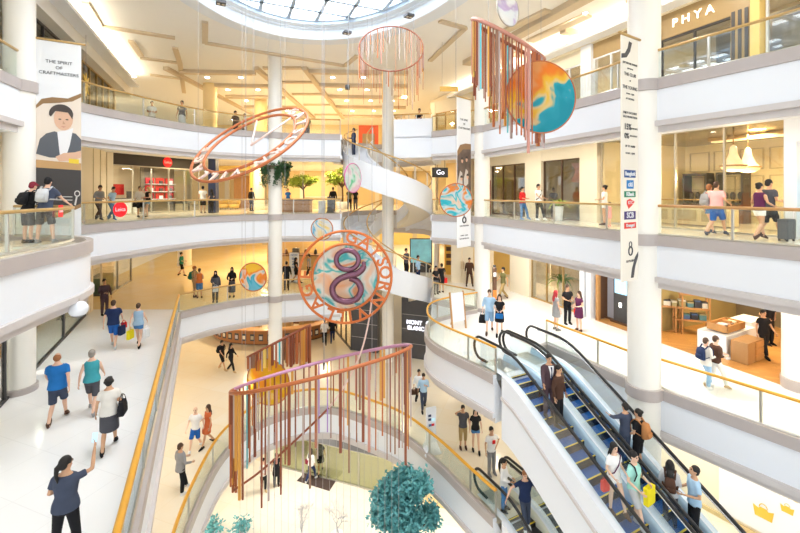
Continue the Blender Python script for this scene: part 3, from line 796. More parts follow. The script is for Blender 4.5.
# loose suspension cable with a clamp, small pendant lamp, gold hanging plate
t = thing('suspension_cable', 'dark vertical cable with a small clamp in front of the lettered ring', 'cable', Q(324, 366, 13.6))
p = Q(324, 366, 13.6); mb = MB(); mb.tube([p, (p.x, p.y, TOP + 1.2)], .014, 6); mb.obj('cable', WIRE, t)
mb = MB(); mb.lathe([(.0, -.14), (.03, -.12), (.035, .1), (.0, .12)], p, 10); mb.obj('clamp', DARK, t)
for x, d, lab in ((242, 15, 'thin steel wire hanging left of the slim far-left column'), (285, 16, 'thin steel wire hanging just right of the slim far-left column'), (372, 13.3, 'thin steel wire rising from the curved copper brace')):
    p = Q(x, 300, d); mb = MB(); mb.tube([(p.x, p.y, 9.0), (p.x, p.y, TOP)], .007, 5); tag(mb.obj('suspension_wire', WIRE), lab, 'wire')
p = Q(347.5, 87, 20); t = thing('pendant_spotlight', 'small black spotlight hanging on a rod below the topmost ceiling', 'spotlight', p)
mb = MB(); mb.tube([p, (p.x, p.y, TOP)], .015, 6); mb.obj('rod', STEEL, t)
mb = MB(); mb.lathe([(.0, -.14), (.11, -.13), (.12, .08), (.03, .12)], p, 14); mb.obj('lamp_housing', DARK, t, True)
p = Q(449, 89, 20.5); t = thing('hanging_sign', 'blank golden plate hanging on two rods above the far narrow banner', 'sign', p)
mb = MB(); mb.box(p.x - .46, p.y - .03, p.z - .12, p.x + .46, p.y + .03, p.z + .12); mb.obj('plate', mat('golden_plate', (.80, .48, .10), .4), t)
for sx in (-.34, .34): 
    mb = MB(); mb.tube([(p.x + sx, p.y, p.z + .12), (p.x + sx, p.y, TOP)], .012, 5); mb.obj('rod', STEEL, t)

# ------------------------------------------------------------------ banners
INK = mat('dark_ink', (.06, .06, .07), .6); BANW = mat('banner_cloth', (.84, .85, .87), .7); RIB = mat('bronze_ink', (.30, .17, .07), .5)
class Ban:
    def __init__(s, label, TL, TR, ztop, length, m=BANW):
        s.TL, s.TR = Vector(TL), Vector(TR); s.w = (s.TR - s.TL).length; r = (s.TR - s.TL).normalized(); s.r = Vector((r.x, r.y, 0)); s.n = Vector((r.y, -r.x, 0)); s.z = ztop; s.len = length
        s.t = thing('hanging_banner', label, 'banner', (*s.TL, ztop))
        mb = MB(); a, b = s.TL, s.TR; nn = Vector((s.n.x, s.n.y)) * .012
        mb.add([(p.x, p.y, z) for z in (ztop - length, ztop) for p in (a + nn, b + nn, b - nn, a - nn)], [(3, 2, 1, 0), (4, 5, 6, 7), (0, 1, 5, 4), (1, 2, 6, 5), (2, 3, 7, 6), (3, 0, 4, 7)]); mb.obj('banner_cloth', m, s.t)
    def p(s, u, v, off=.016):
        q = s.TL + Vector((s.r.x, s.r.y)) * (u * s.w); return Vector((q.x + s.n.x * off, q.y + s.n.y * off, s.z - v))
    def poly(s, uv, m, name, off=.016):
        mb = MB(); k = len(uv); mb.add([s.p(u, v, off) for u, v in uv] + [s.p(u, v, off - .003) for u, v in uv], [tuple(range(k))] + [(i, k + i, k + (i + 1) % k, (i + 1) % k) for i in range(k)]); return mb.obj(name, m, s.t)
    def text(s, u, v, string, size, m=INK, name='lettering', off=.02, bold=0): return text(string, size, facing(s.p(u, v, off), s.r), m, s.t, .003, name=name, bold=bold)
    def bar(s, over=.1, m=BRONZE):
        mb = MB(); mb.tube([s.p(-over, -.04, .02), s.p(1 + over * .7, -.04, .02)], .035, 8); mb.obj('top_bar', m, s.t, True)
def ov(u, v, a, b, n=18, a0=0, a1=360): return [(u + a * math.cos(math.radians(a0 + (a1 - a0) * i / n)), v - b * math.sin(math.radians(a0 + (a1 - a0) * i / n))) for i in range(n if a1 - a0 >= 360 else n + 1)]
FLESH = mat('printed_skin', (.72, .45, .31), .6); SUIT = mat('printed_grey_suit', (.10, .11, .13), .6); HAIRP = mat('printed_hair', (.06, .045, .04), .6); BEIGE = mat('printed_beige', (.80, .70, .60), .6)
b = Ban('tall banner with a printed man in a grey suit on the left column', (-10.96, 12.35), (-10.03, 12.9), 19.5, 7.1); b.bar(.15)
for v, s_ in ((.62, 'THE SPIRIT'), (.79, 'OF'), (.97, 'CRAFTMASTERS')): b.text(.5, v, s_, .135)
b.poly([(0, 2.05), (.15, 1.92), (.5, 1.86), (.8, 1.78), (1, 1.62), (1, 3.72), (0, 3.72)], BEIGE, 'printed_backdrop', .014)
b.poly([(0, 1.98), (.12, 1.78), (.35, 1.70), (.7, 1.70), (1, 1.5), (1, 1.62), (.8, 1.78), (.5, 1.86), (.15, 1.92), (0, 2.08)], RIB, 'printed_ribbon', .018)
b.poly([(.0, 3.45), (.08, 3.0), (.22, 2.82), (.40, 2.74), (.56, 2.80), (.70, 2.72), (.88, 2.78), (1, 2.95), (1, 3.5), (.7, 3.55), (.3, 3.55)], SUIT, 'printed_suit', .018)
b.poly([(.46, 2.75), (.70, 2.68), (.82, 2.60), (.74, 3.15), (.66, 3.48), (.52, 3.48)], mat('printed_white', (.82, .82, .84), .6), 'printed_shirt', .021)
b.poly(ov(.60, 2.34, .215, .36), FLESH, 'printed_face', .024)
b.poly(ov(.55, 2.20, .27, .30, 18, 0, 190) + [(.32, 2.30), (.42, 2.12), (.7, 2.14), (.80, 2.34)], HAIRP, 'printed_hair', .027)
for u in (.52, .68): b.poly(ov(u, 2.36, .035, .02, 8), HAIRP, 'printed_eye', .027)
b.poly([(.59, 2.4), (.64, 2.5), (.58, 2.51)], mat('printed_shade', (.55, .31, .20), .6), 'printed_nose', .027); b.poly([(.54, 2.58), (.66, 2.575), (.60, 2.61)], mat('printed_lips', (.55, .22, .18), .6), 'printed_mouth', .027)
b.poly([(.42, 3.52), (.6, 3.40), (.85, 3.36), (1, 3.3), (1, 3.52), (.8, 3.62), (.5, 3.66)], FLESH, 'printed_hands', .024)
b.poly([(0, 3.62), (.4, 3.66), (1, 3.70), (1, 3.92), (0, 3.86)], mat('printed_wood', (.55, .33, .14), .6), 'printed_table', .021); b.poly([(.72, 3.56), (.95, 3.58), (.95, 3.72), (.72, 3.70)], YEL, 'printed_brass_part', .027)
b.poly([(0, 3.86), (1, 3.92), (1, 5.0), (.75, 5.18), (0, 5.45)], mat('printed_charcoal', (.055, .05, .05), .6), 'printed_panel', .018)
for v in (4.72, 4.82): b.poly([(.3, v), (.8, v + .02), (.8, v + .045), (.3, v + .025)], mat('printed_pale', (.7, .68, .65), .6), 'printed_line', .022)
b.poly(ov(.91, 4.65, .07, .10) , mat('printed_pale', (.7, .68, .65), .6), 'printed_watch', .022); b.poly(ov(.91, 4.65, .045, .065), mat('printed_charcoal', (.055, .05, .05), .6), 'printed_dial', .025); b.poly([(.88, 4.75), (.92, 4.75), (.88, 5.02), (.84, 5.0)], mat('printed_pale', (.7, .68, .65), .6), 'printed_strap', .025)
b.poly([(0, 5.40), (.6, 5.18), (1, 4.96), (1, 5.08), (.6, 5.30), (0, 5.62)], RIB, 'printed_ribbon', .022)

b = Ban('white sale banner with a column of bank logos on the right column', (5.90, 10.95), (6.62, 11.42), 19.1, 6.62, mat('warm_banner_cloth', (.86, .82, .74), .7)); b.bar(.15)
px2v = lambda y: (y - 42) / 36.5
b.poly([(.0, .62), (.3, .56), (.5, .38), (.62, .12), (.44, .10), (.36, .30), (.2, .46), (0, .50)], INK, 'printed_ribbon')
for y, s_, z in ((68, 'JUST BEFORE SUMMER', .075), (73, 'JOIN US FOR', .05), (79, 'THE CLUB', .13), (85, 'OF', .06), (92, 'THE YOUNG', .13), (98, '24 MAY - 2 JUN', .06), (103, 'AT THE MALL', .07), (117, 'ENJOY EXCLUSIVE', .085), (121, 'SALE PROMOTION', .085)): b.text(.5, px2v(y), s_, z)
b.text(.36, px2v(131), '15%', .22, bold=.006); b.text(.76, px2v(132), 'CASH BACK', .06); b.text(.3, px2v(140), '0%', .20, bold=.004); b.text(.7, px2v(139.5), 'INSTALMENT', .065); b.text(.5, px2v(150), 'UP TO 10,000', .085); b.text(.5, px2v(157), '24 MAY - 2 JUN', .07)
def logo(u0, u1, y0, y1, col, s_, size, tc=WHITE): 
    b.poly([(u0, px2v(y0)), (u1, px2v(y0)), (u1, px2v(y1)), (u0, px2v(y1))], mat('ink_' + col[0], col[1], .5), 'logo_plate'); b.text((u0 + u1) / 2, px2v((y0 + y1) / 2), s_, size, tc, 'logo_lettering', .022, .004)
logo(.16, .84, 173.5, 181, ('navy', (.01, .07, .28)), 'Bangkok', .15)
logo(.30, .72, 183.5, 192, ('sky', (.01, .20, .55)), 'citi', .19)
logo(.16, .84, 194.5, 200.5, ('green', (.0, .20, .10)), 'KBank', .15)
b.poly([(.32, px2v(203.5)), (.5, px2v(202)), (.78, px2v(205)), (.66, px2v(208)), (.42, px2v(212)), (.30, px2v(207))], mat('ink_red', (.75, .04, .03), .5), 'logo_plate'); b.text(.53, px2v(206), 'KTC', .13, WHITE, 'logo_lettering', .022)
logo(.16, .84, 214.5, 222.5, ('violet', (.05, .02, .16)), 'SCB', .21)
logo(.16, .86, 225.5, 231.5, ('red', (.75, .04, .03)), 'Krungsri', .12)
def eight(b, u, v, s_):
    for dv, a, w_ in ((-.62 * s_, .42 * s_, .05), (.28 * s_, .60 * s_, .085)):
        q = [b.p(u + a * math.cos(x) / b.w * .8, v + dv - a * math.sin(x), .02) for x in [2 * PI * i / 24 for i in range(24)]]
        mb = MB(); mb.tube(q, w_ * s_ * 1.2, 6, closed=True, cap=False); mb.obj('printed_emblem', INK, b.t)
eight(b, .52, px2v(252), .19); b.text(.5, px2v(264), 'GAYSORN', .09); b.poly([(.55, 6.55), (.62, 6.3), (.8, 6.0), (1, 5.85), (1, 5.98), (.82, 6.25), (.72, 6.55)], INK, 'printed_ribbon')

b = Ban('narrow far banner with a printed crowd beside a round column', (2.64, 19.0), (3.40, 19.75), 19.3, 7.0); b.bar(.12)
for v, s_ in ((1.0, 'THE SPIRIT'), (1.2, 'OF'), (1.4, 'CRAFTMASTERS')): b.text(.5, v, s_, .13)
b.poly([(0, 2.5), (.2, 2.2), (.6, 2.1), (1, 2.1), (1, 2.35), (.4, 2.4), (0, 2.75)], RIB, 'printed_ribbon', .02)
b.poly([(0, 2.72), (.4, 2.38), (1, 2.32), (1, 5.0), (0, 5.0)], mat('printed_dim_photo', (.13, .09, .07), .6, noise=.8, scale=3), 'printed_photo')
for u, v in ((.35, 2.75), (.68, 2.68), (.3, 3.6), (.75, 3.5), (.5, 4.3)): b.poly(ov(u, v + .18, .07, .11), FLESH, 'printed_face', .02); b.poly(ov(u, v + .13, .09, .11, 14, 0, 180), HAIRP, 'printed_hair', .024)
for u, v in ((.2, 3.5), (.62, 3.4), (.25, 4.5), (.7, 4.3)): b.poly([(u - .15, v + .4), (u, v - .1), (u + .16, v), (u + .18, v + .6), (u - .12, v + .8)], mat('printed_offwhite', (.6, .56, .52), .6), 'printed_shirt', .018)
mb = MB(); mb.tube([b.p(.5 + .13 * math.cos(x) / b.w, 5.72 - .13 * math.sin(x), .02) for x in [2 * PI * i / 20 for i in range(20)]], .035, 6, closed=True, cap=False); mb.obj('printed_watch', INK, b.t)
b.poly([(.44, 5.3), (.56, 5.3), (.56, 5.58), (.44, 5.58)], mat('printed_grey', (.35, .35, .36), .6), 'printed_strap'); b.text(.5, 6.0, 'CRAFTMASTERS', .10); b.text(.5, 6.45, '24 MAY - 2 JUN', .085); b.text(.5, 6.6, 'GAYSORN VILLAGE', .085)
# ================================================================== walls, shopfronts and what stands in them
class Fr:
    """frame on a wall line: x along the wall, y away from the atrium, z up"""
    def __init__(s, a, d, z):
        s.a = Vector(a); s.d = Vector(d).normalized(); s.nrm = Vector((-s.d.y, s.d.x)); s.z = z
        M = Matrix.Identity(4); M[0][0], M[1][0] = s.d; M[0][1], M[1][1] = s.nrm; M[0][3], M[1][3], M[2][3] = s.a.x, s.a.y, z; s.M = M
    def pt(s, x, y, z=0): return s.M @ Vector((x, y, z))
    def wall(s, x0, x1, y, z0, z1, m, name='wall_right', th=.12, y1=None):
        mb = MB(s.M); mb.box(x0, y, z0, x1, (y + th) if y1 is None else y1, z1); return struct(name, mb, m)
    def thing(s, name, label, cat, x, y, z=0, group=None): return thing(name, label, cat, s.pt(x, y, z), group)
    def part(s, t, name, m, *boxes, smooth=False):
        mb = MB(s.M)
        for b in boxes: mb.box(*b)
        return mb.obj(name, m, t, smooth)
    def mount(s, x, y, z): return facing(s.pt(x, y, z), s.d)
    def glazing(s, label, x0, x1, z1, y=0, k=4, m=SHOPG, frame=DARK, head=None, headm=None, zt=3.75, fw=.05, ztop=None):
        t = s.thing('shopfront', label, 'shopfront', (x0 + x1) / 2, y)
        w = (x1 - x0) / k
        for i in range(k): s.part(t, 'glass_pane', m, (x0 + i * w + fw / 2, y - .012, .06, x0 + (i + 1) * w - fw / 2, y + .012, z1))
        for i in range(k + 1): s.part(t, 'mullion', frame, (x0 + i * w - fw / 2, y - .05, 0, x0 + i * w + fw / 2, y + .05, z1))
        s.part(t, 'sill', frame, (x0, y - .06, .0, x1, y + .06, .06)); s.part(t, 'transom', frame, (x0, y - .05, z1, x1, y + .05, z1 + .07))
        if headm: s.part(t, 'fascia_board', headm, (x0, y - .09, z1 + .07, x1, y + .06, zt))
        return t
def kof(px): return (px - 400) / F
def cyl_struct(x, y, r, z0, z1, m, name='trim', base=TAUPE):
    global n
    n += 1; mb = MB(); mb.lathe([(r, z0), (r, z1)], (x, y, 0), 28, 0); mb.lathe([(r + .02, z0), (r + .03, z0 + .32), (r, z0 + .33)], (x, y, 0), 28, 1)
    o = struct('trim_%d' % n, mb, [m, base]); autosmooth(o); return o
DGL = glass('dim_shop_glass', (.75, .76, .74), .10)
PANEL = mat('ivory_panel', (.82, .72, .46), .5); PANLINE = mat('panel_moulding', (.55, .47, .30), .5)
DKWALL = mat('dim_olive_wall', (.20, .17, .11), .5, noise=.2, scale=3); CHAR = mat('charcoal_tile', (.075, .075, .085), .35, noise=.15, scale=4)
GOLDB = mat('golden_brown_board', (.40, .28, .13), .4, noise=.06); NAVYP = mat('navy_panel', (.03, .05, .14), .4)
WOODF = plank_mat('honey_plank_floor', (.62, .33, .10), (.52, .25, .07), .3)
SCREEN = mat('lit_screen', (.35, .65, .85), .3, emit=1.2)
REDP = mat('red_print', (.65, .02, .03), .5); YELW = mat('yellow_wall', (.85, .62, .22), .55, noise=.05, scale=2)
RF = lambda z: Fr((11.1, 13.8), (.388, -.922), z)
H = 3.75
# ---------------- right side, eye level
r = RF(L3)
r.wall(-22, 4, 6.0, 0, H, PANEL, 'wall_right')
for a, b, m in ((-14.6, -13.6, CREAM), (-10.2, -8.9, CREAM), (-6.3, -5.3, CREAM), (1.5, 1.8, WHITE), (3.4, 4.2, WHITE)): r.wall(a, b, -.1, 0, H, m, 'wall_right', y1=.5)
r.wall(-13.6, -5.3, -.08, 3.05, H, CREAM, 'wall_right', y1=.4); r.wall(1.8, 3.4, -.1, 2.9, H, WHITE, 'wall_right', y1=.5)
r.wall(-5.35, -5.25, .3, 0, H, PANEL, 'wall_right', y1=6.0); r.wall(1.5, 1.6, .3, 0, H, PANEL, 'wall_right', y1=6.0)
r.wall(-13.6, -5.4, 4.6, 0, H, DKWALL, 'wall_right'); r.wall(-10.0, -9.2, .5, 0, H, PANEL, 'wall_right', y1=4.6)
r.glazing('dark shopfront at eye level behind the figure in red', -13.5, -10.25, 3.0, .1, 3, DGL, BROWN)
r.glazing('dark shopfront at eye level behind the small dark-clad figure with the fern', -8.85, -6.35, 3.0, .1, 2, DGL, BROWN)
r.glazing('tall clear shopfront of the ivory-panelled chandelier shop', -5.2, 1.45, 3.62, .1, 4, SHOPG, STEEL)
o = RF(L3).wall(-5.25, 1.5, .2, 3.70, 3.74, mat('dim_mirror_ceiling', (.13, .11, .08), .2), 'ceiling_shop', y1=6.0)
t = r.thing('panelling', 'ivory wall panelling with gilt mouldings behind the chandeliers', 'panelling', -2, 5.9)
for q in range(6):
    x = -5.0 + q * 1.1; mb = MB(r.M)
    for x0, z0, x1, z1 in ((x, .3, x + .9, .34), (x, 2.1, x + .9, 2.14), (x, .3, x + .04, 2.14), (x + .86, .3, x + .9, 2.14), (x, 2.4, x + .9, 2.44), (x, 3.3, x + .9, 3.34), (x, 2.4, x + .04, 3.34), (x + .86, 2.4, x + .9, 3.34)): mb.box(x0, 5.93, z0, x1, 5.99, z1)
    mb.obj('moulding', PANLINE, t)
for x, lab in ((-4.4, 'black-framed display cabinet left in the chandelier shop'), (-2.9, 'black-framed display cabinet right of its twin in the chandelier shop')):
    t = r.thing('display_cabinet', lab, 'cabinet', x, 5.4, 0, 'black display cabinets')
    for b in ((x - .55, 5.3, .9, x - .47, 5.9, 2.2), (x + .47, 5.3, .9, x + .55, 5.9, 2.2), (x - .55, 5.3, 2.2, x + .55, 5.9, 2.3), (x - .55, 5.3, .82, x + .55, 5.9, .9)): r.part(t, 'frame', DARK, b)
    r.part(t, 'plinth', BROWN, (x - .55, 5.3, 0, x + .55, 5.9, .82)); r.part(t, 'shelf', SHOPG, (x - .47, 5.35, 1.5, x + .47, 5.85, 1.53))
    for q in range(3):
        xx = x - .3 + q * .3; mb = MB(r.M); mb.lathe([(.0, .9), (.06, .9), (.05, 1.0), (.10, 1.15), (.11, 1.3), (.05, 1.4), (.0, 1.4)], (xx, 5.6, 0), 10); mb.obj('jewellery_bust', DARK, t, True)
t = r.thing('display_counter', 'long ivory glass-topped counter behind the walking couple', 'counter', -3.0, 2.4)
r.part(t, 'counter_body', PANEL, (-4.8, 2.2, .05, -1.2, 2.8, .78)); r.part(t, 'glass_case', SHOPG, (-4.8, 2.2, .78, -1.2, 2.8, 1.06)); r.part(t, 'top_frame', BRONZE, (-4.85, 2.15, 1.06, -1.15, 2.85, 1.10))
for q in range(3): r.part(t, 'panel_moulding', PANLINE, (-4.6 + q * 1.2, 2.17, .2, -3.6 + q * 1.2, 2.2, .65))
t = r.thing('display_counter', 'short ivory counter near the white entrance frame', 'counter', .5, 2.6)
r.part(t, 'counter_body', PANEL, (-.4, 2.4, .05, 1.3, 3.0, .78)); r.part(t, 'glass_case', SHOPG, (-.4, 2.4, .78, 1.3, 3.0, 1.06)); r.part(t, 'top_frame', BRONZE, (-.45, 2.35, 1.06, 1.35, 3.05, 1.10))
CRYS = mat('lit_crystal', (1.0, .78, .45), .3, emit=.8)
for x, y, lab in ((-.75, 1.6, 'large lit crystal chandelier, nearer of the two'), (-1.0, 3.0, 'large lit crystal chandelier partly behind the other')):
    t = r.thing('chandelier', lab, 'chandelier', x, y, 2.2, 'crystal chandeliers')
    mb = MB(r.M); mb.lathe([(.0, 2.15), (.2, 2.17), (.36, 2.27), (.39, 2.36), (.36, 2.38), (.24, 2.52), (.13, 2.8), (.10, 3.05), (.0, 3.15)], (x, y, 0), 20); mb.obj('crystal_drops', CRYS, t, True)
    mb = MB(r.M); mb.lathe([(.39, 2.33), (.42, 2.33), (.42, 2.39), (.39, 2.39)], (x, y, 0), 24); mb.obj('brass_hoop', BRONZE, t, True)
    mb = MB(r.M); mb.tube([(x, y, 3.15), (x, y, 3.70)], .02, 6); mb.obj('stem', BRONZE, t, True)
t = r.thing('strip_lamp', 'long glowing strip lamp in the dim ceiling above the chandeliers', 'lamp', -1.0, 3.6, 3.5); r.part(t, 'lamp_lens', CRYS, (-2.6, 3.5, 3.50, .2, 3.8, 3.56)); r.part(t, 'housing', BRONZE, (-2.7, 3.45, 3.56, .3, 3.85, 3.695))
t = r.thing('display_screen', 'blue-lit glass display at the far right edge by the suitcase', 'display', 2.4, .3); r.part(t, 'frame', DARK, (1.9, .2, .5, 3.3, .5, 1.95)); r.part(t, 'screen', SCREEN, (2.0, .18, .62, 3.2, .2, 1.85)); r.part(t, 'base', WHITE, (1.85, .15, .0, 3.35, .55, .5))
t = r.thing('notice', 'two small blue and white notices on the glass beside the round column', 'notice', -2.6, .05, 1.3)
r.part(t, 'upper_sheet', mat('pale_blue_sheet', (.5, .68, .9), .5), (-2.72, .05, 1.45, -2.42, .085, 1.65)); r.part(t, 'lower_sheet', WHITE, (-2.72, .05, 1.0, -2.42, .085, 1.36))
for s0, lab in ((-13.0, 'white lit advertising stand beside the far right-hand column at eye level'),):
    t = r.thing('advertising_stand', lab, 'sign', s0, -.9); r.part(t, 'panel', WHITE, (s0 - .28, -.95, .1, s0 + .28, -.8, 2.1)); r.part(t, 'frame', COPPER2, (s0 + .28, -.97, .0, s0 + .52, -.78, 2.12)); r.part(t, 'badge', DARK, (s0 + .32, -.99, 1.75, s0 + .48, -.97, 2.0))
t = r.thing('gilt_picture_frame', 'gilt-framed dark picture seen through the dark shop glass', 'picture', -11.8, 1.6); 
for b in ((-12.6, 1.5, .7, -12.5, 1.6, 2.3), (-11.2, 1.5, .7, -11.1, 1.6, 2.3), (-12.6, 1.5, 2.2, -11.1, 1.6, 2.3), (-12.6, 1.5, .7, -11.1, 1.6, .8)): r.part(t, 'frame', GOLDB, b)
r.part(t, 'canvas', BROWN, (-12.5, 1.54, .8, -11.2, 1.6, 2.2))
t = r.thing('table_lamp', 'turquoise-shaded lamp in the dark shop window', 'lamp', -11.2, .9); mb = MB(r.M); mb.lathe([(.15, 0), (.15, .03), (.02, .06), (.02, 1.1)], (-11.2, .9, 0), 12); mb.obj('stand', DARK, t, True); mb = MB(r.M); mb.lathe([(.26, 1.05), (.12, 1.5)], (-11.2, .9, 0), 14); mb.obj('shade', mat('turquoise_shade', (.15, .65, .70), .5, emit=.3), t, True)
t = r.thing('pendant_lamp', 'pink pendant lamp over the dark doorway', 'lamp', -7.7, 1.2, 2.0); mb = MB(r.M); mb.lathe([(.10, 1.9), (.30, 1.95), (.12, 2.35), (.10, 2.55), (.28, 2.9)], (-7.7, 1.2, 0), 14); mb.obj('shade', mat('pink_shade', (.85, .40, .28), .5, emit=.4), t, True); r.part(t, 'rod', DARK, (-7.71, 1.19, 2.9, -7.69, 1.21, 3.7))
t = r.thing('dark_doorway', 'black doorway inside the dark shop', 'door', -7.5, 3.0); r.part(t, 'black_sheet', BLACK, (-8.0, 2.9, 0, -6.9, 3.0, 2.4)); r.part(t, 'surround', BROWN, (-8.1, 2.95, 2.4, -6.8, 3.05, 2.5))  # flat black sheet fills the doorway
# plants
def leafcloud(mb, c, r, k, rng, size=.16, n_=5):
    for _ in range(k):
        d = Vector((rng.gauss(0, 1), rng.gauss(0, 1), rng.gauss(0, 1))).normalized() * (rng.random() ** .4); p = Vector(c) + Vector((d.x * r[0], d.y * r[1], d.z * r[2]))
        for _ in range(n_):
            a = Vector((rng.gauss(0, 1), rng.gauss(0, 1), rng.gauss(0, .7))).normalized() * size * rng.uniform(.7, 1.3); b = a.cross(Vector((rng.gauss(0, 1), rng.gauss(0, 1), rng.gauss(0, 1)))).normalized() * size * .30
            q = p + Vector((rng.gauss(0, 1), rng.gauss(0, 1), rng.gauss(0, 1))) * size * .5
            mb.add([q, q + a * .5 + b, q + a, q + a * .5 - b], [(0, 1, 2, 3)])
def fronds(mb, c, k, ln, rng, w=.05):
    for i in range(k):
        a = 2 * PI * i / k + rng.uniform(-.3, .3); e = rng.uniform(.5, 1.2); pts = []
        for j in range(6):
            u = j / 5; pts.append(Vector(c) + Vector((math.cos(a) * ln * u * math.cos(e * (1 - u * .6)), math.sin(a) * ln * u * math.cos(e * (1 - u * .6)), ln * (math.sin(e) * u - .75 * u * u * u))))
        side = Vector((-math.sin(a), math.cos(a), 0))
        for j in range(5):
            w0 = w * (1 - abs(2 * j / 5 - .8)) + .012; w1 = w * (1 - abs(2 * (j + 1) / 5 - .8)) + .008
            mb.add([pts[j] - side * w0, pts[j] + side * w0, pts[j + 1] + side * w1, pts[j + 1] - side * w1], [(0, 1, 2, 3)])
rp = random.Random(11)
p = r.pt(-7.0, -.7); t = thing('potted_fern', 'green fern in a pot beside the small dark-clad figure', 'plant', p); mb = MB(); mb.lathe([(.0, 0), (.16, 0), (.22, .7), (.0, .7)], p, 14); mb.obj('pot', WHITE, t, True); mb = MB(); fronds(mb, p + Vector((0, 0, .7)), 12, .95, rp, .07); mb.obj('fronds', LEAF2, t)

# ---------------- right side, top level
r = RF(L4)
r.wall(-22, 6, 5.0, 0, TOP - L4, CREAM, 'wall_right'); r.wall(-22, 6, -.12, 3.75, TOP - L4, CREAM, 'wall_right', y1=.4)
for a, b, m in ((-9.6, -8.9, WHITE), (-6.2, -5.6, WHITE), (-2.9, -2.45, CREAM), (.65, .9, YELW)): r.wall(a, b, -.14, 0, 3.75, m, 'wall_right', y1=.3)
t = r.glazing('grey shopfront under the golden brown sign with big letters', -2.4, .05, 2.75, .1, 2, DGL, DARK, headm=GOLDB)
text('P H Y A', .44, r.mount(-1.15, -.10, 3.25), mat('lit_sign_letter', (1, .93, .8), .4, emit=1.5), t, .02)
r.part(t, 'pier', GOLDB, (.05, -.05, 0, .65, .3, 3.75))
for q in range(3): r.part(t, 'slot_window', DARK, (.08 + q * .19, -.07, .1, .18 + q * .19, -.05, 2.9)); r.part(t, 'lit_plinth', WHITE, (.08 + q * .19, -.10, .0, .18 + q * .19, -.07, 1.0))
r.wall(-2.4, .65, 3.5, 0, 3.7, mat('grey_shop_wall', (.20, .20, .21), .5), 'wall_right')
t = r.thing('low_cabinet', 'white low display cabinet behind the grey shop glass at the top right', 'cabinet', -1.4, 2.2); r.part(t, 'cabinet_body', WHITE, (-2.3, 2.0, 0, -.3, 2.6, .75)); r.part(t, 'cabinet_top', GOLDB, (-2.35, 1.95, .75, -.25, 2.65, .8))
r.glazing('white-framed shopfront at the far right of the topmost gallery', 1.0, 5.0, 3.0, .1, 3, SHOPG, WHITE, headm=mat('dim_header', (.22, .19, .15), .5))
r.glazing('white-framed shopfront between the two right-hand columns on the topmost gallery', -8.9, -6.2, 3.0, .1, 3, SHOPG, WHITE, headm=CREAM)
r.glazing('narrow shopfront left of the right-hand column on the topmost gallery', -5.6, -2.9, 3.0, .1, 3, SHOPG, WHITE, headm=GOLDB)
t = r.thing('ivory_wardrobe', 'ivory panelled display wardrobe in the last shop at the top right', 'cabinet', 2.5, 3.2); r.part(t, 'cabinet_body', PANEL, (1.2, 3.0, 0, 4.6, 3.6, 2.6)); 
for q in range(3): r.part(t, 'door', WHITE, (1.3 + q * 1.1, 2.96, .1, 2.3 + q * 1.1, 3.0, 2.5))
for q in range(4):
    t = r.thing('clothes_rail', ('clothes rack with hanging garments behind the topmost glass, %s') % ('leftmost', 'second from left', 'third from left', 'rightmost')[q], 'clothes rack', -8.4 + q * 1.35, 2.0)
    x = -8.4 + q * 1.35; r.part(t, 'rail_bar', STEEL, (x - .5, 1.98, 1.6, x + .5, 2.02, 1.64)); r.part(t, 'leg', STEEL, (x - .5, 1.98, 0, x - .46, 2.02, 1.6)); r.part(t, 'leg', STEEL, (x + .46, 1.98, 0, x + .5, 2.02, 1.6))
    for j in range(6): r.part(t, 'garment', [WHITE, DARK, BROWN, CREAM, TAUPE][(q * 2 + j) % 5], (x - .42 + j * .14, 1.8, .7, x - .36 + j * .14, 2.2, 1.58))

# ---------------- right side, walkway level
r = RF(L2)
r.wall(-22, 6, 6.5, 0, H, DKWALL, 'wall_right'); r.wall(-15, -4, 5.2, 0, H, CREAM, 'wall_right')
n += 1; o = r.wall(-3.25, 4.5, .02, .0, .012, WOODF, 'floor_shop', y1=6.5)
r.wall(-5.5, -3.36, .02, .0, .012, WOODF, 'floor_shop', y1=6.5)
for a, b, m in ((-14.6, -13.9, CREAM), (-11.6, -9.9, CREAM), (-6.35, -6.1, WHITE), (-5.95, -5.7, WHITE)): r.wall(a, b, -.05, 0, H, m, 'wall_right', y1=.45)
r.wall(-13.9, 4.5, -.06, 3.1, H, CREAM, 'wall_right', y1=.5)
r.wall(-3.35, -3.25, .3, 0, H, mat('olive_shop_wall', (.36, .29, .12), .5), 'wall_right', y1=6.5); r.wall(-5.7, -5.55, .3, 0, H, BROWN, 'wall_right', y1=6.0); r.wall(-5.55, -3.3, 3.2, 0, H, BROWN, 'wall_right')
r.wall(-13.9, -11.6, 3.0, 0, H, mat('pale_print_wall', (.80, .78, .70), .5, noise=.25, scale=2.2), 'wall_right')
r.glazing('glass entrance behind the tall fern planter on the walkway level', -9.9, -6.4, 3.0, .15, 3, SHOPG, BRONZE)
t = r.thing('timber_surround', 'brown timber frame round the open shop with the photo kiosk', 'shopfront', -4.2, .15)
for b in ((-5.55, .1, 0, -5.4, .25, 3.1), (-3.4, .1, 0, -3.25, .25, 3.1), (-5.55, .1, 3.0, -3.25, .25, 3.1)): r.part(t, 'frame_bar', WOOD, b)
t = r.thing('dark_door', 'black panelled door behind the tall fern planter', 'door', -7.2, 2.0); r.part(t, 'door_leaf', BLACK, (-7.9, 2.0, 0, -6.6, 2.1, 2.6)); r.part(t, 'door_frame', BROWN, (-8.0, 2.05, 2.6, -6.5, 2.15, 2.72)); r.part(t, 'handle', BRONZE, (-6.8, 1.95, .9, -6.75, 2.0, 1.4))
r.wall(-9.9, -5.7, 2.1, 0, H, mat('golden_shop_wall', (.55, .42, .20), .5), 'wall_right')
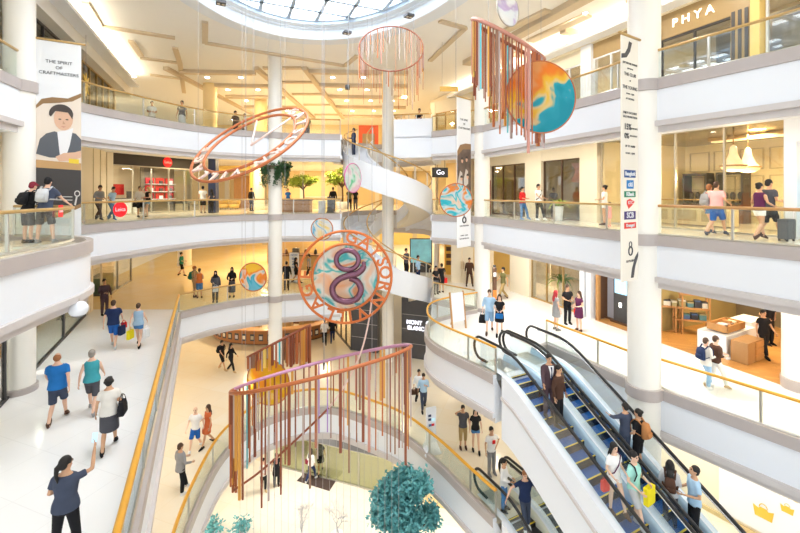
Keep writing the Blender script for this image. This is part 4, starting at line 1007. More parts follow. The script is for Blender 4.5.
p = r.pt(-8.2, .7); t = thing('tall_planter', 'green palm in a tall tapered white planter behind the glass entrance', 'plant', p); mb = MB(); mb.lathe([(.0, 0), (.18, 0), (.30, 1.15), (.26, 1.15), (.0, 1.1)], p, 18); mb.obj('planter', mat('planter_gold', (.75, .62, .38), .4), t, True); mb = MB(); fronds(mb, p + Vector((0, 0, 1.1)), 16, 1.1, rp, .08); mb.obj('fronds', LEAF, t)
p = r.pt(-3.6, .75)
t = r.thing('photo_kiosk', 'tall brown kiosk with a lit blue screen in the brown shop', 'kiosk', -3.9, 1.0)
r.part(t, 'cabinet_body', WOOD, (-4.25, .6, .1, -3.8, 1.4, 2.15)); r.part(t, 'front_panel', DARK, (-5.0, .6, .1, -4.25, 1.3, 2.15)); r.part(t, 'screen', SCREEN, (-4.92, .57, 1.35, -4.32, .6, 2.0)); r.part(t, 'slot_light', LAMPW, (-4.7, .57, .75, -4.6, .6, .95)); r.part(t, 'base', BROWN, (-5.1, .5, .014, -3.75, 1.45, .1))
t = r.thing('grey_panel_stand', 'grey upright panel left of the lit kiosk', 'panel', -5.1, .9); r.part(t, 'panel', mat('blue_grey_panel', (.35, .36, .42), .4), (-5.5, .8, .08, -5.12, 1.0, 2.0)); r.part(t, 'foot', BROWN, (-5.52, .7, .014, -5.1, 1.1, .08))
cyl_struct(12.0, 12.3, .42, L2, L3 - .75, COLUMN)
# wood-floored shop
S = Fr((11.0, 17.3), (.93, -.36), L2)
t = S.thing('shelving_unit', 'three-tier wooden shelving unit with boxes in the wood-floored shop', 'shelf', .6, .2)
for x0, x1, z in ((0, 1.75, 1.05), (.55, 1.75, .55), (.7, 1.75, 1.62)): S.part(t, 'shelf', WOOD, (x0, 0, z, x1, .45, z + .06))
for x in (0.0, .52, .75, 1.7): S.part(t, 'leg', WOOD, (x, .0, 0, x + .06, .06, 1.62 if x > .6 else 1.05)); S.part(t, 'leg', WOOD, (x, .39, 0, x + .06, .45, 1.62 if x > .6 else 1.05))
SW = [mat('box_white', (.8, .78, .7), .5), mat('box_teal', (.12, .30, .34), .5), mat('box_black', (.05, .05, .06), .5), mat('box_olive', (.40, .36, .18), .5), mat('box_blue', (.08, .16, .36), .5)]
spots = [(.12, 1.11, .26, .24, 0), (.42, 1.11, .18, .20, 3), (.68, 1.11, .24, .28, 3), (.98, 1.11, .22, .22, 1), (1.25, 1.11, .2, .3, 2), (1.5, 1.11, .18, .26, 0), (.85, .61, .22, .2, 4), (1.12, .61, .22, .24, 2), (1.4, .61, .24, .26, 1), (.9, 1.68, .2, .2, 2), (1.2, 1.68, .24, .16, 0), (1.5, 1.68, .18, .22, 4)]
where = ['far left on the middle shelf', 'second from left on the middle shelf', 'third from left on the middle shelf', 'fourth from left on the middle shelf', 'fifth from left on the middle shelf', 'right end of the middle shelf', 'left on the lowest shelf', 'centre of the lowest shelf', 'right on the lowest shelf', 'left on the top shelf', 'centre of the top shelf', 'right on the top shelf']
cn = ['white', 'teal', 'black', 'olive', 'blue']
for (x, z, w_, h_, ci), wh in zip(spots, where):
    t = S.thing('packaging_box', 'small %s box %s of the wooden unit' % (cn[ci], wh), 'box', x + w_ / 2, .2, z, 'boxes on the wooden shelving'); S.part(t, 'carton', SW[ci], (x, .1, z + .002, x + w_, .34, z + h_)); S.part(t, 'lid', SW[(ci + 2) % 5], (x - .005, .095, z + h_ - .05, x + w_ + .005, .345, z + h_ + .005))
S2 = Fr((11.5, 14.45), (.884, .468), L2)
t = S2.thing('display_plinth', 'white display counter with a wooden tray box in the wood-floored shop', 'counter', 1.1, .8)
S2.part(t, 'counter_body', WHITE, (0, 0, .02, 2.1, .92, .80)); S2.part(t, 'counter_wing', WHITE, (2.1, .1, .02, 3.2, .8, .95)); S2.part(t, 'floor_plate', WHITE, (-.05, -.10, .015, 2.2, .0, .045))
t = S2.thing('tray_box', 'shallow open wooden tray box on the white display counter', 'box', .9, .3, .85)
for b in ((.2, .05, .86, 1.5, .70, .95), (.2, .05, .95, .25, .70, 1.1), (1.45, .05, .95, 1.5, .70, 1.1), (.2, .05, .95, 1.5, .1, 1.1), (.2, .65, .95, 1.5, .70, 1.1)): S2.part(t, 'board', WOOD, b)
for q, (x, c_) in enumerate(((.45, 0), (.8, 3), (1.15, 0))): 
    t = S2.thing('small_product', 'small %s product %s in the wooden tray' % (('white', 'tan', 'cream')[q], ('at the left', 'in the middle', 'at the right')[q]), 'product', x, .35, .95); S2.part(t, 'carton', [WHITE, WOOD, CREAM][q], (x, .25, .952, x + .2, .5, 1.08 + .06 * (q == 1))); S2.part(t, 'lid', WHITE, (x - .005, .245, 1.04, x + .205, .505, 1.06))
t = S2.thing('drawer_block', 'brown wooden drawer block in front of the white display counter', 'cabinet', 1.0, -.25)
S2.part(t, 'cabinet_body', mat('drawer_wood', (.36, .20, .08), .4, noise=.1), (.0, -.62, .02, 1.15, -.13, .74)); 
for q in range(3): S2.part(t, 'drawer', WOOD, (.55, -.645, .06 + q * .22, 1.12, -.62, .25 + q * .22))
r.part(r.thing('wall_screen', 'lit wall screen in the back of the wood-floored shop', 'screen', -.6, 6.3, 1.5), 'screen', SCREEN, (-1.2, 6.38, 1.45, -.1, 6.42, 2.2))
r.part(bpy.data.objects['wall_screen'], 'frame', DARK, (-1.25, 6.42, 1.4, -.05, 6.48, 2.25))
t = r.thing('wall_board', 'plain orange-brown panel on the back wall right of the screen', 'panel', .9, 6.3, 1); r.part(t, 'board', mat('orange_board', (.62, .30, .08), .5), (.2, 6.38, .8, 1.5, 6.46, 2.5)); r.part(t, 'frame', WOOD, (.15, 6.4, .75, 1.55, 6.48, .8))
t = r.thing('dark_shelf_cabinet', 'dark cabinet at the back of the wood-floored shop behind the staff', 'cabinet', 2.4, 5.9); r.part(t, 'cabinet_body', BROWN, (1.8, 5.6, 0, 3.2, 6.4, 2.6)); 
for q in range(3): r.part(t, 'shelf', WOOD, (1.85, 5.5, .6 + q * .6, 3.15, 5.6, .65 + q * .6))

# ---------------- right side, lowest gallery: advertising wall
r = Fr((10.0, 13.5), (.55, -.835), L1)
r.wall(-9, 8, 0, 0, H, CREAM, 'wall_right', .2)
t = r.thing('advertising_wall', 'white advertising panel with golden bags on the lowest gallery wall', 'advertisement', 3, -.05)
r.part(t, 'panel', WHITE, (.44, -.06, .25, 7.0, -.005, 3.0)); r.part(t, 'skirting', mat('golden_skirting', (.72, .55, .28), .4), (-3, -.07, .0, 7, -.0, .14))
GO = mat('golden_print', (.95, .52, .06), .5)
text('ARTICULSI', .26, r.mount(2.2, -.075, 1.72), mat('pale_gold_print', (.85, .66, .20), .5), t, .004)
for x, z, s_, nm in ((1.54, .85, .58, 'printed_handbag'), (2.07, 1.3, .36, 'printed_purse')):
    M = r.M @ Matrix.Translation((x, -.072, z)); mb = MB(M)
    mb.prism([(-.42 * s_, .28 * s_), (-.34 * s_, -.25 * s_), (.34 * s_, -.25 * s_), (.42 * s_, .28 * s_), (.2 * s_, .18 * s_), (.12 * s_, .28 * s_), (-.12 * s_, .28 * s_), (-.2 * s_, .18 * s_)], .01); mb.obj(nm, GO, t)
    mb = MB(M); mb.tube([(.16 * s_ * math.cos(a), 0, .28 * s_ + .2 * s_ * math.sin(a)) for a in [PI * i / 8 for i in range(9)]], .02 * s_, 5); mb.obj('printed_handle', GO, t)

# ---------------- left side
LFn = Fr((-13.0, 14.0), (-.388, .922), L3)
LFn.wall(-5, 11.2, 0, 0, H, CREAM, 'wall_left', .3)
for x in (8.3, 9.6, 10.9): LFn.wall(x, x + .06, -.03, 0, H, PANLINE, 'wall_left', y1=0)
l = Fr((-17.25, 24.4), (2.35, 6.2), L3)
t = l.glazing('camera shop front with black fascia and red round sign', .1, 6.5, 3.0, 0, 5, SHOPG, STEEL, headm=mat('black_fascia', (.035, .03, .03), .4), zt=3.75)
RD = mat('lit_red_sign', (.85, .01, .02), .4, emit=.5)
M = l.M @ Matrix.Translation((3.75, -.12, 3.42)) @ Matrix.Rotation(PI / 2, 4, 'X'); mb = MB(M); mb.lathe([(.0, 0), (.34, 0), (.34, .05), (.0, .05)], (0, 0, 0), 28); mb.obj('round_sign', RD, t)
text('Leica', .26, l.mount(3.75, -.18, 3.42), WHITE, t, .01)
l.wall(0, 6.6, 4.0, 0, H, CREAM, 'wall_left'); l.wall(3.9, 6.6, 2.6, 0, H, mat('dark_shop_wall', (.16, .14, .11), .5), 'wall_left'); l.wall(-.3, .05, -.2, 0, H, CREAM, 'wall_left', y1=4)
t = l.thing('wall_display', 'red and white product display shelves in the camera shop', 'display shelf', 5, 2.4)
for i, x in enumerate((4.2, 5.0, 5.8)):
    for j, z in enumerate((.9, 1.45, 2.0)): l.part(t, 'red_panel', REDP, (x, 2.52, z, x + .65, 2.58, z + .42)); l.part(t, 'shelf', WHITE, (x, 2.3, z - .04, x + .7, 2.58, z)); l.part(t, 'product', [DARK, WHITE, DARK][(i + j) % 3], (x + .2, 2.36, z, x + .45, 2.48, z + .24))
t = l.thing('product_counter', 'white counter with red panels at the left of the camera shop', 'counter', 1.2, 2.2)
for x in (.3, 1.6, 2.9): l.part(t, 'red_panel', REDP, (x, 3.9, 1.2, x + .7, 3.98, 1.95))
l.part(t, 'counter_body', WHITE, (.3, 2.0, 0, 3.2, 2.5, .95)); l.part(t, 'counter_top', DARK, (.25, 1.95, .95, 3.25, 2.55, 1.0)); l.part(t, 'screen', DARK, (2.6, 2.2, 1.0, 3.1, 2.25, 1.45))
t = l.thing('lounge_table', 'dark low display table at the right end of the camera shop', 'table', 5.6, .9); l.part(t, 'table_top', DARK, (4.9, .6, .55, 6.3, 1.3, .62)); 
for x, y in ((4.95, .65), (6.2, .65), (4.95, 1.2), (6.2, 1.2)): l.part(t, 'leg', DARK, (x, y, 0, x + .06, y + .06, .55))
for q, x in enumerate((5.1, 5.7)): l.part(l.thing('black_case', 'small black case %s on the dark low table' % ('left', 'right')[q], 'case', x, .9, .62), 'case_body', DARK, (x, .75, .622, x + .4, 1.1, .86))
# red round poster on the balustrade glass
def glass_sign(label, p, rr, right, txt=True):
    t = thing('round_sticker', label, 'sticker', p); M = facing(p, right); mb = MB(M); mb.lathe([(.0, 0), (rr, 0), (rr, .006), (.0, .006)], (0, 0, 0), 28); mb.obj('sticker_disc', RD, t)
    text('Leica', rr * .72, M @ Matrix.Translation((0, 0, .012)), WHITE, t, .003)
def on_rail(line, px, py, ins):
    k = (px - 400) / F; ln = offset(dedupe(line), ins)
    for a, b in zip(ln, ln[1:]):
        fa, fb = a.x - k * a.y, b.x - k * b.y
        if fa * fb <= 0 and abs(fa - fb) > 1e-9:
            q = a.lerp(b, fa / (fa - fb)); t = (b - a).normalized(); q = q + Vector((t.y, -t.x)) * .012
            return Vector((q.x, q.y, EYE + (HZ - py) / F * q.y)), (t.x, t.y, 0)
p, tn = on_rail(E3F, 120, 209.5, -.02); glass_sign('round red sticker with white script on the balustrade by the camera shop', p, .31, tn)
p, tn = on_rail(E3L, 60, 211, -.32); t = thing('red_sticker', 'small red rectangular sticker on the near left balcony glass', 'sticker', p); mb = MB(facing(p, tn)); mb.box(-.1, -.14, 0, .1, .14, .006); mb.obj('sticker_sheet', RD, t); text('Leica', .1, facing(p, tn) @ Matrix.Translation((0, 0, .01)), WHITE, t, .002)
# top left gallery
l4 = Fr((-12.6, 14.0), (-.388, .922), L4)
l4.wall(-6, 14, .5, 0, TOP - L4, CREAM, 'wall_left'); l4.wall(-6, 14, -.4, 3.1, TOP - L4, mat('white_bulkhead', (.86, .84, .78), .55), 'wall_left', y1=.5)
l4.glazing('dark shopfront on the topmost left gallery behind the banner', -2.5, 5.0, 3.0, .1, 4, DGL, DARK); l4.wall(-2.5, 5.0, .42, 0, 3.1, mat('dim_green_wall', (.10, .12, .10), .4), 'wall_left', .05)
l4.glazing('dark shopfront with brass mullions further along the topmost left gallery', 5.6, 11.5, 3.0, .1, 5, DGL, BRONZE); l4.wall(5.6, 11.5, .42, 0, 3.1, GOLDB, 'wall_left', .05)
p = l4.pt(3.9, -.9, 1.4); t = l4.thing('star_ornament', 'golden star ornament hanging beside the tall banner', 'ornament', 3.6, -.6, 1.3)
for q in range(4):
    a = PI * q / 4; mb = MB(l4.M); c_ = Vector((3.6, -.6, 1.5)); d_ = Vector((math.cos(a), 0, math.sin(a))) * .5; mb.tube([c_ - d_, c_, c_ + d_], [.02, .07, .02], 6); mb.obj('ray', mat('gilded', (.85, .58, .12), .3, metal=.3), t)
mb = MB(l4.M); mb.tube([(3.6, -.6, 1.5), (3.6, -.6, TOP - L4)], .01, 5); mb.obj('suspension_wire', WIRE, t)
# walkway level left
l = Fr((-12.0, 13.3), (-3.0, 6.2), L2)
l.wall(-6, 7.4, 3.0, 0, H, DKWALL, 'wall_left'); l.wall(-6, 7.4, -.06, 3.0, H, CREAM, 'wall_left', y1=.3)
l.wall(7.0, 7.45, -.12, 0, H, CREAM, 'wall_left', y1=3); l.wall(7.55, 8.0, -.12, 0, H, CREAM, 'wall_left', y1=3); l.wall(-.6, -.25, -.12, 0, H, DARK, 'wall_left', y1=.3)
l.glazing('tinted shopfront running along the left walkway under the balcony', .2, 6.9, 2.95, 0, 2, glass('smoked_glass', (.62, .66, .64), .14), DARK)
l.glazing('dark-framed shopfront behind the round column at the left edge', -6, -.6, 2.95, 0, 4, DGL, DARK)
t = l.thing('orange_counter', 'orange lit counter behind the tinted glass by the left walkway', 'counter', 3, 1.6); l.part(t, 'counter_body', mat('orange_front', (.75, .38, .06), .4), (1.0, 1.4, 0, 6.5, 2.0, .9)); l.part(t, 'counter_top', DARK, (.95, 1.35, .9, 6.55, 2.05, .95))
for q, x in enumerate((1.8, 3.4, 5.0)): t = l.thing('display_block', 'dark display block on the orange counter, %s' % ('nearest', 'middle', 'farthest')[q], 'display', x, 1.6, .95); l.part(t, 'block', BROWN, (x, 1.5, .952, x + .7, 1.9, 1.5)); l.part(t, 'cover', WOOD, (x - .01, 1.49, 1.5, x + .71, 1.91, 1.54))
l = Fr((-15.6, 21.4), (-.3, .95), L2)
l.wall(-.3, 9, 2.2, 0, H, mat('white_shop_wall', (.78, .78, .76), .5), 'wall_left')
l.glazing('jewellery shop window with dark kerb beyond the man in the dark suit', 1.2, 6.2, 3.0, .4, 2, SHOPG, STEEL)
t = l.thing('display_case', 'green glass display case in the window beyond the man in the dark suit', 'display case', 3.2, 1.0); l.part(t, 'cabinet_body', mat('deep_green_case', (.07, .13, .08), .3), (2.4, .75, .05, 4.2, 1.5, .95)); l.part(t, 'glass_case', SHOPG, (2.4, .75, .95, 4.2, 1.5, 1.35)); l.part(t, 'plinth', DARK, (2.2, .5, .0, 4.6, 1.7, .05))
t = l.thing('wall_cabinet', 'white lit cabinet with dark upper shelf inside the jewellery shop', 'cabinet', 3.5, 2.0); l.part(t, 'cabinet_body', WHITE, (2.2, 1.8, .0, 5.2, 2.15, 2.4)); l.part(t, 'shelf', CHAR, (2.6, 1.7, 1.7, 4.6, 1.8, 2.1))
# ---------------- far end walls
far = Fr((-34, 46), (1, 0), 0)
for z, m in ((L1, CREAM), (L2, YELW), (L3, CREAM2), (L4, CREAM2)): far.wall(0, 68, 0, z, z + H, m, 'wall_back', .3)
far.wall(0, 68, -.2, L4 + 3.0, TOP, CREAM2, 'wall_back', .3)
for q in range(9):
    for z in (L2, L3): far.wall(6 + q * 4.2, 6.5 + q * 4.2, -.15, z, z + H, PANLINE if q % 2 else CREAM, 'wall_back', .15)
fr = Fr((-1.6, 33.5), (.70, -.72), L3)                               # wall behind the spiral stair, right part
for z in (L2, L3, L4):
    f2 = Fr((-1.6, 36), (.66, -.75), z); f2.wall(5.2, 13.5, 2.6, 0, H if z < L4 else TOP - L4, CREAM2 if z != L2 else YELW, 'wall_back')
    f2.wall(6.0, 6.5, 0, 0, H, CREAM, 'wall_back', .3); f2.wall(9.3, 9.9, 0, 0, H, CREAM, 'wall_back', .3)
f2 = Fr((-1.6, 36), (.66, -.75), L4); f2.glazing('shopfront at the far end of the topmost gallery right of the stair', 6.5, 9.3, 2.8, .1, 3, SHOPG, BRONZE, headm=CREAM)
t = f2.thing('display_shelf', 'wooden shelf unit in the far shop on the topmost gallery', 'shelf', 8, 2)
for q in range(4): f2.part(t, 'shelf', WOOD, (6.8, 2.0, .4 + q * .6, 9.0, 2.5, .45 + q * .6))
for x in (6.8, 8.95): f2.part(t, 'side_panel', WOOD, (x, 2.0, 0, x + .05, 2.5, 2.3))
f2 = Fr((-1.6, 36), (.66, -.75), L3)
p = Q(440, 172.5, 25.0); t = thing('hanging_shop_sign', 'black hanging box sign with white script right of the spiral stair', 'sign', p)
mb = MB(facing(p, (1, .25, 0))); mb.box(-.5, -.3, -.06, .5, .3, .06); mb.obj('sign_box', BLACK, t); text('Go', .42, facing(p, (1, .25, 0)) @ Matrix.Translation((0, 0, .08)), mat('lit_white_letter', (.9, .9, 1), .4, emit=1.5), t, .01)
for x in (-.3, .3): mb = MB(); mb.tube([(p.x + x, p.y + x * .25, p.z + .3), (p.x + x, p.y + x * .25, L4 - .75)], .015, 5); mb.obj('rod', DARK, t)
for q, (x, c_) in enumerate(((6.8, REDP), (7.4, BROWN), (8.0, DARK), (8.6, WOOD))):
    t = f2.thing('garment_rack', 'clothes stand with a %s garment right of the spiral stair' % ('red', 'brown', 'black', 'tan')[q], 'clothes stand', x, 1.2); f2.part(t, 'post', STEEL, (x - .02, 1.18, 0, x + .02, 1.22, 1.9)); f2.part(t, 'garment', c_, (x - .22, 1.05, .8, x + .22, 1.35, 1.85)); f2.part(t, 'foot', STEEL, (x - .2, 1.0, 0, x + .2, 1.4, .03))
f2 = Fr((-1.6, 36), (.66, -.75), L2)
t = f2.thing('video_wall', 'turquoise lit picture wall in the far shop right of the spiral stair', 'screen', 6, 2.2); mb = MB(facing(Q(421, 251, 30), (1, 0, 0))); mb.box(-.75, -.85, -.05, .75, .85, 0); o = mb.obj('screen', mat('turquoise_screen', (.22, .55, .72), .3, emit=.3, noise=.7, scale=1.3), t); mb = MB(facing(Q(421, 251, 30), (1, 0, 0))); mb.box(-.82, -1.9, -.12, .82, .92, -.05); mb.obj('frame', DARK, t)
OC = mat('orange_counter_front', (.85, .50, .08), .4)
p = P(432, 268, L2); t = thing('orange_counter', 'small orange counter in front of the turquoise picture wall', 'counter', (*p, L2)); mb = MB(); mb.cbox((*p, L2), (.8, .5, .9)); mb.obj('counter_body', OC, t); mb = MB(); mb.cbox((*p, L2 + .9), (.86, .56, .04)); mb.obj('counter_top', WOOD, t)
p = P(450, 274, L2); t = thing('tall_cabinet', 'tall yellow lit cabinet beside the cream doors', 'cabinet', (*p, L2)); mb = MB(); mb.cbox((*p, L2), (.8, .5, 2.2)); mb.obj('cabinet_body', OC, t)
for z in (.7, 1.2, 1.7): mb = MB(); mb.cbox((p.x, p.y - .27, L2 + z), (.6, .04, .3)); mb.obj('display_niche', BROWN, t)
p = P(463, 284, L2); t = thing('double_door', 'cream double door behind the guard in the far corridor', 'door', (*p, L2))
for x in (-.36, .36): mb = MB(); mb.cbox((p.x + x, p.y + .4, L2), (.70, .06, 2.6)); q_ = mb.obj('door_leaf', CREAM, t); mb = MB(); mb.cbox((p.x + x * .2, p.y + .35, L2 + .9), (.03, .05, .5)); mb.obj('handle', BRONZE, t)
mb = MB(); mb.cbox((p.x, p.y + .45, L2 + 2.6), (1.6, .1, .1)); mb.obj('door_frame', BRONZE, t)
p = P(436, 284, L2); cyl_struct(P(436.5, 272, L2).x, P(436.5, 272, L2).y, .22, L2, L3 - .75, WHITE)
# ---------------- eye-level hall
def on(px, py, z): q = P(px, py, z); return Vector((q.x, q.y, z + .002))
p = on(213.5, 212.6, L3); mb = MB(); mb.cbox(p, (.5, .5, H)); struct('wall_back', mb, NAVYP)
t = thing('portal', 'golden archway leading into the yellow passage beyond the navy pillar', 'archway', on(234, 210, L3))
c_ = on(234, 209.5, L3); mb = MB()
for pts in ([(-1.45, 0, 0), (-1.45, 0, 3.0), (-1.2, 0, 3.3), (1.2, 0, 3.3), (1.45, 0, 3.0), (1.45, 0, 0)],): mb.tube([c_ + Vector(q) for q in pts], .22, 8); mb.obj('arch_frame', mat('glossy_gold_paint', (.90, .62, .16), .3), t, True)
mb = MB(); mb.cbox(c_ + Vector((-.35, 3.0, 0)), (1.7, .2, 2.8)); mb.obj('door_panel', WOOD, t)
cyl_struct(*on(259, 210, L3).xy, .42, L3, L4 - .75, CREAM, base=CREAM); cyl_struct(-11.2, 33, .5, L4, TOP, CREAM2, base=CREAM2); cyl_struct(-13.2, 28.5, .45, L4, TOP, CREAM2, base=CREAM2); cyl_struct(on(259, 240, L2).x, 33.0, .5, L2, L3 - .75, CREAM, base=CREAM)
for q, (x, y) in enumerate(((224, 209.5), (234, 209.5))):
    c_ = on(x, y, L3); t = thing('tub_chair', 'yellow tub chair in the golden passage, %s' % ('left one', 'right one')[q], 'chair', c_, 'yellow tub chairs'); m_ = mat('mustard_fabric', (.80, .52, .12), .7)
    mb = MB(); mb.lathe([(.0, .12), (.38, .12), (.42, .42), (.0, .45)], c_, 16); mb.obj('seat', m_, t, True); mb = MB(); mb.tube([c_ + Vector((.42 * math.cos(a), .42 * math.sin(a), .62)) for a in [PI * i / 10 - .2 for i in range(13)]], [(.22, .07)] * 13, 8); mb.obj('backrest', m_, t, True)
    for a in range(4): mb = MB(); mb.cbox(c_ + Vector((.28 * math.cos(a * PI / 2 + .8), .28 * math.sin(a * PI / 2 + .8), 0)), (.04, .04, .13)); mb.obj('leg', BROWN, t)
def tree(label, c, crown, r, trunk, m, k, seed, size=.2, name='tree', bark=BROWN, planter=None):
    rng = random.Random(seed); t = thing(name, label, 'tree', c); c = Vector(c)
    mb = MB(); mb.tube([c + Vector((0, 0, .02)), c + Vector((.06, .0, trunk * .5)), c + Vector((0, .02, trunk))], [.09, .07, .06], 8)
    for q in range(7):
        a = q * 2.4; e = Vector((r[0] * .6 * math.cos(a), r[1] * .6 * math.sin(a), crown + r[2] * rng.uniform(-.5, .5))); mb.tube([c + Vector((0, 0, trunk * .8)), c + e * .5 + Vector((0, 0, trunk * .45)), c + e], [.05, .035, .015], 6)
    mb.obj('trunk', bark, t, True)
    mb = MB()
    for q in range(13):
        a = q * 2.4 + rng.random(); d = rng.uniform(.35, .85) if q else 0
        leafcloud(mb, c + Vector((r[0] * d * math.cos(a), r[1] * d * math.sin(a), crown + r[2] * rng.uniform(-.75, .75) * (1.15 - d))), (r[0] * .30, r[1] * .30, r[2] * .24), k // 13, rng, size)
    o = mb.obj('foliage', m, t, fixn=False); 
    if planter: mb = MB(); mb.lathe([(.0, 0), (planter[0] * .8, 0), (planter[0], planter[1]), (.0, planter[1])], c, 18); mb.obj('planter', planter[2], t, True)
    return t
tree('flat-crowned green tree left of its twin in the eye-level hall', on(303, 209, L3), 2.3, (1.15, .9, .65), 2.0, LEAF2, 700, 4, .16, planter=(.5, .6, WHITE))
tree('flat-crowned green tree right of its twin beside the spiral stair', on(342, 209, L3), 2.55, (1.6, 1.0, .75), 2.2, LEAF2, 800, 5, .16, planter=(.5, .6, WHITE))
c_ = on(301, 212, L3); t = thing('planter_counter', 'low wooden counter with planting below the left tree in the hall', 'counter', c_)
mb = MB(); mb.cbox(c_ + Vector((-.4, 0, 0)), (2.2, .8, .8), 0); mb.obj('counter_body', WOOD, t); mb = MB(); mb.cbox(c_ + Vector((-.4, 0, .8)), (2.3, .9, .06)); mb.obj('counter_top', BROWN, t)
c_ = on(322, 213, L3); t = thing('white_plinth', 'small white plinth between the two trees', 'plinth', c_); mb = MB(); mb.cbox(c_, (.45, .4, .78), 0, 0, .03); mb.obj('plinth_body', WHITE, t); mb = MB(); mb.cbox(c_ + Vector((0, 0, .78)), (.5, .45, .04)); mb.obj('plinth_cap', WHITE, t)
c_ = on(314, 209, L3); t = thing('white_counter', 'long white counter with a yellow front behind the trees', 'counter', c_); mb = MB(); mb.cbox(c_ + Vector((.8, .6, 0)), (3.2, .7, .95)); mb.obj('counter_body', mat('pale_yellow_front', (.82, .66, .30), .5), t); mb = MB(); mb.cbox(c_ + Vector((.8, .6, .95)), (3.3, .8, .05)); mb.obj('counter_top', WHITE, t)
c_ = on(330.5, 213.5, L3); t = thing('notice_board', 'upright dark notice board at the rail beside the black cable', 'sign', c_); mb = MB(); mb.cbox(c_ + Vector((0, 0, .1)), (.42, .06, 1.0)); mb.obj('board', CHAR, t); mb = MB(); mb.cbox(c_, (.46, .35, .1)); mb.obj('foot', DARK, t)
# hanging plant round the slim column
rng = random.Random(21); cx, cy = COLS['C2'][:2]
t = thing('hanging_plant', 'dark green trailing plant ring round the slim far-left column', 'plant', (cx, cy, L4 - 1.9)); mb = MB()
for q in range(26):
    a = rng.uniform(0, 2 * PI); leafcloud(mb, (cx + .62 * math.cos(a), cy + .62 * math.sin(a), L4 - 1.75 + rng.uniform(-.1, .15)), (.22, .22, .22), 12, rng, .13)
for q in range(14):
    a = rng.uniform(0, 2 * PI); ln = rng.uniform(.3, 1.3)
    for j in range(6): leafcloud(mb, (cx + .66 * math.cos(a), cy + .66 * math.sin(a), L4 - 1.9 - ln * j / 6), (.09, .09, .12), 5, rng, .10)
mb.obj('foliage', mat('dark_trailing_leaf', (.035, .10, .03), .5, noise=.5, scale=4), t, fixn=False)
mb = MB(); mb.lathe([(.38, L4 - 1.85), (.60, L4 - 1.85), (.62, L4 - 1.65), (.38, L4 - 1.65)], (cx, cy, 0), 20); mb.obj('planter_ring', BROWN, t)
# ---------------- walkway-level hall: cafe and standee
c_ = Vector((-8.0, 31.5, L2)); t = thing('cafe_counter', 'dark cafe counter behind the slim far-left column on the walkway level', 'counter', c_); mb = MB(); mb.cbox(c_, (3.8, .9, 1.05)); mb.obj('counter_body', GOLDB, t); mb = MB(); mb.cbox(c_ + Vector((0, 0, 1.05)), (4.0, 1.1, .08)); mb.obj('counter_top', BROWN, t)
for q in range(5):
    c2 = c_ + Vector((-1.5 + q * .75, .05, 1.132)); t = thing('coffee_machine' if q == 2 else 'jar', ('dark jar first from the left on the cafe counter', 'dark jar second from the left on the cafe counter', 'dark coffee machine in the middle of the cafe counter', 'dark jar second from the right on the cafe counter', 'dark jar first from the right on the cafe counter')[q], 'machine' if q == 2 else 'jar', c2)
    mb = MB(); (mb.cbox(c2, (.5, .4, .45), 0, 0, .03) if q == 2 else mb.lathe([(.0, 0), (.12, 0), (.13, .25), (.07, .3), (.07, .36), (.0, .36)], c2, 12)); mb.obj('jar_body' if q != 2 else 'machine_body', DARK if q % 2 == 0 else BROWN, t, q != 2); mb = MB(); mb.lathe([(.0, .36 if q != 2 else .45), (.08, .36 if q != 2 else .45), (.06, .42 if q != 2 else .5), (.0, .42 if q != 2 else .5)], c2, 12); mb.obj('lid', STEEL, t, True)
mb = MB(); mb.cbox((-8, 34, L2), (6, .2, 2.9)); struct('wall_back', mb, GOLDB)
c_ = on(287.5, 287, L2); t = thing('standing_banner', 'white standing banner with blue lettering beside the slim column', 'banner', c_ + Vector((0, 1.2, 0))); c_ = c_ + Vector((.1, 1.2, 0)); mb = MB(); mb.cbox(c_ + Vector((0, 0, .06)), (.62, .03, 1.9)); mb.obj('banner_cloth', WHITE, t); mb = MB(); mb.cbox(c_, (.66, .3, .06)); mb.obj('base', STEEL, t)
text('SALE', .34, facing(c_ + Vector((.0, -.03, 1.3)), (0, 0, 1), (-1, 0, 0)), mat('blue_print', (.03, .18, .55), .5), t, .004); text('NOW', .16, facing(c_ + Vector((0, -.03, 1.8)), (1, 0, 0)), mat('blue_print', (.03, .18, .55), .5), t, .004)
# easel signs on the landing
for (x, y, yaw, lab) in ((2.55, 17.6, .5, 'white A-frame sign with wooden edge standing on the escalator landing'),):
    c_ = Vector((x, y, L2)); t = thing('easel_sign', lab, 'sign', c_); M = Matrix.Translation(c_) @ Matrix.Rotation(yaw, 4, 'Z') @ Matrix.Rotation(-.14, 4, 'X'); mb = MB(M); mb.box(-.32, -.02, .35, .32, .02, 1.55); mb.obj('board', WHITE, t)
    mb = MB(M); mb.box(.32, -.03, .0, .38, .03, 1.6); mb.box(-.38, -.03, .0, -.32, .03, 1.6); mb.obj('easel_frame', WOOD, t); mb = MB(M); mb.tube([(0, 0, 1.4), (0, .62, .12)], .02, 6); mb.obj('rear_leg', WOOD, t)
c_ = on(494.5, 299, L2); t = thing('info_pole', 'slim brown information pole with orange foot on the walkway level', 'pole', c_); mb = MB(); mb.cbox(c_, (.22, .16, 1.75), 0, 0, .03); mb.obj('pole_body', BROWN, t); mb = MB(); mb.cbox(c_ + Vector((0, -.095, 1.25)), (.16, .03, .22)); mb.obj('display', WHITE, t); mb = MB(); mb.cbox(c_ + Vector((0, 0, 1.75)), (.16, .12, .12), 0, 0, .03); mb.obj('cap', DARK, t); mb = MB(); mb.cbox(c_ + Vector((0, -.09, 0)), (.2, .03, .5)); mb.obj('foot_panel', mat('orange_foot', (.85, .28, .05), .5), t)
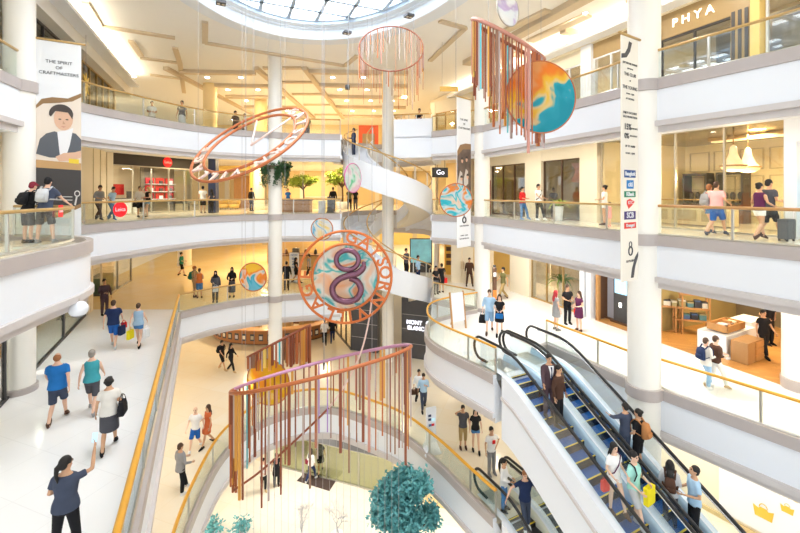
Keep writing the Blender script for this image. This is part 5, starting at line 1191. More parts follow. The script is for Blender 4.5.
# security dome
p = Q(78.5, 309, 9.7); t = thing('security_camera', 'white dome security camera hanging under the near left balcony', 'camera', p); mb = MB(); mb.ell(p, (.20, .20, .19), 20, 14); mb.obj('dome_housing', WHITE, t, True); mb = MB(); mb.ell(p + Vector((0, 0, -.055)), (.165, .165, .155), 18, 12); mb.obj('dark_dome', glass('smoked_dome', (.35, .36, .38), .2), t, True); mb = MB(); mb.tube([p + Vector((0, 0, .15)), p + Vector((-.05, 0, .28)), p + Vector((-.28, .12, .30))], .05, 8); mb.obj('bracket', STEEL, t, True)
# ---------------- lowest gallery
KC = Vector((-9.4, 30.4)); t = thing('oval_kiosk', 'oval wooden kiosk counter with small dark panels on the lowest gallery', 'kiosk', (KC.x, KC.y, L1))
def kp(a, g=0): return KC + Vector(((4.3 + g) * math.cos(a), (2.7 + g) * math.sin(a)))
for nm, z0, z1, g0, g1, m_ in (('kick_base', 0, .12, -.15, -.6, BROWN), ('counter_front', .12, .98, 0, -.5, mat('chestnut_front', (.40, .16, .05), .35, noise=.15, scale=5)), ('counter_top', .98, 1.05, .08, -.6, mat('chestnut_top', (.55, .25, .08), .3))):
    rings = []
    for i in range(65):
        a = 2 * PI * i / 64; p0, p1 = kp(a, g0), kp(a, g1); rings.append([(*p0, L1 + z0), (*p0, L1 + z1), (*p1, L1 + z1), (*p1, L1 + z0)])
    mb = MB(); mb.loft(rings, cap=False); mb.obj(nm, m_, t)
for q in range(22):
    a = PI * 1.02 + q * (PI * .96 / 22); c_ = kp(a, .01); tn = math.atan2(2.7 * math.cos(a), -4.3 * math.sin(a)); mb = MB(); mb.cbox((c_.x, c_.y, L1 + .32), (.30, .03, .46), 0, tn); mb.obj('display_panel', DARK, t); mb = MB(); cc = kp(a, .03); mb.cbox((cc.x, cc.y, L1 + .42), (.2, .02, .24), 0, tn); mb.obj('photo', [CREAM, PANLINE, TAUPE2][q % 3], t)
for q, (dx, dy, lab) in enumerate(((-1.6, .4, 'leafy green planting inside the oval kiosk at the left'), (.8, .3, 'leafy green planting in the middle of the oval kiosk'), (2.4, .5, 'leafy green planting inside the oval kiosk at the right'))):
    c_ = Vector((KC.x + dx, KC.y + dy, L1)); t = thing('indoor_plant', lab, 'plant', c_, 'kiosk plants'); mb = MB(); leafcloud(mb, c_ + Vector((0, 0, 1.3)), (.6, .5, .5), 60, rng, .16); mb.obj('foliage', LEAF, t, fixn=False); mb = MB(); mb.cbox(c_, (1.1, .6, .85), 0, 0, .03); mb.obj('planter', GOLDB, t)
for a, b, m_, nm in (((-5.2, 31.5), (-3.2, 27.0), None, 0), ((-3.2, 27.0), (-1.45, 26.4), CHAR, 1), ((.1, 25.9), (2.6, 25.0), CHAR, 2), ((-1.45, 27.6), (.1, 27.2), CREAM, 3)):
    d_ = Vector(b) - Vector(a); f = Fr(a, d_, L1)
    if m_ is None: f.glazing('slanting glass shopfront left of the dark tiled walls on the lowest gallery', 0, d_.length, 3.0, 0, 4, SHOPG, DARK, headm=CREAM); f.wall(0, d_.length, 2.0, 0, H, CREAM2, 'wall_back'); continue
    f.wall(0, d_.length, 0, 0, H, m_, 'wall_back', .4)
    if m_ is CHAR:
        t = f.thing('tile_joints', 'pale joint lines on the dark tiled wall %s' % ('left of the round column', 'with the white sign')[nm - 1], 'wall trim', 0, 0)
        for z in (.9, 1.8, 2.7): f.part(t, 'joint', TAUPE2, (0, -.008, z, d_.length, .0, z + .02))
    if nm == 2:
        t = f.thing('wall_sign', 'lit white two-line sign on the dark tiled wall below the landing', 'sign', .9, -.05, 1.9); LW = mat('lit_white_letter', (.9, .9, 1), .4, emit=1.5)
        text('MONT', .34, f.mount(.85, -.04, 2.25), LW, t, .02, bold=.01); text('BLANC', .34, f.mount(.95, -.04, 1.90), LW, t, .02, bold=.01)
        mb = MB(f.M @ Matrix.Translation((1.75, -.04, 2.3)) @ Matrix.Rotation(PI / 2, 4, 'X')); mb.lathe([(.0, 0), (.14, 0), (.14, .03), (.0, .03)], (0, 0, 0), 12); mb.obj('round_emblem', LW, t)
c_ = on(431, 452, L1); t = thing('information_pylon', 'white waisted information pylon with coloured logos by the horseshoe rail', 'sign', c_); mb = MB(); mb.lathe([(.30, 0), (.32, .05), (.24, .35), (.20, .7)], c_, 4); M = Matrix.Translation(c_) @ Matrix.Rotation(.35, 4, 'Z')
mb = MB(M); mb.loft([[(x * w_, y * d_, z) for x, y in ((-1, -1), (1, -1), (1, 1), (-1, 1))] for z, w_, d_ in ((0, .34, .26), (.06, .34, .26), (.45, .20, .10), (1.0, .19, .06), (1.78, .21, .05))]); mb.obj('pylon_body', WHITE, t)
for q, (x, z, m_) in enumerate(((-.09, 1.5, NAVYP), (-.09, 1.35, NAVYP), (.07, 1.32, SCREEN), (.05, 1.12, REDP), (-.07, 1.12, mat('box_blue', (.08, .16, .36), .5)))): mb = MB(M); mb.box(x - .06, -.085, z - .045, x + .06, -.07, z + .045); mb.obj('logo_plate', m_, t)
# ---------------- ground level
g = Fr((-7.5, 22.6), (6.66, -2.3), 0)
LIME = glass('pale_lime_glass', (.94, .96, .82), .08)
t = g.glazing('pale green glass shopfront under a dark band at ground level', .2, 7.6, 1.75, 0, 4, LIME, STEEL, headm=mat('grey_band', (.16, .16, .17), .5), zt=3.0)  # plain grey board spans above the low glass
g.wall(-3, 12, 2.4, 0, H, mat('lime_cream_wall', (.84, .82, .62), .5), 'wall_back'); g.wall(-6, .2, 0, 0, H, CREAM, 'wall_back', .3); g.wall(7.6, 14, 0, 0, H, CREAM2, 'wall_back', .3)
t = thing('door_mat', 'dark brown square door mat on the ground floor', 'mat', (-4.1, 20.8, 0)); q4 = [P(296.7, 481, 0), P(306.8, 470.6, 0), P(337, 479.4, 0), P(329.4, 491.2, 0)]; mb = MB(); mb.slabpoly(q4, .003, .018); mb.obj('mat_surface', mat('brown_mat', (.065, .04, .035), .8, noise=.3, scale=10), t)
tree('tall blue-green tree in a white planter on the ground floor', on(405, 603, 0) , 3.55, (1.4, 1.2, 1.5), 2.4, TEALLEAF, 2400, 8, .17, planter=(.7, .6, WHITE))
for px, py, r_, lab in ((212, 531, .35, 'small blue-green shrub at the lower left end of the horseshoe opening'), (240, 533, .42, 'small blue-green shrub right of its twin at the bottom edge')):
    c_ = on(px, py + 9, 0); t = thing('shrub', lab, 'plant', c_); mb = MB(); leafcloud(mb, c_ + Vector((0, 0, .55)), (r_, r_, .4), 60, rng, .15); mb.obj('foliage', TEALLEAF, t, fixn=False); mb = MB(); mb.lathe([(.0, 0), (.22, 0), (.28, .3), (.0, .3)], c_, 14); mb.obj('pot', WHITE, t, True)
WB = mat('white_twig', (.50, .50, .54), .5)
for px, py, sd, lab in ((302, 545, 1, 'white leafless decorative tree at the bottom edge, left one'), (337, 540, 2, 'white leafless decorative tree at the bottom edge, right one')):
    rg = random.Random(sd); c_ = on(px, py, 0); t = thing('twig_tree', lab, 'tree', c_, 'white twig trees'); mb = MB()
    def grow(p, d, ln, r_, k):
        e = p + d * ln; mb.tube([p, p.lerp(e, .5) + Vector((rg.gauss(0, .03), rg.gauss(0, .03), 0)), e], [r_, r_ * .85, r_ * .7], 5)
        if k: 
            for _ in range(3): grow(e, (d + Vector((rg.gauss(0, .55), rg.gauss(0, .55), rg.gauss(.1, .3)))).normalized(), ln * rg.uniform(.6, .85), r_ * .62, k - 1)
    grow(c_, Vector((0, 0, 1)), .5, .03, 5); mb.obj('branches', WB, t); mb = MB(); mb.lathe([(.0, 0), (.25, 0), (.3, .25), (.0, .25)], c_, 14); mb.obj('pot', WHITE, t, True)
# display and planters on the far topmost gallery
c_ = Vector((-2.6, 34.0, L4)); t = thing('red_display', 'red and gold festive display at the head of the spiral stair', 'display', c_); mb = MB(); mb.cbox(c_, (1.6, .4, 2.4)); mb.obj('red_panel', mat('festive_red', (.75, .12, .04), .5), t); mb = MB(); mb.cbox(c_ + Vector((0, -.22, .5)), (1.0, .05, 1.2)); mb.obj('gold_panel', GOLDB, t)
for q, (x, y) in enumerate(((-12.2, 24.5), (-11.5, 26.3), (-10.0, 28.2))):
    c_ = Vector((x, y + 2.0, L4)); t = thing('planter_box', 'low leafy planter behind the rail of the topmost far gallery, %s' % ('leftmost', 'middle one', 'rightmost')[q], 'plant', c_, 'topmost gallery planters'); mb = MB(); mb.cbox(c_, (1.2, .5, .5)); mb.obj('planter', BROWN, t); mb = MB(); leafcloud(mb, c_ + Vector((0, 0, .75)), (.6, .25, .3), 40, rng, .14); mb.obj('foliage', LEAF, t, fixn=False)

# golden stone floor of the far hall on the walkway level
lp = [Vector(p) for p in ((-18, 20.6), (-11.3, 20.6))] + [p for p in offset(E2F, -.35)[2:]] + [Vector((-3.75, 45.8)), Vector((-24, 45.8))]
mb = MB(); mb.slabpoly(lp, L2 - .02, L2 + .002); struct('floor_hall', mb, floor_mat('golden_stone', (0.84, 0.70, 0.44), (0.84, 0.62, 0.30), 0.14))
# ================================================================== people
SKINS = {'fair': (0.80, 0.50, 0.36), 'tan': (0.62, 0.36, 0.22), 'light': (0.78, 0.52, 0.38)}
COLS_ = {
 'black': (0.015, 0.015, 0.018), 'navy': (0.02, 0.035, 0.10), 'blue': (0.02, 0.17, 0.50), 'royal': (0.02, 0.12, 0.45), 'denim': (0.08, 0.22, 0.48), 'lightdenim': (0.30, 0.48, 0.70),
 'teal': (0.06, 0.36, 0.42), 'white': (0.86, 0.86, 0.86), 'offwhite': (0.78, 0.75, 0.70), 'grey': (0.30, 0.30, 0.31), 'darkgrey': (0.085, 0.085, 0.10), 'slate': (0.06, 0.075, 0.12), 'lightgrey': (0.55, 0.56, 0.58),
 'red': (0.70, 0.03, 0.03), 'orange': (0.75, 0.22, 0.06), 'rust': (0.60, 0.14, 0.05), 'brown': (0.085, 0.042, 0.028), 'tan': (0.55, 0.40, 0.22), 'khaki': (0.42, 0.30, 0.13), 'olive': (0.16, 0.15, 0.06),
 'green': (0.02, 0.17, 0.11), 'mint': (0.38, 0.75, 0.68), 'yellow': (0.88, 0.72, 0.02), 'pink': (0.85, 0.42, 0.42), 'purple': (0.10, 0.022, 0.075), 'sky': (0.42, 0.62, 0.82), 'patblue': (0.35, 0.50, 0.65), 'maroon': (0.25, 0.03, 0.05), 'suit': (0.085, 0.05, 0.06), 'backpack': (0.50, 0.22, 0.08)}
def cloth(c):
    m = mat('cloth_' + c, COLS_[c], 0.8, spec=0.2, noise=0.18, scale=5); return m
def skinm(c): return mat('skin_' + c, SKINS[c], 0.5, spec=0.3)
HAIRC = {'black': (0.012, 0.010, 0.010), 'brown': (0.07, 0.035, 0.02), 'ginger': (0.36, 0.14, 0.05), 'grey': (0.30, 0.27, 0.24), 'blond': (0.60, 0.40, 0.16), 'red': (0.45, 0.03, 0.04)}
def hairm(c): return mat('hair_' + c, HAIRC[c], 0.55, spec=0.4, noise=0.3, scale=20)
EYEM = mat('eye_dark', (0.02, 0.015, 0.012), 0.2); LIPM = mat('lip', (0.50, 0.16, 0.14), 0.45)

_pending = []
def remeshed(name, mb, mats, parent, voxel, extra=None, it=4):
    o = mb.obj(name, mats[0], None, False)
    r = o.modifiers.new('r', 'REMESH'); r.mode = 'VOXEL'; r.voxel_size = voxel; r.use_smooth_shade = True
    s_ = o.modifiers.new('s', 'SMOOTH'); s_.iterations = it; s_.factor = 0.5
    o.parent = parent; o['_loc'] = 1
    _pending.append((o, mats, extra))
    return o
def flush():
    dg = bpy.context.evaluated_depsgraph_get(); done = []
    for o, mats, ex in _pending:
        done.append(bpy.data.meshes.new_from_object(o.evaluated_get(dg)))
    for (o, mats, ex), me in zip(_pending, done):
        if ex is not None:
            vs = [tuple(v.co) for v in me.vertices]; fs = [tuple(p.vertices) for p in me.polygons]; b = len(vs)
            mi = [0] * len(fs) + ex.mi
            me2 = bpy.data.meshes.new(o.name); me2.from_pydata(vs + ex.v, [], fs + [tuple(b + i for i in f) for f in ex.f])
            bpy.data.meshes.remove(me); me = me2
            for m in mats: me.materials.append(m)
            me.polygons.foreach_set('material_index', mi); me.polygons.foreach_set('use_smooth', [True] * len(fs) + [True] * len(ex.f)); me.update()
        old = o.data; o.modifiers.clear(); o.data = me; me.name = o.name
        if ex is None and not me.materials: me.materials.append(mats[0])
        bpy.data.meshes.remove(old)
        if '_loc' in o: del o['_loc']
    _pending.clear()

ARM = {  # elbow, hand for the right arm (x positive), forward is -y
 'down': ((.255, .02, 1.14), (.275, -.05, .89)), 'swingF': ((.24, -.07, 1.15), (.235, -.25, .96)), 'swingB': ((.25, .13, 1.15), (.27, .14, .90)),
 'bent': ((.25, .02, 1.13), (.12, -.27, 1.10)), 'phone': ((.22, -.10, 1.15), (.06, -.31, 1.30)), 'raise': ((.36, -.12, 1.40), (.33, -.24, 1.70)),
 'rail': ((.28, -.16, 1.20), (.36, -.40, 1.08)), 'wide': ((.46, -.04, 1.27), (.66, -.22, 1.08)), 'hip': ((.38, .08, 1.17), (.18, -.06, 1.02)), 'head': ((.36, -.15, 1.50), (.14, -.18, 1.62)),
 'hold': ((.27, .0, 1.13), (.24, -.26, 1.02)), 'lean': ((.24, -.22, 1.16), (.13, -.42, 1.06)), 'arm_round': ((.38, -.08, 1.33), (.50, -.08, 1.42))}
LEG = {  # knee, ankle, toe pitch
 'stand': ((.098, -.015, .49), (.10, .01, .085), 0), 'fwd': ((.09, -.17, .52), (.09, -.27, .10), -.25), 'back': ((.09, .02, .47), (.09, .30, .17), .7), 'apart': ((.14, -.01, .49), (.18, .0, .085), 0), 'up': ((.10, -.26, .66), (.10, -.20, .26), 0), 'crossed': ((.05, -.02, .49), (.0, -.02, .085), 0)}

def person(label, loc, face, H=1.7, sex='m', skin='light', hair=('short', 'black'), top=('tee', 'white'), bottom=('long', 'black'), shoes='black', arms=('down', 'down'), legs=('stand', 'stand'), lean=0.0, stout=1.0, head=0.0, nod=0.0, group=None, fine=None, sole=None, extra=None):
    """loc: feet; face: 0 looks at the camera, 180 away, 90 to the right of the picture"""
    root = bpy.data.objects.new('person', None); C.objects.link(root); root.empty_display_size = .2
    root.location = loc; root.rotation_euler = (0, 0, math.radians(face)); k = H / 1.72; root.scale = (k, k, k)
    tag(root, label, 'person', group)
    dist = math.hypot(loc[0], loc[1]); vox = .017 if dist < 9 else (.021 if dist < 17 else .027)
    fem = sex == 'f'; st = stout
    mb = MB()
    SH = (.158 if fem else .182) * (.65 + .35 * st)
    L = Matrix.Translation((0, 0, .95)) @ Matrix.Rotation(lean, 4, 'X') @ Matrix.Translation((0, 0, -.95))   # positive lean: forward
    def up(p): return L @ Vector(p)
    # torso rings: z, rx, ry, y
    TOR = [(.80, .12, .09, .0), (.88, .158 if fem else .150, .112, .012), (.97, .160 if fem else .146, .108, .008), (1.08, .124 if fem else .138, .092, .0), (1.18, .135 if fem else .155, .100, -.004), (1.28, .150 if fem else .172, .112, -.008), (1.37, .148 if fem else .170, .098, .0), (1.44, .105, .070, .008), (1.48, .058, .056, .010), (1.56, .050, .054, -.004)]
    def torso(m, grow, z0, z1, n=14):
        rings = []
        for z, rx, ry, y in TOR:
            if z < z0 or z > z1: continue
            s_ = st if z < 1.40 else .5 + .5 * st
            rings.append([up(((rx * s_ + grow) * math.cos(2 * PI * q / n), y + (ry * (s_ * s_ if z < 1.3 else s_) + grow) * math.sin(2 * PI * q / n), z)) for q in range(n)])
        m.loft(rings)
    torso(mb, 0, 0, 2)
    # legs
    lg = []
    for sgn, key in ((-1, legs[0]), (1, legs[1])):
        kn, an, pitch = LEG[key]
        A0 = Vector((sgn * an[0], an[1], an[2])); FM = Matrix.Translation(A0) @ Matrix.Rotation(-pitch, 4, 'X')
        low = min((FM @ Vector((0, y_, z_))).z for y_, z_ in ((-.194, -.085), (-.198, -.062), (.07, -.085), (.074, -.062)))
        if key != 'up': an = (an[0], an[1], an[2] - low + .004)
        hip = Vector((sgn * .085, .01, .90)); kn = Vector((sgn * kn[0], kn[1], kn[2])); an = Vector((sgn * an[0], an[1], an[2])); lg.append((hip, kn, an, pitch, sgn))
        mb.tube([hip, hip.lerp(kn, .5), kn, kn.lerp(an, .33) + Vector((0, .012, 0)), an], [.084 * (.4 + .6 * st), .072, .052, .054, .036], 10)
    # arms
    ag = []
    for sgn, key in ((-1, arms[0]), (1, arms[1])):
        el, ha = ARM[key]
        sh = up((sgn * SH, .0, 1.362)); el = up((sgn * (el[0] - .19 + SH), el[1], el[2])); ha = up((sgn * (ha[0] - .10 + SH * .53), ha[1], ha[2])); ag.append((sh, el, ha, sgn))
        mb.tube([sh, sh.lerp(el, .5), el, el.lerp(ha, .4), ha], [.050 if fem else .056, .043 if fem else .048, .036, .036, .025], 10)
    # head
    HM = L @ Matrix.Translation((0, .0, 1.60)) @ Matrix.Rotation(head, 4, 'Z') @ Matrix.Rotation(nod, 4, 'X')
    def hd(p): return HM @ Vector(p)
    mb.ell((0, 0, .035), (.074, .094, .095), 14, 10, M=HM); mb.ell((0, -.022, -.035), (.056, .070, .075), 12, 8, M=HM)
    mb.tube([hd((0, -.088, .035)), hd((0, -.108, .0)), hd((0, -.090, -.012))], [.010, .017, .012], 8)
    for sgn in (-1, 1): mb.ell((sgn * .076, .008, .005), (.014, .020, .030), 8, 6, M=HM)
    ex = MB()
    for sgn in (-1, 1):
        ex.ell((sgn * .031, -.083, .022), (.014, .012, .009), 8, 5, 1, HM)
        ex.tube([hd((sgn * .016, -.091, .043)), hd((sgn * .034, -.090, .047)), hd((sgn * .052, -.077, .041))], .005, 5, 1)
    ex.ell((0, -.086, -.046), (.024, .010, .008), 10, 5, 2, HM)
    # feet + hands
    for hip, kn, an, pitch, sgn in lg:
        FM = Matrix.Translation(an) @ Matrix.Rotation(-pitch, 4, 'X')
        mb.tube([FM @ Vector((0, .05, -.05)), FM @ Vector((0, -.03, -.045)), FM @ Vector((sgn * .012, -.12, -.06)), FM @ Vector((sgn * .015, -.165, -.064))], [.032, (.034, .036), (.022, .040), (.016, .028)], 10)
    for sh, el, ha, sgn in ag:
        d = (ha - el).normalized(); side = Vector((sgn * 1.0, 0, 0)); side = (side - d * side.dot(d)).normalized(); fw = d.cross(side) * sgn
        fw = fw if fw.y < 0 or abs(fw.y) < .2 else -fw
        pc = ha + d * .045
        mb.tube([ha, ha + d * .03, ha + d * .085], [(.022, .022), (.018, .036), (.013, .038)], 8) if False else mb.loft([[ha + d * a + fw * (b * math.cos(2 * PI * q / 8)) + side * (c * math.sin(2 * PI * q / 8)) for q in range(8)] for a, b, c in ((-.01, .022, .022), (.03, .034, .016), (.085, .037, .013))])
        for q, (o_, ln) in enumerate(((-.027, .068), (-.009, .078), (.009, .074), (.026, .058))):
            a0 = ha + d * .078 + fw * (-o_); a1 = a0 + d * ln * .5 - side * .006; a2 = a1 + d * ln * .42 - side * .022
            ex.tube([a0, a1, a2], [.0088, .0082, .0065], 6, 0)
        t0 = ha + d * .02 + fw * .030; t1 = t0 + d * .035 + fw * .022 - side * .01; t2 = t1 + d * .030 + fw * .004 - side * .012
        ex.tube([t0, t1, t2], [.012, .010, .007], 6, 0)
    remeshed('body', mb, [skinm(skin), EYEM, LIPM], root, vox, ex)
    # hair
    hs, hc = hair
    hb = MB(); hm = cloth(hc) if hs in ('hijab', 'cap') else hairm(hc)
    if hs != 'bald':
        hb.ell((0, .014, .052), (.086, .100, .098), 14, 10, M=HM)
        if hs in ('short', 'cap', 'bun', 'pony', 'long', 'curly'): hb.ell((0, .050, .0), (.076, .062, .075), 12, 8, M=HM)
        if hs == 'long':
            hb.tube([hd((0, .05, .03)), hd((0, .075, -.08)), up((0, .115, 1.42)), up((0, .130, 1.30)), up((0, .125, 1.24))], [(.08, .05), (.05, .085), (.035, .095), (.03, .085), (.012, .05)], 10)
            for sgn in (-1, 1): hb.tube([hd((sgn * .07, .0, .05)), hd((sgn * .083, .0, -.04)), up((sgn * .10, .03, 1.42))], [.03, .028, .022], 8)
        if hs == 'bun': hb.ell((0, .105, .085), (.048, .045, .045), 10, 7, M=HM)
        if hs == 'pony': hb.tube([hd((0, .09, .06)), hd((0, .15, .02)), hd((0, .155, -.10)), hd((0, .13, -.26))], [.028, .036, .034, .012], 8)
        if hs == 'curly':
            for q in range(12):
                a = q * 2.4; hb.ell((.07 * math.cos(a), .03 + .07 * math.sin(a) * .8, .03 + .07 * ((q % 4) / 3)), (.042, .042, .045), 8, 6, M=HM)
        if hs == 'hijab':
            hb.ell((0, .012, -.02), (.090, .088, .12), 12, 8, M=HM)
            hb.tube([up((0, -.01, 1.56)), up((0, 0, 1.46)), up((0, .0, 1.36))], [(.085, .085), (.11, .12), (.13, .19)], 12)
        if hs == 'cap': hb.tube([hd((0, -.05, .075)), hd((0, -.15, .062))], [(.03, .075), (.01, .055)], 10)
        remeshed({'hijab': 'headscarf', 'cap': 'cap'}.get(hs, 'hair'), hb, [hm], root, min(vox, .020), None, 2)
    # top
    tt, tc = top
    hem = {'tee': .86, 'shirt': .86, 'tank': .88, 'jacket': .80, 'long': .84, 'polo': .86, 'dress': .84, 'crop': .97}[tt]
    tb = MB(); g = .020 if tt != 'jacket' else .028
    rings = []
    N_ = 16
    prof = [(hem, .170 if fem else .165, .122, .01)] + [r for r in TOR if r[0] > hem + .03 and r[0] < 1.47]
    for z, rx, ry, y in prof:
        s_ = st if z < 1.40 else .5 + .5 * st
        rings.append([up(((rx * s_ + g) * math.cos(2 * PI * q / N_), y + (ry * (s_ * s_ if z < 1.3 else s_) + g) * math.sin(2 * PI * q / N_), z)) for q in range(N_)])
    tb.loft(rings)
    frac = {'tee': .62, 'polo': .62, 'tank': 0, 'shirt': 1.45, 'jacket': 1.93, 'long': 1.9, 'dress': .35, 'crop': .5}[tt]
    for sh, el, ha, sgn in ag:
        if frac <= 0: tb.ell(sh + Vector((-sgn * .05, 0, .01)), (.05, .07, .05), 10, 7); continue
        e1 = sh.lerp(el, min(frac, 1)); pts = [sh + Vector((-sgn * .06, 0, .032)), sh, sh.lerp(el, min(frac, 1) * .6), e1]; rr = [.070, .066, .062, .060]
        if frac > 1: pts.append(el.lerp(ha, frac - 1)); rr[2:] = [.060, .052, .042]
        tb.tube(pts, rr, 10)
    if tt == 'dress':
        l_ = [(.86, .185, .135), (.72, .205, .165), (.58, .20, .17)]
        tb.loft([[(rx * math.cos(2 * PI * q / 16), ry * math.sin(2 * PI * q / 16) + (lg[0][1].y + lg[1][1].y) * .4 * (1 if z < .8 else 0), z) for q in range(16)] for z, rx, ry in [(.98, .165, .12)] + l_])
    remeshed({'dress': 'dress', 'jacket': 'jacket', 'tank': 'tank_top'}.get(tt, 'shirt'), tb, [cloth(tc)], root, vox)
    # bottom
    bt, bc = bottom
    if bt in ('long', 'shorts', 'hotpants', 'capri') and tt != 'dress' or (tt == 'dress' and bt == 'long'):
        bb = MB(); end = {'long': 1.99, 'shorts': 1.0, 'hotpants': .42, 'capri': 1.45}[bt]
        rr = []
        for z, rx, ry, y in [r for r in TOR if r[0] < 1.0] + [(1.02, .142, .10, .0)]:
            rr.append([(( rx * st + .012) * math.cos(2 * PI * q / 14), y + (ry * st * st + .012) * math.sin(2 * PI * q / 14), z) for q in range(14)])
        bb.loft(rr)
        for hip, kn, an, pitch, sgn in lg:
            if end <= 1: bb.tube([hip, hip.lerp(kn, .5 * end), hip.lerp(kn, end)], [.098 * (.4 + .6 * st), .094, .088 if bt == 'shorts' else .098], 12)
            else: bb.tube([hip, hip.lerp(kn, .5), kn, kn.lerp(an, .5 * (end - 1)), kn.lerp(an, end - 1)], [.098 * (.4 + .6 * st), .087, .073, .070, .060], 12)
        remeshed({'long': 'trousers', 'capri': 'trousers'}.get(bt, 'shorts'), bb, [cloth(bc)], root, vox)
    elif bt in ('skirt', 'longskirt'):
        z1 = .46 if bt == 'skirt' else .28
        my = (lg[0][1].y + lg[1][1].y) * .5; sp = abs(lg[0][1].y - lg[1][1].y) * .5
        bb = MB(); bb.loft([[(rx * math.cos(2 * PI * q / 16), my * f + ry * math.sin(2 * PI * q / 16), z) for q in range(16)] for z, rx, ry, f in ((1.03, .142, .105, 0), (.92, .175, .130, .1), (.75, .195, .15 + sp * .3, .5), (z1, .20, .15 + sp * .7, 1))])
        remeshed('skirt', bb, [cloth(bc)], root, vox)
    # shoes
    for hip, kn, an, pitch, sgn in lg:
        FM = Matrix.Translation(an) @ Matrix.Rotation(-pitch, 4, 'X')
        sb = MB()
        sb.loft([[FM @ Vector((sgn * .01 + wx * math.cos(2 * PI * q / 14), -.062 + ly * math.sin(2 * PI * q / 14) + oy, z)) for q in range(14)] for z, wx, ly, oy in ((-.085, .046, .132, 0), (-.062, .049, .136, 0), (-.040, .044, .120, .01), (.0, .040, .062, .055), (.012, .036, .050, .058))])
        so = sb.obj('shoe', cloth(shoes), None, True); so.parent = root
    return root

def local(root, p):
    """world position of a point given in a person's own frame"""
    k = root.scale[0]
    return root.location + Matrix.Rotation(root.rotation_euler[2], 3, 'Z') @ (Vector(p) * k)

def backpack(root, label, col, w=.30, h=.42, z=1.0, y=.13, lean=0.0, straps=True):
    o = thing('backpack', label, 'backpack', root.location); o.rotation_euler = root.rotation_euler; o.scale = root.scale
    def part(mb, nm, m, sm=True):
        q = mb.obj(nm, m, None, sm); q.parent = o; return q
    R = Matrix.Translation((0, 0, .95)) @ Matrix.Rotation(lean, 4, 'X') @ Matrix.Translation((0, 0, -.95))
    def rr(zs, ws, y0, ds, e=3.2):
        rings = []
        for zz_, w_, d_ in zip(zs, ws, ds):
            rg = []
            for q in range(16):
                a = 2 * PI * q / 16; c_, s_ = math.cos(a), math.sin(a)
                rg.append(R @ Vector((w_ / 2 * math.copysign(abs(c_) ** (2 / e), c_), y0 + d_ / 2 + d_ / 2 * math.copysign(abs(s_) ** (2 / e), s_), zz_)))
            rings.append(rg)
        return rings
    mb = MB(); mb.loft(rr([z, z + .03, z + h * .6, z + h * .92, z + h], [w * .8, w, w, w * .85, w * .45], y, [.12, .17, .17, .13, .06])); part(mb, 'bag_body', cloth(col))
    mb = MB(); mb.loft(rr([z + .04, z + .06, z + h * .42, z + h * .46], [w * .6, w * .72, w * .72, w * .6], y + .16, [.03, .05, .05, .03])); part(mb, 'front_pocket', cloth(col))
    if straps:
        for sgn in (-1, 1):
            mb = MB(); mb.tube([R @ Vector((sgn * .10, y + .01, z + h * .9)), R @ Vector((sgn * .115, .04, 1.485)), R @ Vector((sgn * .12, -.06, 1.46)), R @ Vector((sgn * .135, -.142, 1.33)), R @ Vector((sgn * .185, -.09, 1.16)), R @ Vector((sgn * .15, y + .02, z + .08))], (.012, .026), 8); part(mb, 'strap', cloth(col))
    return o

def handbag(root, label, col, hand, w=.26, h=.28, d=.10, drop=.16, name='shopping_bag', cat='bag', soft=False, rz=0.0):
    """bag that hangs from a hand given in the person's frame"""
    o = thing(name, label, cat, local(root, hand)); o.rotation_euler = (0, 0, root.rotation_euler[2] + rz)
    z0 = -drop - h
    mb = MB(); k = .86 if not soft else .7
    rings = []
    for zz_, f in ((z0, .94), (z0 + .02, 1.0), (z0 + h * .6, 1.0 if not soft else .95), (-drop, k if soft else 1.0)):
        rings.append([(x * w * f, y * d * f, zz_) for x, y in ((-.5, -.42), (-.42, -.5), (.42, -.5), (.5, -.42), (.5, .42), (.42, .5), (-.42, .5), (-.5, .42))])
    mb.loft(rings); q = mb.obj('bag_body', cloth(col), None, False); q.parent = o
    for sgn in (-1, 1):
        mb = MB(); mb.tube([(-w * .28, sgn * d * .3, -drop), (-w * .2, sgn * d * .2, -drop * .4), (0, sgn * .01, .0), (w * .2, sgn * d * .2, -drop * .4), (w * .28, sgn * d * .3, -drop)], .008, 6)
        q = mb.obj('handle', cloth(col), None, True); q.parent = o
    return o
# ================================================================== the crowd
def at(px, py, z): return on(px, py, z)
AW = 203      # walking away along the atrium
# ---- left walkway
a = person('bald ginger man in a blue polo shirt and dark shorts on the left walkway', at(57.5, 422, L2), AW, 1.76, 'm', 'fair', ('bald', 'ginger'), ('polo', 'blue'), ('shorts', 'slate'), 'brown', ('swingB', 'swingF'), ('fwd', 'back'), stout=1.18)
hb = MB(); hb.ell((0, .03, .02), (.080, .088, .088), 14, 10, M=Matrix.Translation((0, 0, 1.60))); o = hb.obj('hair', hairm('ginger'), None, True); o.parent = a
person('woman in a teal sleeveless top and dark shorts walking away beside the bald man', at(92, 413, L2), AW, 1.68, 'f', 'fair', ('bun', 'grey'), ('tank', 'teal'), ('shorts', 'darkgrey'), 'grey', ('swingF', 'swingB'), ('back', 'fwd'), stout=1.12)
a = person('woman in a white top and dark skirt with a black shoulder bag', at(109, 450, L2), AW + 5, 1.66, 'f', 'tan', ('curly', 'black'), ('tee', 'offwhite'), ('skirt', 'darkgrey'), 'black', ('bent', 'down'), ('fwd', 'back'), stout=1.1)
handbag(a, 'black shoulder bag on the woman in the white top and dark skirt', 'black', (-.27, .06, 1.30), .34, .30, .14, .16, 'shoulder_bag', 'bag', True, 1.4)
q = at(66, 559, L2)
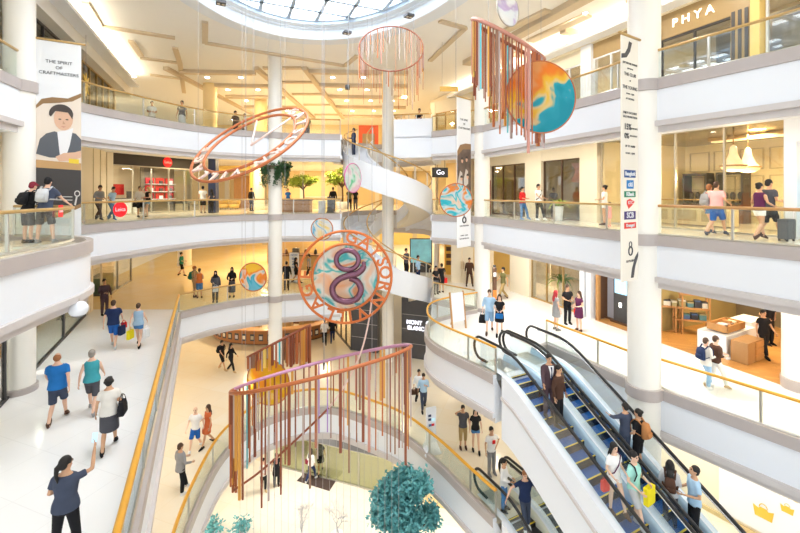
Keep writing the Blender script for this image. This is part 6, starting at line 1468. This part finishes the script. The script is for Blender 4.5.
a = person('woman in a dark T-shirt holding up a phone at the lower left corner', q, 192, 1.64, 'f', 'tan', ('pony', 'black'), ('tee', 'slate'), ('long', 'black'), 'black', ('raise', 'hold'), ('apart', 'apart'), stout=1.12, head=-.5)
t = thing('mobile_phone', 'pale phone held up by the woman at the lower left corner', 'phone', local(a, (-.30, -.27, 1.79))); t.rotation_euler = (.25, 0, math.radians(192))
mb = MB(); mb.box(-.04, -.006, -.02, .04, .006, .135); o = mb.obj('phone_body', WHITE, None); o.parent = t
mb = MB(); mb.box(-.035, .0065, -.012, .035, .008, .125); o = mb.obj('screen', SCREEN, None); o.parent = t
a = person('man in a navy T-shirt and blue shorts carrying bags away on the left walkway', at(113.5, 348, L2), AW, 1.80, 'm', 'fair', ('short', 'brown'), ('tee', 'navy'), ('shorts', 'royal'), 'lightgrey', ('swingF', 'swingB'), ('back', 'fwd'), stout=1.15)
handbag(a, 'navy paper bag carried by the man in the navy T-shirt', 'navy', (-.26, .03, .90), .30, .34, .12, .12, rz=1.2); handbag(a, 'small red paper bag beside the navy bag', 'red', (-.30, -.10, .95), .18, .20, .09, .10, rz=.5)
a = person('woman in a patterned tank top and denim shorts beside the man in navy', at(138.5, 347, L2), AW - 8, 1.66, 'f', 'fair', ('bun', 'brown'), ('tank', 'patblue'), ('hotpants', 'denim'), 'black', ('swingF', 'swingB'), ('back', 'fwd'), stout=1.12)
handbag(a, 'yellow shopping bag carried by the woman in denim shorts', 'yellow', (.27, .05, .82), .30, .32, .12, .12, rz=1.3); handbag(a, 'white shopping bag carried by the woman in denim shorts', 'white', (-.27, -.05, .82), .26, .34, .12, .12, rz=1.3)
person('man in a dark suit standing against the cream pillars on the left walkway', at(104.5, 315, L2), 60, 1.72, 'm', 'tan', ('short', 'black'), ('jacket', 'suit'), ('long', 'suit'), 'black', ('bent', 'down'))
person('woman in a dark green top and black shorts crossing the far hall', at(181.5, 276, L2), 90, 1.66, 'f', 'tan', ('bun', 'black'), ('shirt', 'green'), ('shorts', 'black'), 'black', ('bent', 'down'), ('fwd', 'back'))
a = person('person with tan clothes and a green backpack near the rail corner', at(194.5, 297, L2), 120, 1.74, 'm', 'tan', ('short', 'ginger'), ('tee', 'tan'), ('shorts', 'tan'), 'brown', ('down', 'bent')); backpack(a, 'green backpack on the person in tan clothes', 'green')
person('person in an orange top and blue shorts near the rail corner', at(199.5, 298, L2), 200, 1.64, 'f', 'tan', ('short', 'brown'), ('tank', 'orange'), ('shorts', 'denim'), 'brown', ('bent', 'down'))
a = person('veiled woman in dark clothes with a pale bag at the far curved rail', at(215.5, 302, L2), 20, 1.66, 'f', 'light', ('hijab', 'black'), ('long', 'darkgrey'), ('long', 'black'), 'black', ('bent', 'down'), ('stand', 'fwd')); handbag(a, 'pale grey bag held by the veiled woman', 'lightgrey', (.02, -.28, 1.02), .28, .30, .10, .08)
person('second veiled woman in black leaning at the far curved rail', at(232, 297, L2), 10, 1.66, 'f', 'light', ('hijab', 'black'), ('long', 'black'), ('longskirt', 'darkgrey'), 'black', ('lean', 'bent'))
person('person in a dark jacket standing just right of the slim far-left column', at(286.5, 290, L2), 185, 1.72, 'm', 'tan', ('short', 'black'), ('jacket', 'black'), ('long', 'black'), 'black')
person('woman in a black dress walking behind the lettered ring', at(296, 283, L2), 100, 1.64, 'f', 'tan', ('long', 'black'), ('dress', 'black'), ('none', 'black'), 'black', ('swingF', 'swingB'), ('fwd', 'back'))
person('person in grey walking far behind the lettered ring', at(309, 279, L2), 250, 1.68, 'm', 'tan', ('short', 'black'), ('tee', 'grey'), ('long', 'black'), 'black', ('swingF', 'swingB'), ('fwd', 'back'))
# ---- near left balcony
a = person('woman with a wine-red cap and black backpack leaning on the near left balcony rail', at(28, 243, L3), 172, 1.68, 'f', 'fair', ('cap', 'maroon'), ('tee', 'black'), ('shorts', 'darkgrey'), 'black', ('rail', 'rail'), ('stand', 'stand'), lean=.22); backpack(a, 'black backpack on the woman with the wine-red cap', 'black', .26, .36, 1.04, lean=.22)
a = person('man in a black cap and T-shirt with a pale grey backpack', at(45.5, 243, L3), 195, 1.80, 'm', 'fair', ('cap', 'black'), ('tee', 'slate'), ('shorts', 'darkgrey'), 'grey', ('rail', 'rail'), ('apart', 'apart'), lean=.2); backpack(a, 'pale grey backpack on the man in the black cap', 'lightgrey', .26, .36, 1.04, lean=.2)
# ---- outside the camera shop
person('man in a grey shirt and brown trousers bending towards the woman in jeans', at(98.5, 220, L3), 75, 1.74, 'm', 'tan', ('short', 'black'), ('shirt', 'grey'), ('long', 'brown'), 'black', ('bent', 'bent'), ('fwd', 'back'), lean=.18)
a = person('woman in a pale top and blue jeans striding beside the man in grey', at(111.5, 220, L3), 80, 1.66, 'f', 'tan', ('short', 'black'), ('tee', 'sky'), ('long', 'denim'), 'denim', ('hold', 'swingB'), ('fwd', 'back'), lean=.2); handbag(a, 'white plastic bag carried by the woman in jeans', 'white', (.24, -.25, .95), .28, .30, .12, .12, soft=True)
a = person('man in a white shirt and black shorts outside the camera shop', at(140, 217, L3), 60, 1.72, 'm', 'tan', ('short', 'brown'), ('shirt', 'offwhite'), ('shorts', 'black'), 'black', ('down', 'bent'), ('stand', 'fwd')); handbag(a, 'black bag hanging from the man in the white shirt', 'black', (-.27, -.05, .95), .26, .34, .12, .05, soft=True)
person('blonde woman in a black top and denim shorts outside the camera shop', at(148, 217, L3), 330, 1.68, 'f', 'fair', ('long', 'blond'), ('tank', 'black'), ('hotpants', 'lightdenim'), 'tan', ('head', 'bent'), ('stand', 'fwd'))
person('person in a white T-shirt and black shorts by the navy pillar', at(203, 213, L3), 190, 1.78, 'm', 'tan', ('short', 'black'), ('tee', 'white'), ('shorts', 'black'), 'brown')
person('woman in dark clothes leaning by the navy pillar', at(211.5, 213, L3), 250, 1.60, 'f', 'light', ('long', 'black'), ('tee', 'slate'), ('long', 'black'), 'black', ('bent', 'down'))
person('person in black in the golden passage left of the slim column', at(251.5, 211, L3), 160, 1.70, 'm', 'tan', ('short', 'black'), ('jacket', 'black'), ('long', 'black'), 'black')
person('person in a blue top behind the planting counter in the eye-level hall', at(288, 209, L3), 20, 1.66, 'f', 'tan', ('short', 'red'), ('tee', 'royal'), ('long', 'darkgrey'), 'black')
person('person in black behind the dark notice board in the eye-level hall', at(333, 211, L3), 200, 1.74, 'm', 'tan', ('short', 'black'), ('jacket', 'black'), ('long', 'black'), 'black')
person('person in dark green, left of the pair behind the spiral stair', at(349.5, 210.5, L3), 20, 1.70, 'm', 'tan', ('short', 'black'), ('tee', 'olive'), ('long', 'black'), 'black')
person('person in black, right of the pair behind the spiral stair', at(355.5, 210.5, L3), 340, 1.66, 'f', 'tan', ('long', 'black'), ('tee', 'black'), ('long', 'darkgrey'), 'black')
# ---- topmost gallery
def top_at(px, d): p = Q(px, 190, d); return Vector((p.x, p.y, L4))
person('woman in white behind the topmost left gallery rail', top_at(152, 21.5), 30, 1.66, 'f', 'tan', ('bun', 'black'), ('tee', 'white'), ('long', 'black'), 'black', ('bent', 'bent'))
person('person in a dark top and pale skirt behind the topmost left gallery rail', top_at(182, 21.5), 10, 1.68, 'f', 'tan', ('bun', 'black'), ('tee', 'darkgrey'), ('skirt', 'lightgrey'), 'black')
person('person in brown leaning on the topmost far rail, left of a pair', top_at(235.5, 24.5), 60, 1.74, 'm', 'tan', ('short', 'black'), ('shirt', 'brown'), ('long', 'black'), 'black', ('bent', 'bent'))
person('person in tan on the topmost far gallery, right of a pair', top_at(244.5, 25.5), 320, 1.76, 'm', 'tan', ('short', 'black'), ('shirt', 'tan'), ('long', 'brown'), 'black')
person('person in dark grey at the topmost far rail right of the tilted ring', top_at(307, 25.5), 200, 1.70, 'm', 'tan', ('short', 'black'), ('tee', 'olive'), ('long', 'darkgrey'), 'black')
person('woman in black leaning over the white landing block of the spiral stair', Vector((1.1, 23.25, L4)), 340, 1.62, 'f', 'tan', ('bun', 'black'), ('tee', 'black'), ('long', 'black'), 'black', ('lean', 'lean'))
def on_flight(ztop, a0, a1, u, r, dz=-.16):
    a = math.radians(a0 + (a1 - a0) * u); return Vector((SC.x + r * math.cos(a), SC.y + r * math.sin(a), ztop - 4.5 * u + dz))
person('man in navy walking down the upper spiral stair flight', on_flight(L4, 140, 425, 4.5 / 26, 2.1, -.16), 300, 1.72, 'm', 'tan', ('short', 'black'), ('long', 'navy'), ('long', 'navy'), 'black', ('bent', 'bent'))
person('person in a striped dark top walking down the lower spiral stair flight', on_flight(L3, 90, 375, 19.5 / 26, 2.0), 50, 1.68, 'm', 'tan', ('short', 'black'), ('tee', 'darkgrey'), ('long', 'black'), 'black', ('bent', 'down'))
person('person in a pale blue shirt near the foot of the lower spiral stair flight', on_flight(L3, 90, 375, 22.5 / 26, 2.0), 60, 1.66, 'm', 'tan', ('short', 'black'), ('shirt', 'sky'), ('long', 'navy'), 'black', ('down', 'bent'))
# ---- right side, eye level
person('figure in a red shirt and jeans at the eye-level rail beside the white stand', at(522.5, 219.5, L3), 40, 1.66, 'f', 'tan', ('short', 'black'), ('shirt', 'red'), ('long', 'denim'), 'denim', ('bent', 'bent'), ('stand', 'fwd'), stout=1.1)
a = person('man in a white T-shirt with a black cross-body strap at the eye-level rail', at(538.5, 220.5, L3), 30, 1.78, 'm', 'tan', ('short', 'black'), ('tee', 'white'), ('long', 'black'), 'white', ('rail', 'hold'), ('stand', 'fwd'), stout=1.05)
mb = MB(); mb.tube([(.15, .06, 1.46), (.13, -.07, 1.44), (.0, -.150, 1.25), (-.13, -.135, 1.08), (-.19, -.02, .98)], (.008, .02), 6); o = mb.obj('cross_strap', cloth('black'), None, True); o.parent = a
person('person in dark clothes beside the potted fern at the eye-level rail', at(553.5, 218, L3), 10, 1.62, 'm', 'tan', ('short', 'black'), ('tee', 'navy'), ('long', 'navy'), 'black', ('bent', 'bent'))
person('woman in a white top and pale shorts left of the sale banner', at(604.5, 225, L3), 230, 1.68, 'f', 'tan', ('bun', 'black'), ('tee', 'white'), ('hotpants', 'white'), 'brown', ('down', 'bent'))
person('small girl in a pink dress left of the sale banner', at(609.5, 226.5, L3), 210, .98, 'f', 'light', ('short', 'black'), ('dress', 'pink'), ('none', 'pink'), 'pink', ('down', 'bent'))
a = person('person with cropped ginger hair, grey backpack and denim shorts outside the chandelier shop', at(709.5, 234.5, L3), 105, 1.64, 'f', 'fair', ('short', 'ginger'), ('tank', 'red'), ('hotpants', 'denim'), 'slate', ('swingB', 'swingF'), ('back', 'fwd'), stout=1.1); backpack(a, 'grey and white backpack on the person with ginger hair', 'grey')
person('man in a pink T-shirt and royal blue shorts outside the chandelier shop', at(716.5, 235.5, L3), 110, 1.72, 'm', 'tan', ('short', 'brown'), ('tee', 'pink'), ('shorts', 'royal'), 'slate', ('hold', 'swingB'), ('fwd', 'back'), stout=1.15)
person('woman in a purple top and white shorts at the right edge of the eye-level gallery', at(759.5, 239.5, L3), 100, 1.66, 'f', 'tan', ('bun', 'black'), ('tank', 'purple'), ('hotpants', 'white'), 'brown', ('hold', 'hold'), ('back', 'fwd'))
a = person('man in a black T-shirt and shorts pulling a suitcase at the right edge', at(769, 239, L3), 95, 1.76, 'm', 'tan', ('short', 'black'), ('tee', 'darkgrey'), ('shorts', 'black'), 'brown', ('bent', 'hold'), ('fwd', 'back'))
c_ = at(786.5, 241, L3); t = thing('suitcase', 'dark grey rolling suitcase beside the man in black at the right edge', 'suitcase', c_); M = Matrix.Translation(c_) @ Matrix.Rotation(.35, 4, 'Z'); m_ = mat('suitcase_grey', (.07, .075, .085), .5)
mb = MB(M); mb.loft([[(x * .21 * f, y * .13 * f, z) for x, y in ((-1, -.8), (-.8, -1), (.8, -1), (1, -.8), (1, .8), (.8, 1), (-.8, 1), (-1, .8))] for z, f in ((.06, .93), (.09, 1), (.60, 1), (.63, .93))]); mb.obj('shell', m_, t)
for x in (-.15, .15):
    for y in (-.09, .09): mb = MB(M); mb.lathe([(.0, 0), (.03, .0), (.03, .06), (.0, .06)], (x, y, 0), 10); mb.obj('wheel', BLACK, t)
mb = MB(M); mb.tube([(-.11, .1, .62), (-.11, .1, .95), (.11, .1, .95), (.11, .1, .62)], .012, 6); mb.obj('pull_handle', STEEL, t)
# ---- right side, walkway level
a = person('woman in a pale jacket and jeans in front of the wood-floored shop', at(706, 388, L2), 100, 1.50, 'f', 'light', ('short', 'brown'), ('jacket', 'offwhite'), ('long', 'lightdenim'), 'white', ('bent', 'bent'), ('stand', 'fwd')); backpack(a, 'dark navy backpack on the woman in the pale jacket', 'navy')
person('person in dark brown beside the woman in the pale jacket', at(716, 388, L2), 90, 1.56, 'm', 'light', ('short', 'brown'), ('shirt', 'brown'), ('long', 'offwhite'), 'tan', ('bent', 'bent'), ('fwd', 'back'))
person('shop assistant in black walking on the wooden floor', at(763.5, 357, L2), 355, 1.68, 'f', 'tan', ('short', 'black'), ('tee', 'black'), ('long', 'black'), 'black', ('down', 'swingF'), ('fwd', 'back'))
person('second assistant in black standing behind the first on the wooden floor', at(769.5, 345, L2), 10, 1.74, 'm', 'tan', ('short', 'black'), ('tee', 'black'), ('long', 'black'), 'black', ('hip', 'hip'))
a = person('man in a pale blue shirt and denim shorts walking towards the escalators', at(489.5, 333, L2), 345, 1.80, 'm', 'light', ('short', 'brown'), ('shirt', 'sky'), ('shorts', 'lightdenim'), 'brown', ('down', 'swingF'), ('fwd', 'back'))
handbag(a, 'black tote bag in the hand of the man in the pale blue shirt', 'black', (-.275, -.05, .86), .30, .34, .14, .14, soft=True); 
a = person('woman in a black dress with a bright blue handbag beside the man in pale blue', at(499.5, 335, L2), 345, 1.66, 'f', 'light', ('long', 'brown'), ('dress', 'black'), ('none', 'black'), 'black', ('bent', 'bent'), ('fwd', 'back')); handbag(a, 'bright blue handbag carried in front of the black dress', 'blue', (.0, -.27, 1.08), .30, .18, .10, .10)
person('red-haired woman in a grey dress, left of the three talking behind the escalators', at(556, 330, L2), 100, 1.68, 'f', 'fair', ('long', 'red'), ('dress', 'grey'), ('none', 'grey'), 'brown', ('down', 'down'))
person('man in black, middle of the three talking behind the escalators', at(567.5, 324, L2), 10, 1.74, 'm', 'tan', ('short', 'brown'), ('tee', 'black'), ('long', 'black'), 'black', ('bent', 'bent'))
a = person('woman in a dark dress with arms crossed, right of the three behind the escalators', at(579, 331, L2), 290, 1.68, 'f', 'light', ('long', 'brown'), ('dress', 'purple'), ('none', 'black'), 'brown', ('bent', 'bent')); handbag(a, 'small red bag hanging between the man in black and the dark dress', 'red', (-.32, .12, .95), .16, .26, .08, .10)
person('guard in a dark uniform standing by the cream double doors', at(469.5, 286, L2), 0, 1.76, 'm', 'tan', ('short', 'black'), ('jacket', 'brown'), ('long', 'brown'), 'black', ('down', 'down'), ('apart', 'apart'))
person('man in an olive T-shirt walking past the slim information pole', at(503, 299.5, L2), 280, 1.76, 'm', 'tan', ('short', 'black'), ('tee', 'olive'), ('long', 'khaki'), 'brown', ('swingF', 'swingB'), ('back', 'fwd'))
person('person in black and khaki, left of the pair by the stair foot', at(436, 294, L2), 20, 1.62, 'f', 'tan', ('short', 'black'), ('tee', 'black'), ('long', 'darkgrey'), 'black', ('bent', 'down'))
a = person('person with a red bag, right of the pair by the stair foot', at(441.5, 292.5, L2), 200, 1.70, 'm', 'tan', ('short', 'black'), ('tee', 'black'), ('shorts', 'black'), 'black', ('down', 'bent')); handbag(a, 'red bag carried by the person at the stair foot', 'red', (-.27, -.05, .92), .24, .28, .1, .1)
# ---- escalators
def ride(l, t, ztop, label, face, *args, **kw):
    p = esc(l, t); k = math.floor((t - (T1 - .75)) / .36); t0 = (T1 - .75) + k * .36
    z = ezf(t0 + .36, ztop)
    return person(label, (p.x, p.y, z + .004), face, *args, **kw)
DOWN = 27     # facing down the escalator
def t_for(px, l):
    lo, hi = 0.0, 12.0
    for _ in range(40):
        m_ = (lo + hi) / 2; p = esc(l, m_)
        if 400 + F * p.x / p.y < px: lo = m_
        else: hi = m_
    return lo
a = ride(.52, t_for(549, .52), L2, 'man in a brown suit holding the rail of the left blue escalator', DOWN - 20, 1.78, 'm', 'tan', ('short', 'black'), ('jacket', 'suit'), ('long', 'suit'), 'black', ('rail', 'down'), ('stand', 'stand'))
mb = MB(); mb.loft([[(x, y, z) for x, y in ((-w_, -.162 + c_), (w_, -.162 + c_), (w_, -.13 + c_), (-w_, -.13 + c_))] for z, w_, c_ in ((1.08, .012, .018), (1.30, .045, -.004), (1.44, .075, .035))]); o = mb.obj('white_shirt', cloth('white'), None); o.parent = a
mb = MB(); mb.loft([[(x, y, z) for x, y in ((-w_, -.172 + c_), (w_, -.172 + c_), (w_, -.15 + c_), (-w_, -.15 + c_))] for z, w_, c_ in ((1.08, .020, .018), (1.34, .014, -.002), (1.42, .022, .028))]); o = mb.obj('tie', cloth('navy'), None); o.parent = a
ride(.66, t_for(558.5, .66), L2, 'man in dark brown standing just below the suited man on the left blue escalator', DOWN + 10, 1.72, 'm', 'tan', ('short', 'black'), ('jacket', 'brown'), ('long', 'black'), 'black', ('down', 'down'))
a = ride(.40, t_for(614, .40), L2, 'woman in a white top and pale shorts riding down the left blue escalator', DOWN - 10, 1.64, 'f', 'light', ('long', 'black'), ('tee', 'white'), ('hotpants', 'white'), 'brown', ('hold', 'bent'), ('stand', 'fwd')); handbag(a, 'small red bag behind the woman in white on the escalator', 'red', (-.26, .02, .92), .2, .24, .1, .1)
mb = MB(); mb.tube([(.15, .06, 1.46), (.13, -.08, 1.43), (.0, -.150, 1.25), (-.12, -.135, 1.08), (-.18, -.02, .98)], (.008, .016), 6); o = mb.obj('cross_strap', cloth('purple'), None, True); o.parent = a
a = ride(.70, t_for(634, .70), L2, 'man in a mint T-shirt holding a yellow bag on the left blue escalator', DOWN + 5, 1.72, 'm', 'light', ('short', 'black'), ('tee', 'mint'), ('shorts', 'lightgrey'), 'lightgrey', ('hold', 'bent'), ('fwd', 'stand')); handbag(a, 'bright yellow shopping bag held by the man in the mint T-shirt', 'yellow', (.10, -.30, 1.10), .34, .40, .12, .06, soft=False)
for sgn in (-1, 1):
    mb = MB(); mb.tube([(sgn * .10, .10, 1.42), (sgn * .115, .02, 1.475), (sgn * .12, -.08, 1.44), (sgn * .135, -.142, 1.30), (sgn * .17, -.10, 1.14)], (.010, .022), 8); o = mb.obj('backpack_strap', cloth('black'), None, True); o.parent = a
UP = 207
lr = GAP + .55
ride(GAP + .42, t_for(625, GAP + .42), L2, 'woman in dark grey with one hand on the middle rail of the right blue escalator', UP - 10, 1.62, 'f', 'tan', ('short', 'black'), ('long', 'slate'), ('long', 'slate'), 'black', ('hold', 'arm_round'))
a = ride(GAP + .70, t_for(638, GAP + .70), L2, 'woman in black with a tan leather backpack on the right blue escalator', UP + 8, 1.68, 'f', 'tan', ('bun', 'black'), ('tee', 'black'), ('shorts', 'black'), 'black', ('down', 'hold')); backpack(a, 'tan leather backpack on the woman in black', 'backpack', .30, .40, 1.02)
a = ride(GAP + .40, t_for(670, GAP + .40), L2, 'woman with long dark hair and a grey jacket looking up on the right blue escalator', UP - 60, 1.60, 'f', 'tan', ('long', 'black'), ('jacket', 'lightgrey'), ('long', 'darkgrey'), 'black', ('bent', 'down'), nod=-.35); backpack(a, 'small brown backpack on the woman in the grey jacket', 'brown', .26, .34, 1.0)
ride(GAP + .72, t_for(694, GAP + .72), L2, 'tall man in pale blue and black, lowest rider on the right escalator', UP + 50, 1.78, 'm', 'tan', ('short', 'black'), ('tee', 'sky'), ('long', 'black'), 'black', ('hold', 'bent'), nod=-.35)
a = ride(.55, t_for(525, .55), L1, 'man in a navy polo with both arms on the rails of the grey escalator', DOWN - 22, 1.74, 'm', 'fair', ('short', 'ginger'), ('polo', 'navy'), ('long', 'slate'), 'white', ('wide', 'wide'), ('fwd', 'stand'), stout=1.1)
ride(.38, t_for(504, .38), L1, 'woman in a long white shirt at the top of the grey escalator', DOWN + 30, 1.66, 'f', 'tan', ('short', 'black'), ('long', 'white'), ('long', 'denim'), 'black', ('bent', 'bent'))
# ---- lowest gallery
person('bald man in a white T-shirt and blue shorts walking beside the orange dress', at(195.5, 450, L1), 0, 1.72, 'm', 'light', ('bald', 'black'), ('tee', 'white'), ('shorts', 'royal'), 'white', ('swingF', 'swingB'), ('fwd', 'back'))
person('woman in an orange dress walking along the lowest gallery', at(208, 446, L1), 320, 1.68, 'f', 'tan', ('long', 'brown'), ('dress', 'rust'), ('none', 'rust'), 'black', ('bent', 'down'), ('back', 'fwd'))
a = person('man in a grey sweater holding a black bag beside the horseshoe rail', at(180.5, 494, L1), 150, 1.74, 'm', 'tan', ('short', 'brown'), ('jacket', 'grey'), ('long', 'black'), 'white', ('hold', 'bent'), ('stand', 'fwd')); handbag(a, 'black flat bag in the hand of the man in the grey sweater', 'black', (.25, -.2, .98), .34, .40, .06, .12)
a = person('person in black with a backpack striding left of the slim column base', at(222, 370, L1), 75, 1.72, 'm', 'tan', ('short', 'black'), ('tee', 'black'), ('shorts', 'black'), 'tan', ('swingF', 'swingB'), ('fwd', 'back')); backpack(a, 'black backpack on the person striding left of the column base', 'black')
person('woman in black striding left of the slim column base', at(231, 372, L1), 78, 1.64, 'f', 'tan', ('long', 'black'), ('long', 'black'), ('long', 'black'), 'tan', ('swingB', 'swingF'), ('fwd', 'back'))
person('person in a white shirt walking away below the lettered ring', at(324.5, 344.5, L1), 190, 1.72, 'm', 'tan', ('short', 'black'), ('shirt', 'white'), ('long', 'black'), 'black', ('down', 'down'), ('back', 'fwd'))
person('person in black and jeans walking away below the lettered ring', at(332.5, 342.5, L1), 190, 1.74, 'm', 'tan', ('short', 'black'), ('jacket', 'black'), ('long', 'navy'), 'black', ('down', 'down'), ('fwd', 'back'))
a = person('man in a white shirt, rear one of the pair below the dark tiled wall', at(419, 405, L1), 10, 1.72, 'm', 'tan', ('short', 'black'), ('shirt', 'white'), ('long', 'black'), 'black', ('down', 'down'), ('back', 'fwd')); handbag(a, 'brown bag carried by the rear man in the white shirt', 'brown', (-.26, -.05, .90), .26, .24, .1, .1)
person('man in a blue shirt looking at his phone below the dark tiled wall', at(423.5, 410, L1), 5, 1.74, 'm', 'tan', ('short', 'black'), ('shirt', 'sky'), ('long', 'slate'), 'black', ('down', 'phone'), ('fwd', 'back'), nod=.3)
person('man in khaki shorts with a hand at his head on the lowest gallery', at(463, 448, L1), 5, 1.72, 'm', 'tan', ('short', 'black'), ('tee', 'darkgrey'), ('capri', 'khaki'), 'brown', ('head', 'down'))
person('woman in a black top and denim shorts beside the man in khaki shorts', at(475.5, 450, L1), 0, 1.66, 'f', 'light', ('long', 'black'), ('tee', 'black'), ('hotpants', 'denim'), 'black', ('down', 'down'), ('stand', 'fwd'))
a = person('man in a white T-shirt with a red print and grey jeans by the grey escalator', at(491.5, 474, L1), 20, 1.72, 'm', 'tan', ('short', 'black'), ('tee', 'white'), ('long', 'grey'), 'grey', ('down', 'hip'))
mb = MB(); mb.loft([[(x, -.150 + .0 * x, z) for x in (-.06, .06)] + [(x, -.170, z) for x in (.06, -.06)] for z in (1.20, 1.33)]); o = mb.obj('shirt_print', cloth('red'), None); o.parent = a
# ---- ground floor
person('woman in a white and black outfit with dark hair, left of the first ground-floor pair', at(263.5, 492, 0), 40, 1.66, 'f', 'light', ('long', 'black'), ('tee', 'offwhite'), ('long', 'black'), 'tan', ('bent', 'bent'))
person('woman in a black dress, right of the first ground-floor pair', at(276.5, 486.5, 0), 190, 1.70, 'f', 'tan', ('short', 'black'), ('dress', 'black'), ('long', 'black'), 'brown')
a = person('woman in a white blouse and dark jeans walking across the brown mat', at(311, 481, 0), 150, 1.66, 'f', 'tan', ('long', 'black'), ('shirt', 'white'), ('long', 'navy'), 'white', ('down', 'down'), ('fwd', 'back')); handbag(a, 'dark red shoulder bag on the woman in the white blouse', 'maroon', (.25, .0, 1.15), .26, .22, .1, .1)
person('woman in a long black dress at the edge of the brown mat', at(320.5, 473.5, 0), 190, 1.70, 'f', 'tan', ('long', 'black'), ('dress', 'black'), ('none', 'black'), 'black', ('down', 'down'), ('fwd', 'back'))
flush()
# ================================================================== light, sky, camera
w = bpy.data.worlds.new('sky'); bpy.context.scene.world = w; w.use_nodes = True
bg = w.node_tree.nodes['Background']; bg.inputs[0].default_value = (0.93, 0.97, 1.0, 1); bg.inputs[1].default_value = 2.1

def area(name, loc, size, power, col, rot=(0, 0, 0), sy=None):
    li = bpy.data.lights.new(name, 'AREA'); li.energy = power; li.color = col; li.size = size; li.shape = 'DISK'
    if sy: li.shape = 'RECTANGLE'; li.size_y = sy
    o = bpy.data.objects.new(name, li); C.objects.link(o); o.location = loc; o.rotation_euler = rot
    return o
WARM = (1.0, 0.77, 0.46); NEUT = (1.0, 0.94, 0.84)
for z, g in ((L1, 1.0), (L2, 1.0), (L3, 1.4), (L4, 1.1), (TOP + .74, 1.2)):
    c = z - .77; top = z > TOP
    for x, y, p in ((-11, 30, 260), (-6, 33, 260), (.5, 32, 205), (-12, 37, 260), (-4, 38, 260), (-10, 42.5, 260), (3, 41, 200)): area('ceiling_light', (x, y, c), .7, p * g, WARM)
    for q in range(4):
        f = Vector((9.0, 12.5)) + UAX * (q * 4.4 - 3.5); area('ceiling_light', (f.x, f.y, c), .5, 105 * g, NEUT)
        f = Vector((14.0, 15.0)) + UAX * (q * 4.4 - 3.5); area('shop_fill', (f.x, f.y, c - .10), .8, (150 if not top else 60) * g, WARM)  # fill lamps added to brighten the shop interiors
        f = Vector((-12.0, 12.0)) + UAX * (q * 3.8 - 3.0) - VAX * (.5 if not top else -.3); area('ceiling_light', (f.x, f.y, c), .5, 95 * g, NEUT)
        f = Vector((-17.0, 16.0)) + UAX * (q * 4.4 - 3.0); area('shop_fill', (f.x, f.y, c - .02), .8, (150 if not top else 60) * g, WARM)  # same added fill for the left-hand shops
for x, y in ((-5.2, 20.6), (-.6, 19.9), (2.6, 17.0), (-8.3, 15.5)): area('ceiling_light', (x, y, L1 - .8), .6, 130, NEUT)  # lamps added under the lowest gallery to brighten the ground floor

def cove(fr, x0, x1, y0, y1, z, label):
    global n
    n += 1; mb = MB(fr.M); mb.box(x0, y0, z, x1, y1, z + .05); mb.box(x0, y0, z + .05, x1, y0 + .04, z + .14); struct('trim_%d' % n, mb, WHITE)
    L = 2.4; q = x0 + L / 2
    while q < x1:
        li = bpy.data.lights.new('cove_lamp', 'AREA'); li.shape = 'RECTANGLE'; li.size = L * .9; li.size_y = .12; li.energy = 42; li.color = (1.0, .88, .68)
        o = bpy.data.objects.new('cove_lamp', li); C.objects.link(o); o.matrix_world = fr.M @ Matrix.Translation((q, (y0 + y1) / 2 + .05, z + .09)) @ Matrix.Rotation(PI, 4, 'X')
        q += L
cove(l4, -4, 13, -.95, -.4, 3.62, 'left')
cove(RF(L4), -18, 4, -.75, -.12, 3.80, 'right')
LC = Fr((-17.25, 24.4), (2.35, 6.2), L3)
for x, y in ((1.6, 1.6), (4.8, 1.2), (2.5, -2.0)): p = LC.pt(x, y, 2.95 if y > 0 else 2.96); area('shop_fill', p, .6, 110, (1, .9, .72))  # extra fill lamps added to brighten the camera shop
for x, y in ((-.75, 1.6), (-1.0, 3.0)):
    li = bpy.data.lights.new('chandelier_bulb', 'POINT'); li.energy = 110; li.color = (1.0, .78, .45); li.shadow_soft_size = .12
    o = bpy.data.objects.new('chandelier_bulb', li); C.objects.link(o); o.location = RF(L3).pt(x, y, 1.95)
cam = bpy.data.cameras.new('camera'); co = bpy.data.objects.new('camera', cam); C.objects.link(co)
co.location = (0, 0, EYE); co.rotation_euler = (PI / 2, 0, 0)
cam.sensor_width = 36; cam.lens = F / 800 * 36; cam.shift_y = -(266.5 - HZ) / 800; cam.clip_end = 300
s = bpy.context.scene; s.camera = co
s.view_settings.view_transform = 'Standard'; s.view_settings.look = 'None'; s.view_settings.gamma = 1; s.view_settings.use_curve_mapping = False
s.view_settings.exposure = -0.12
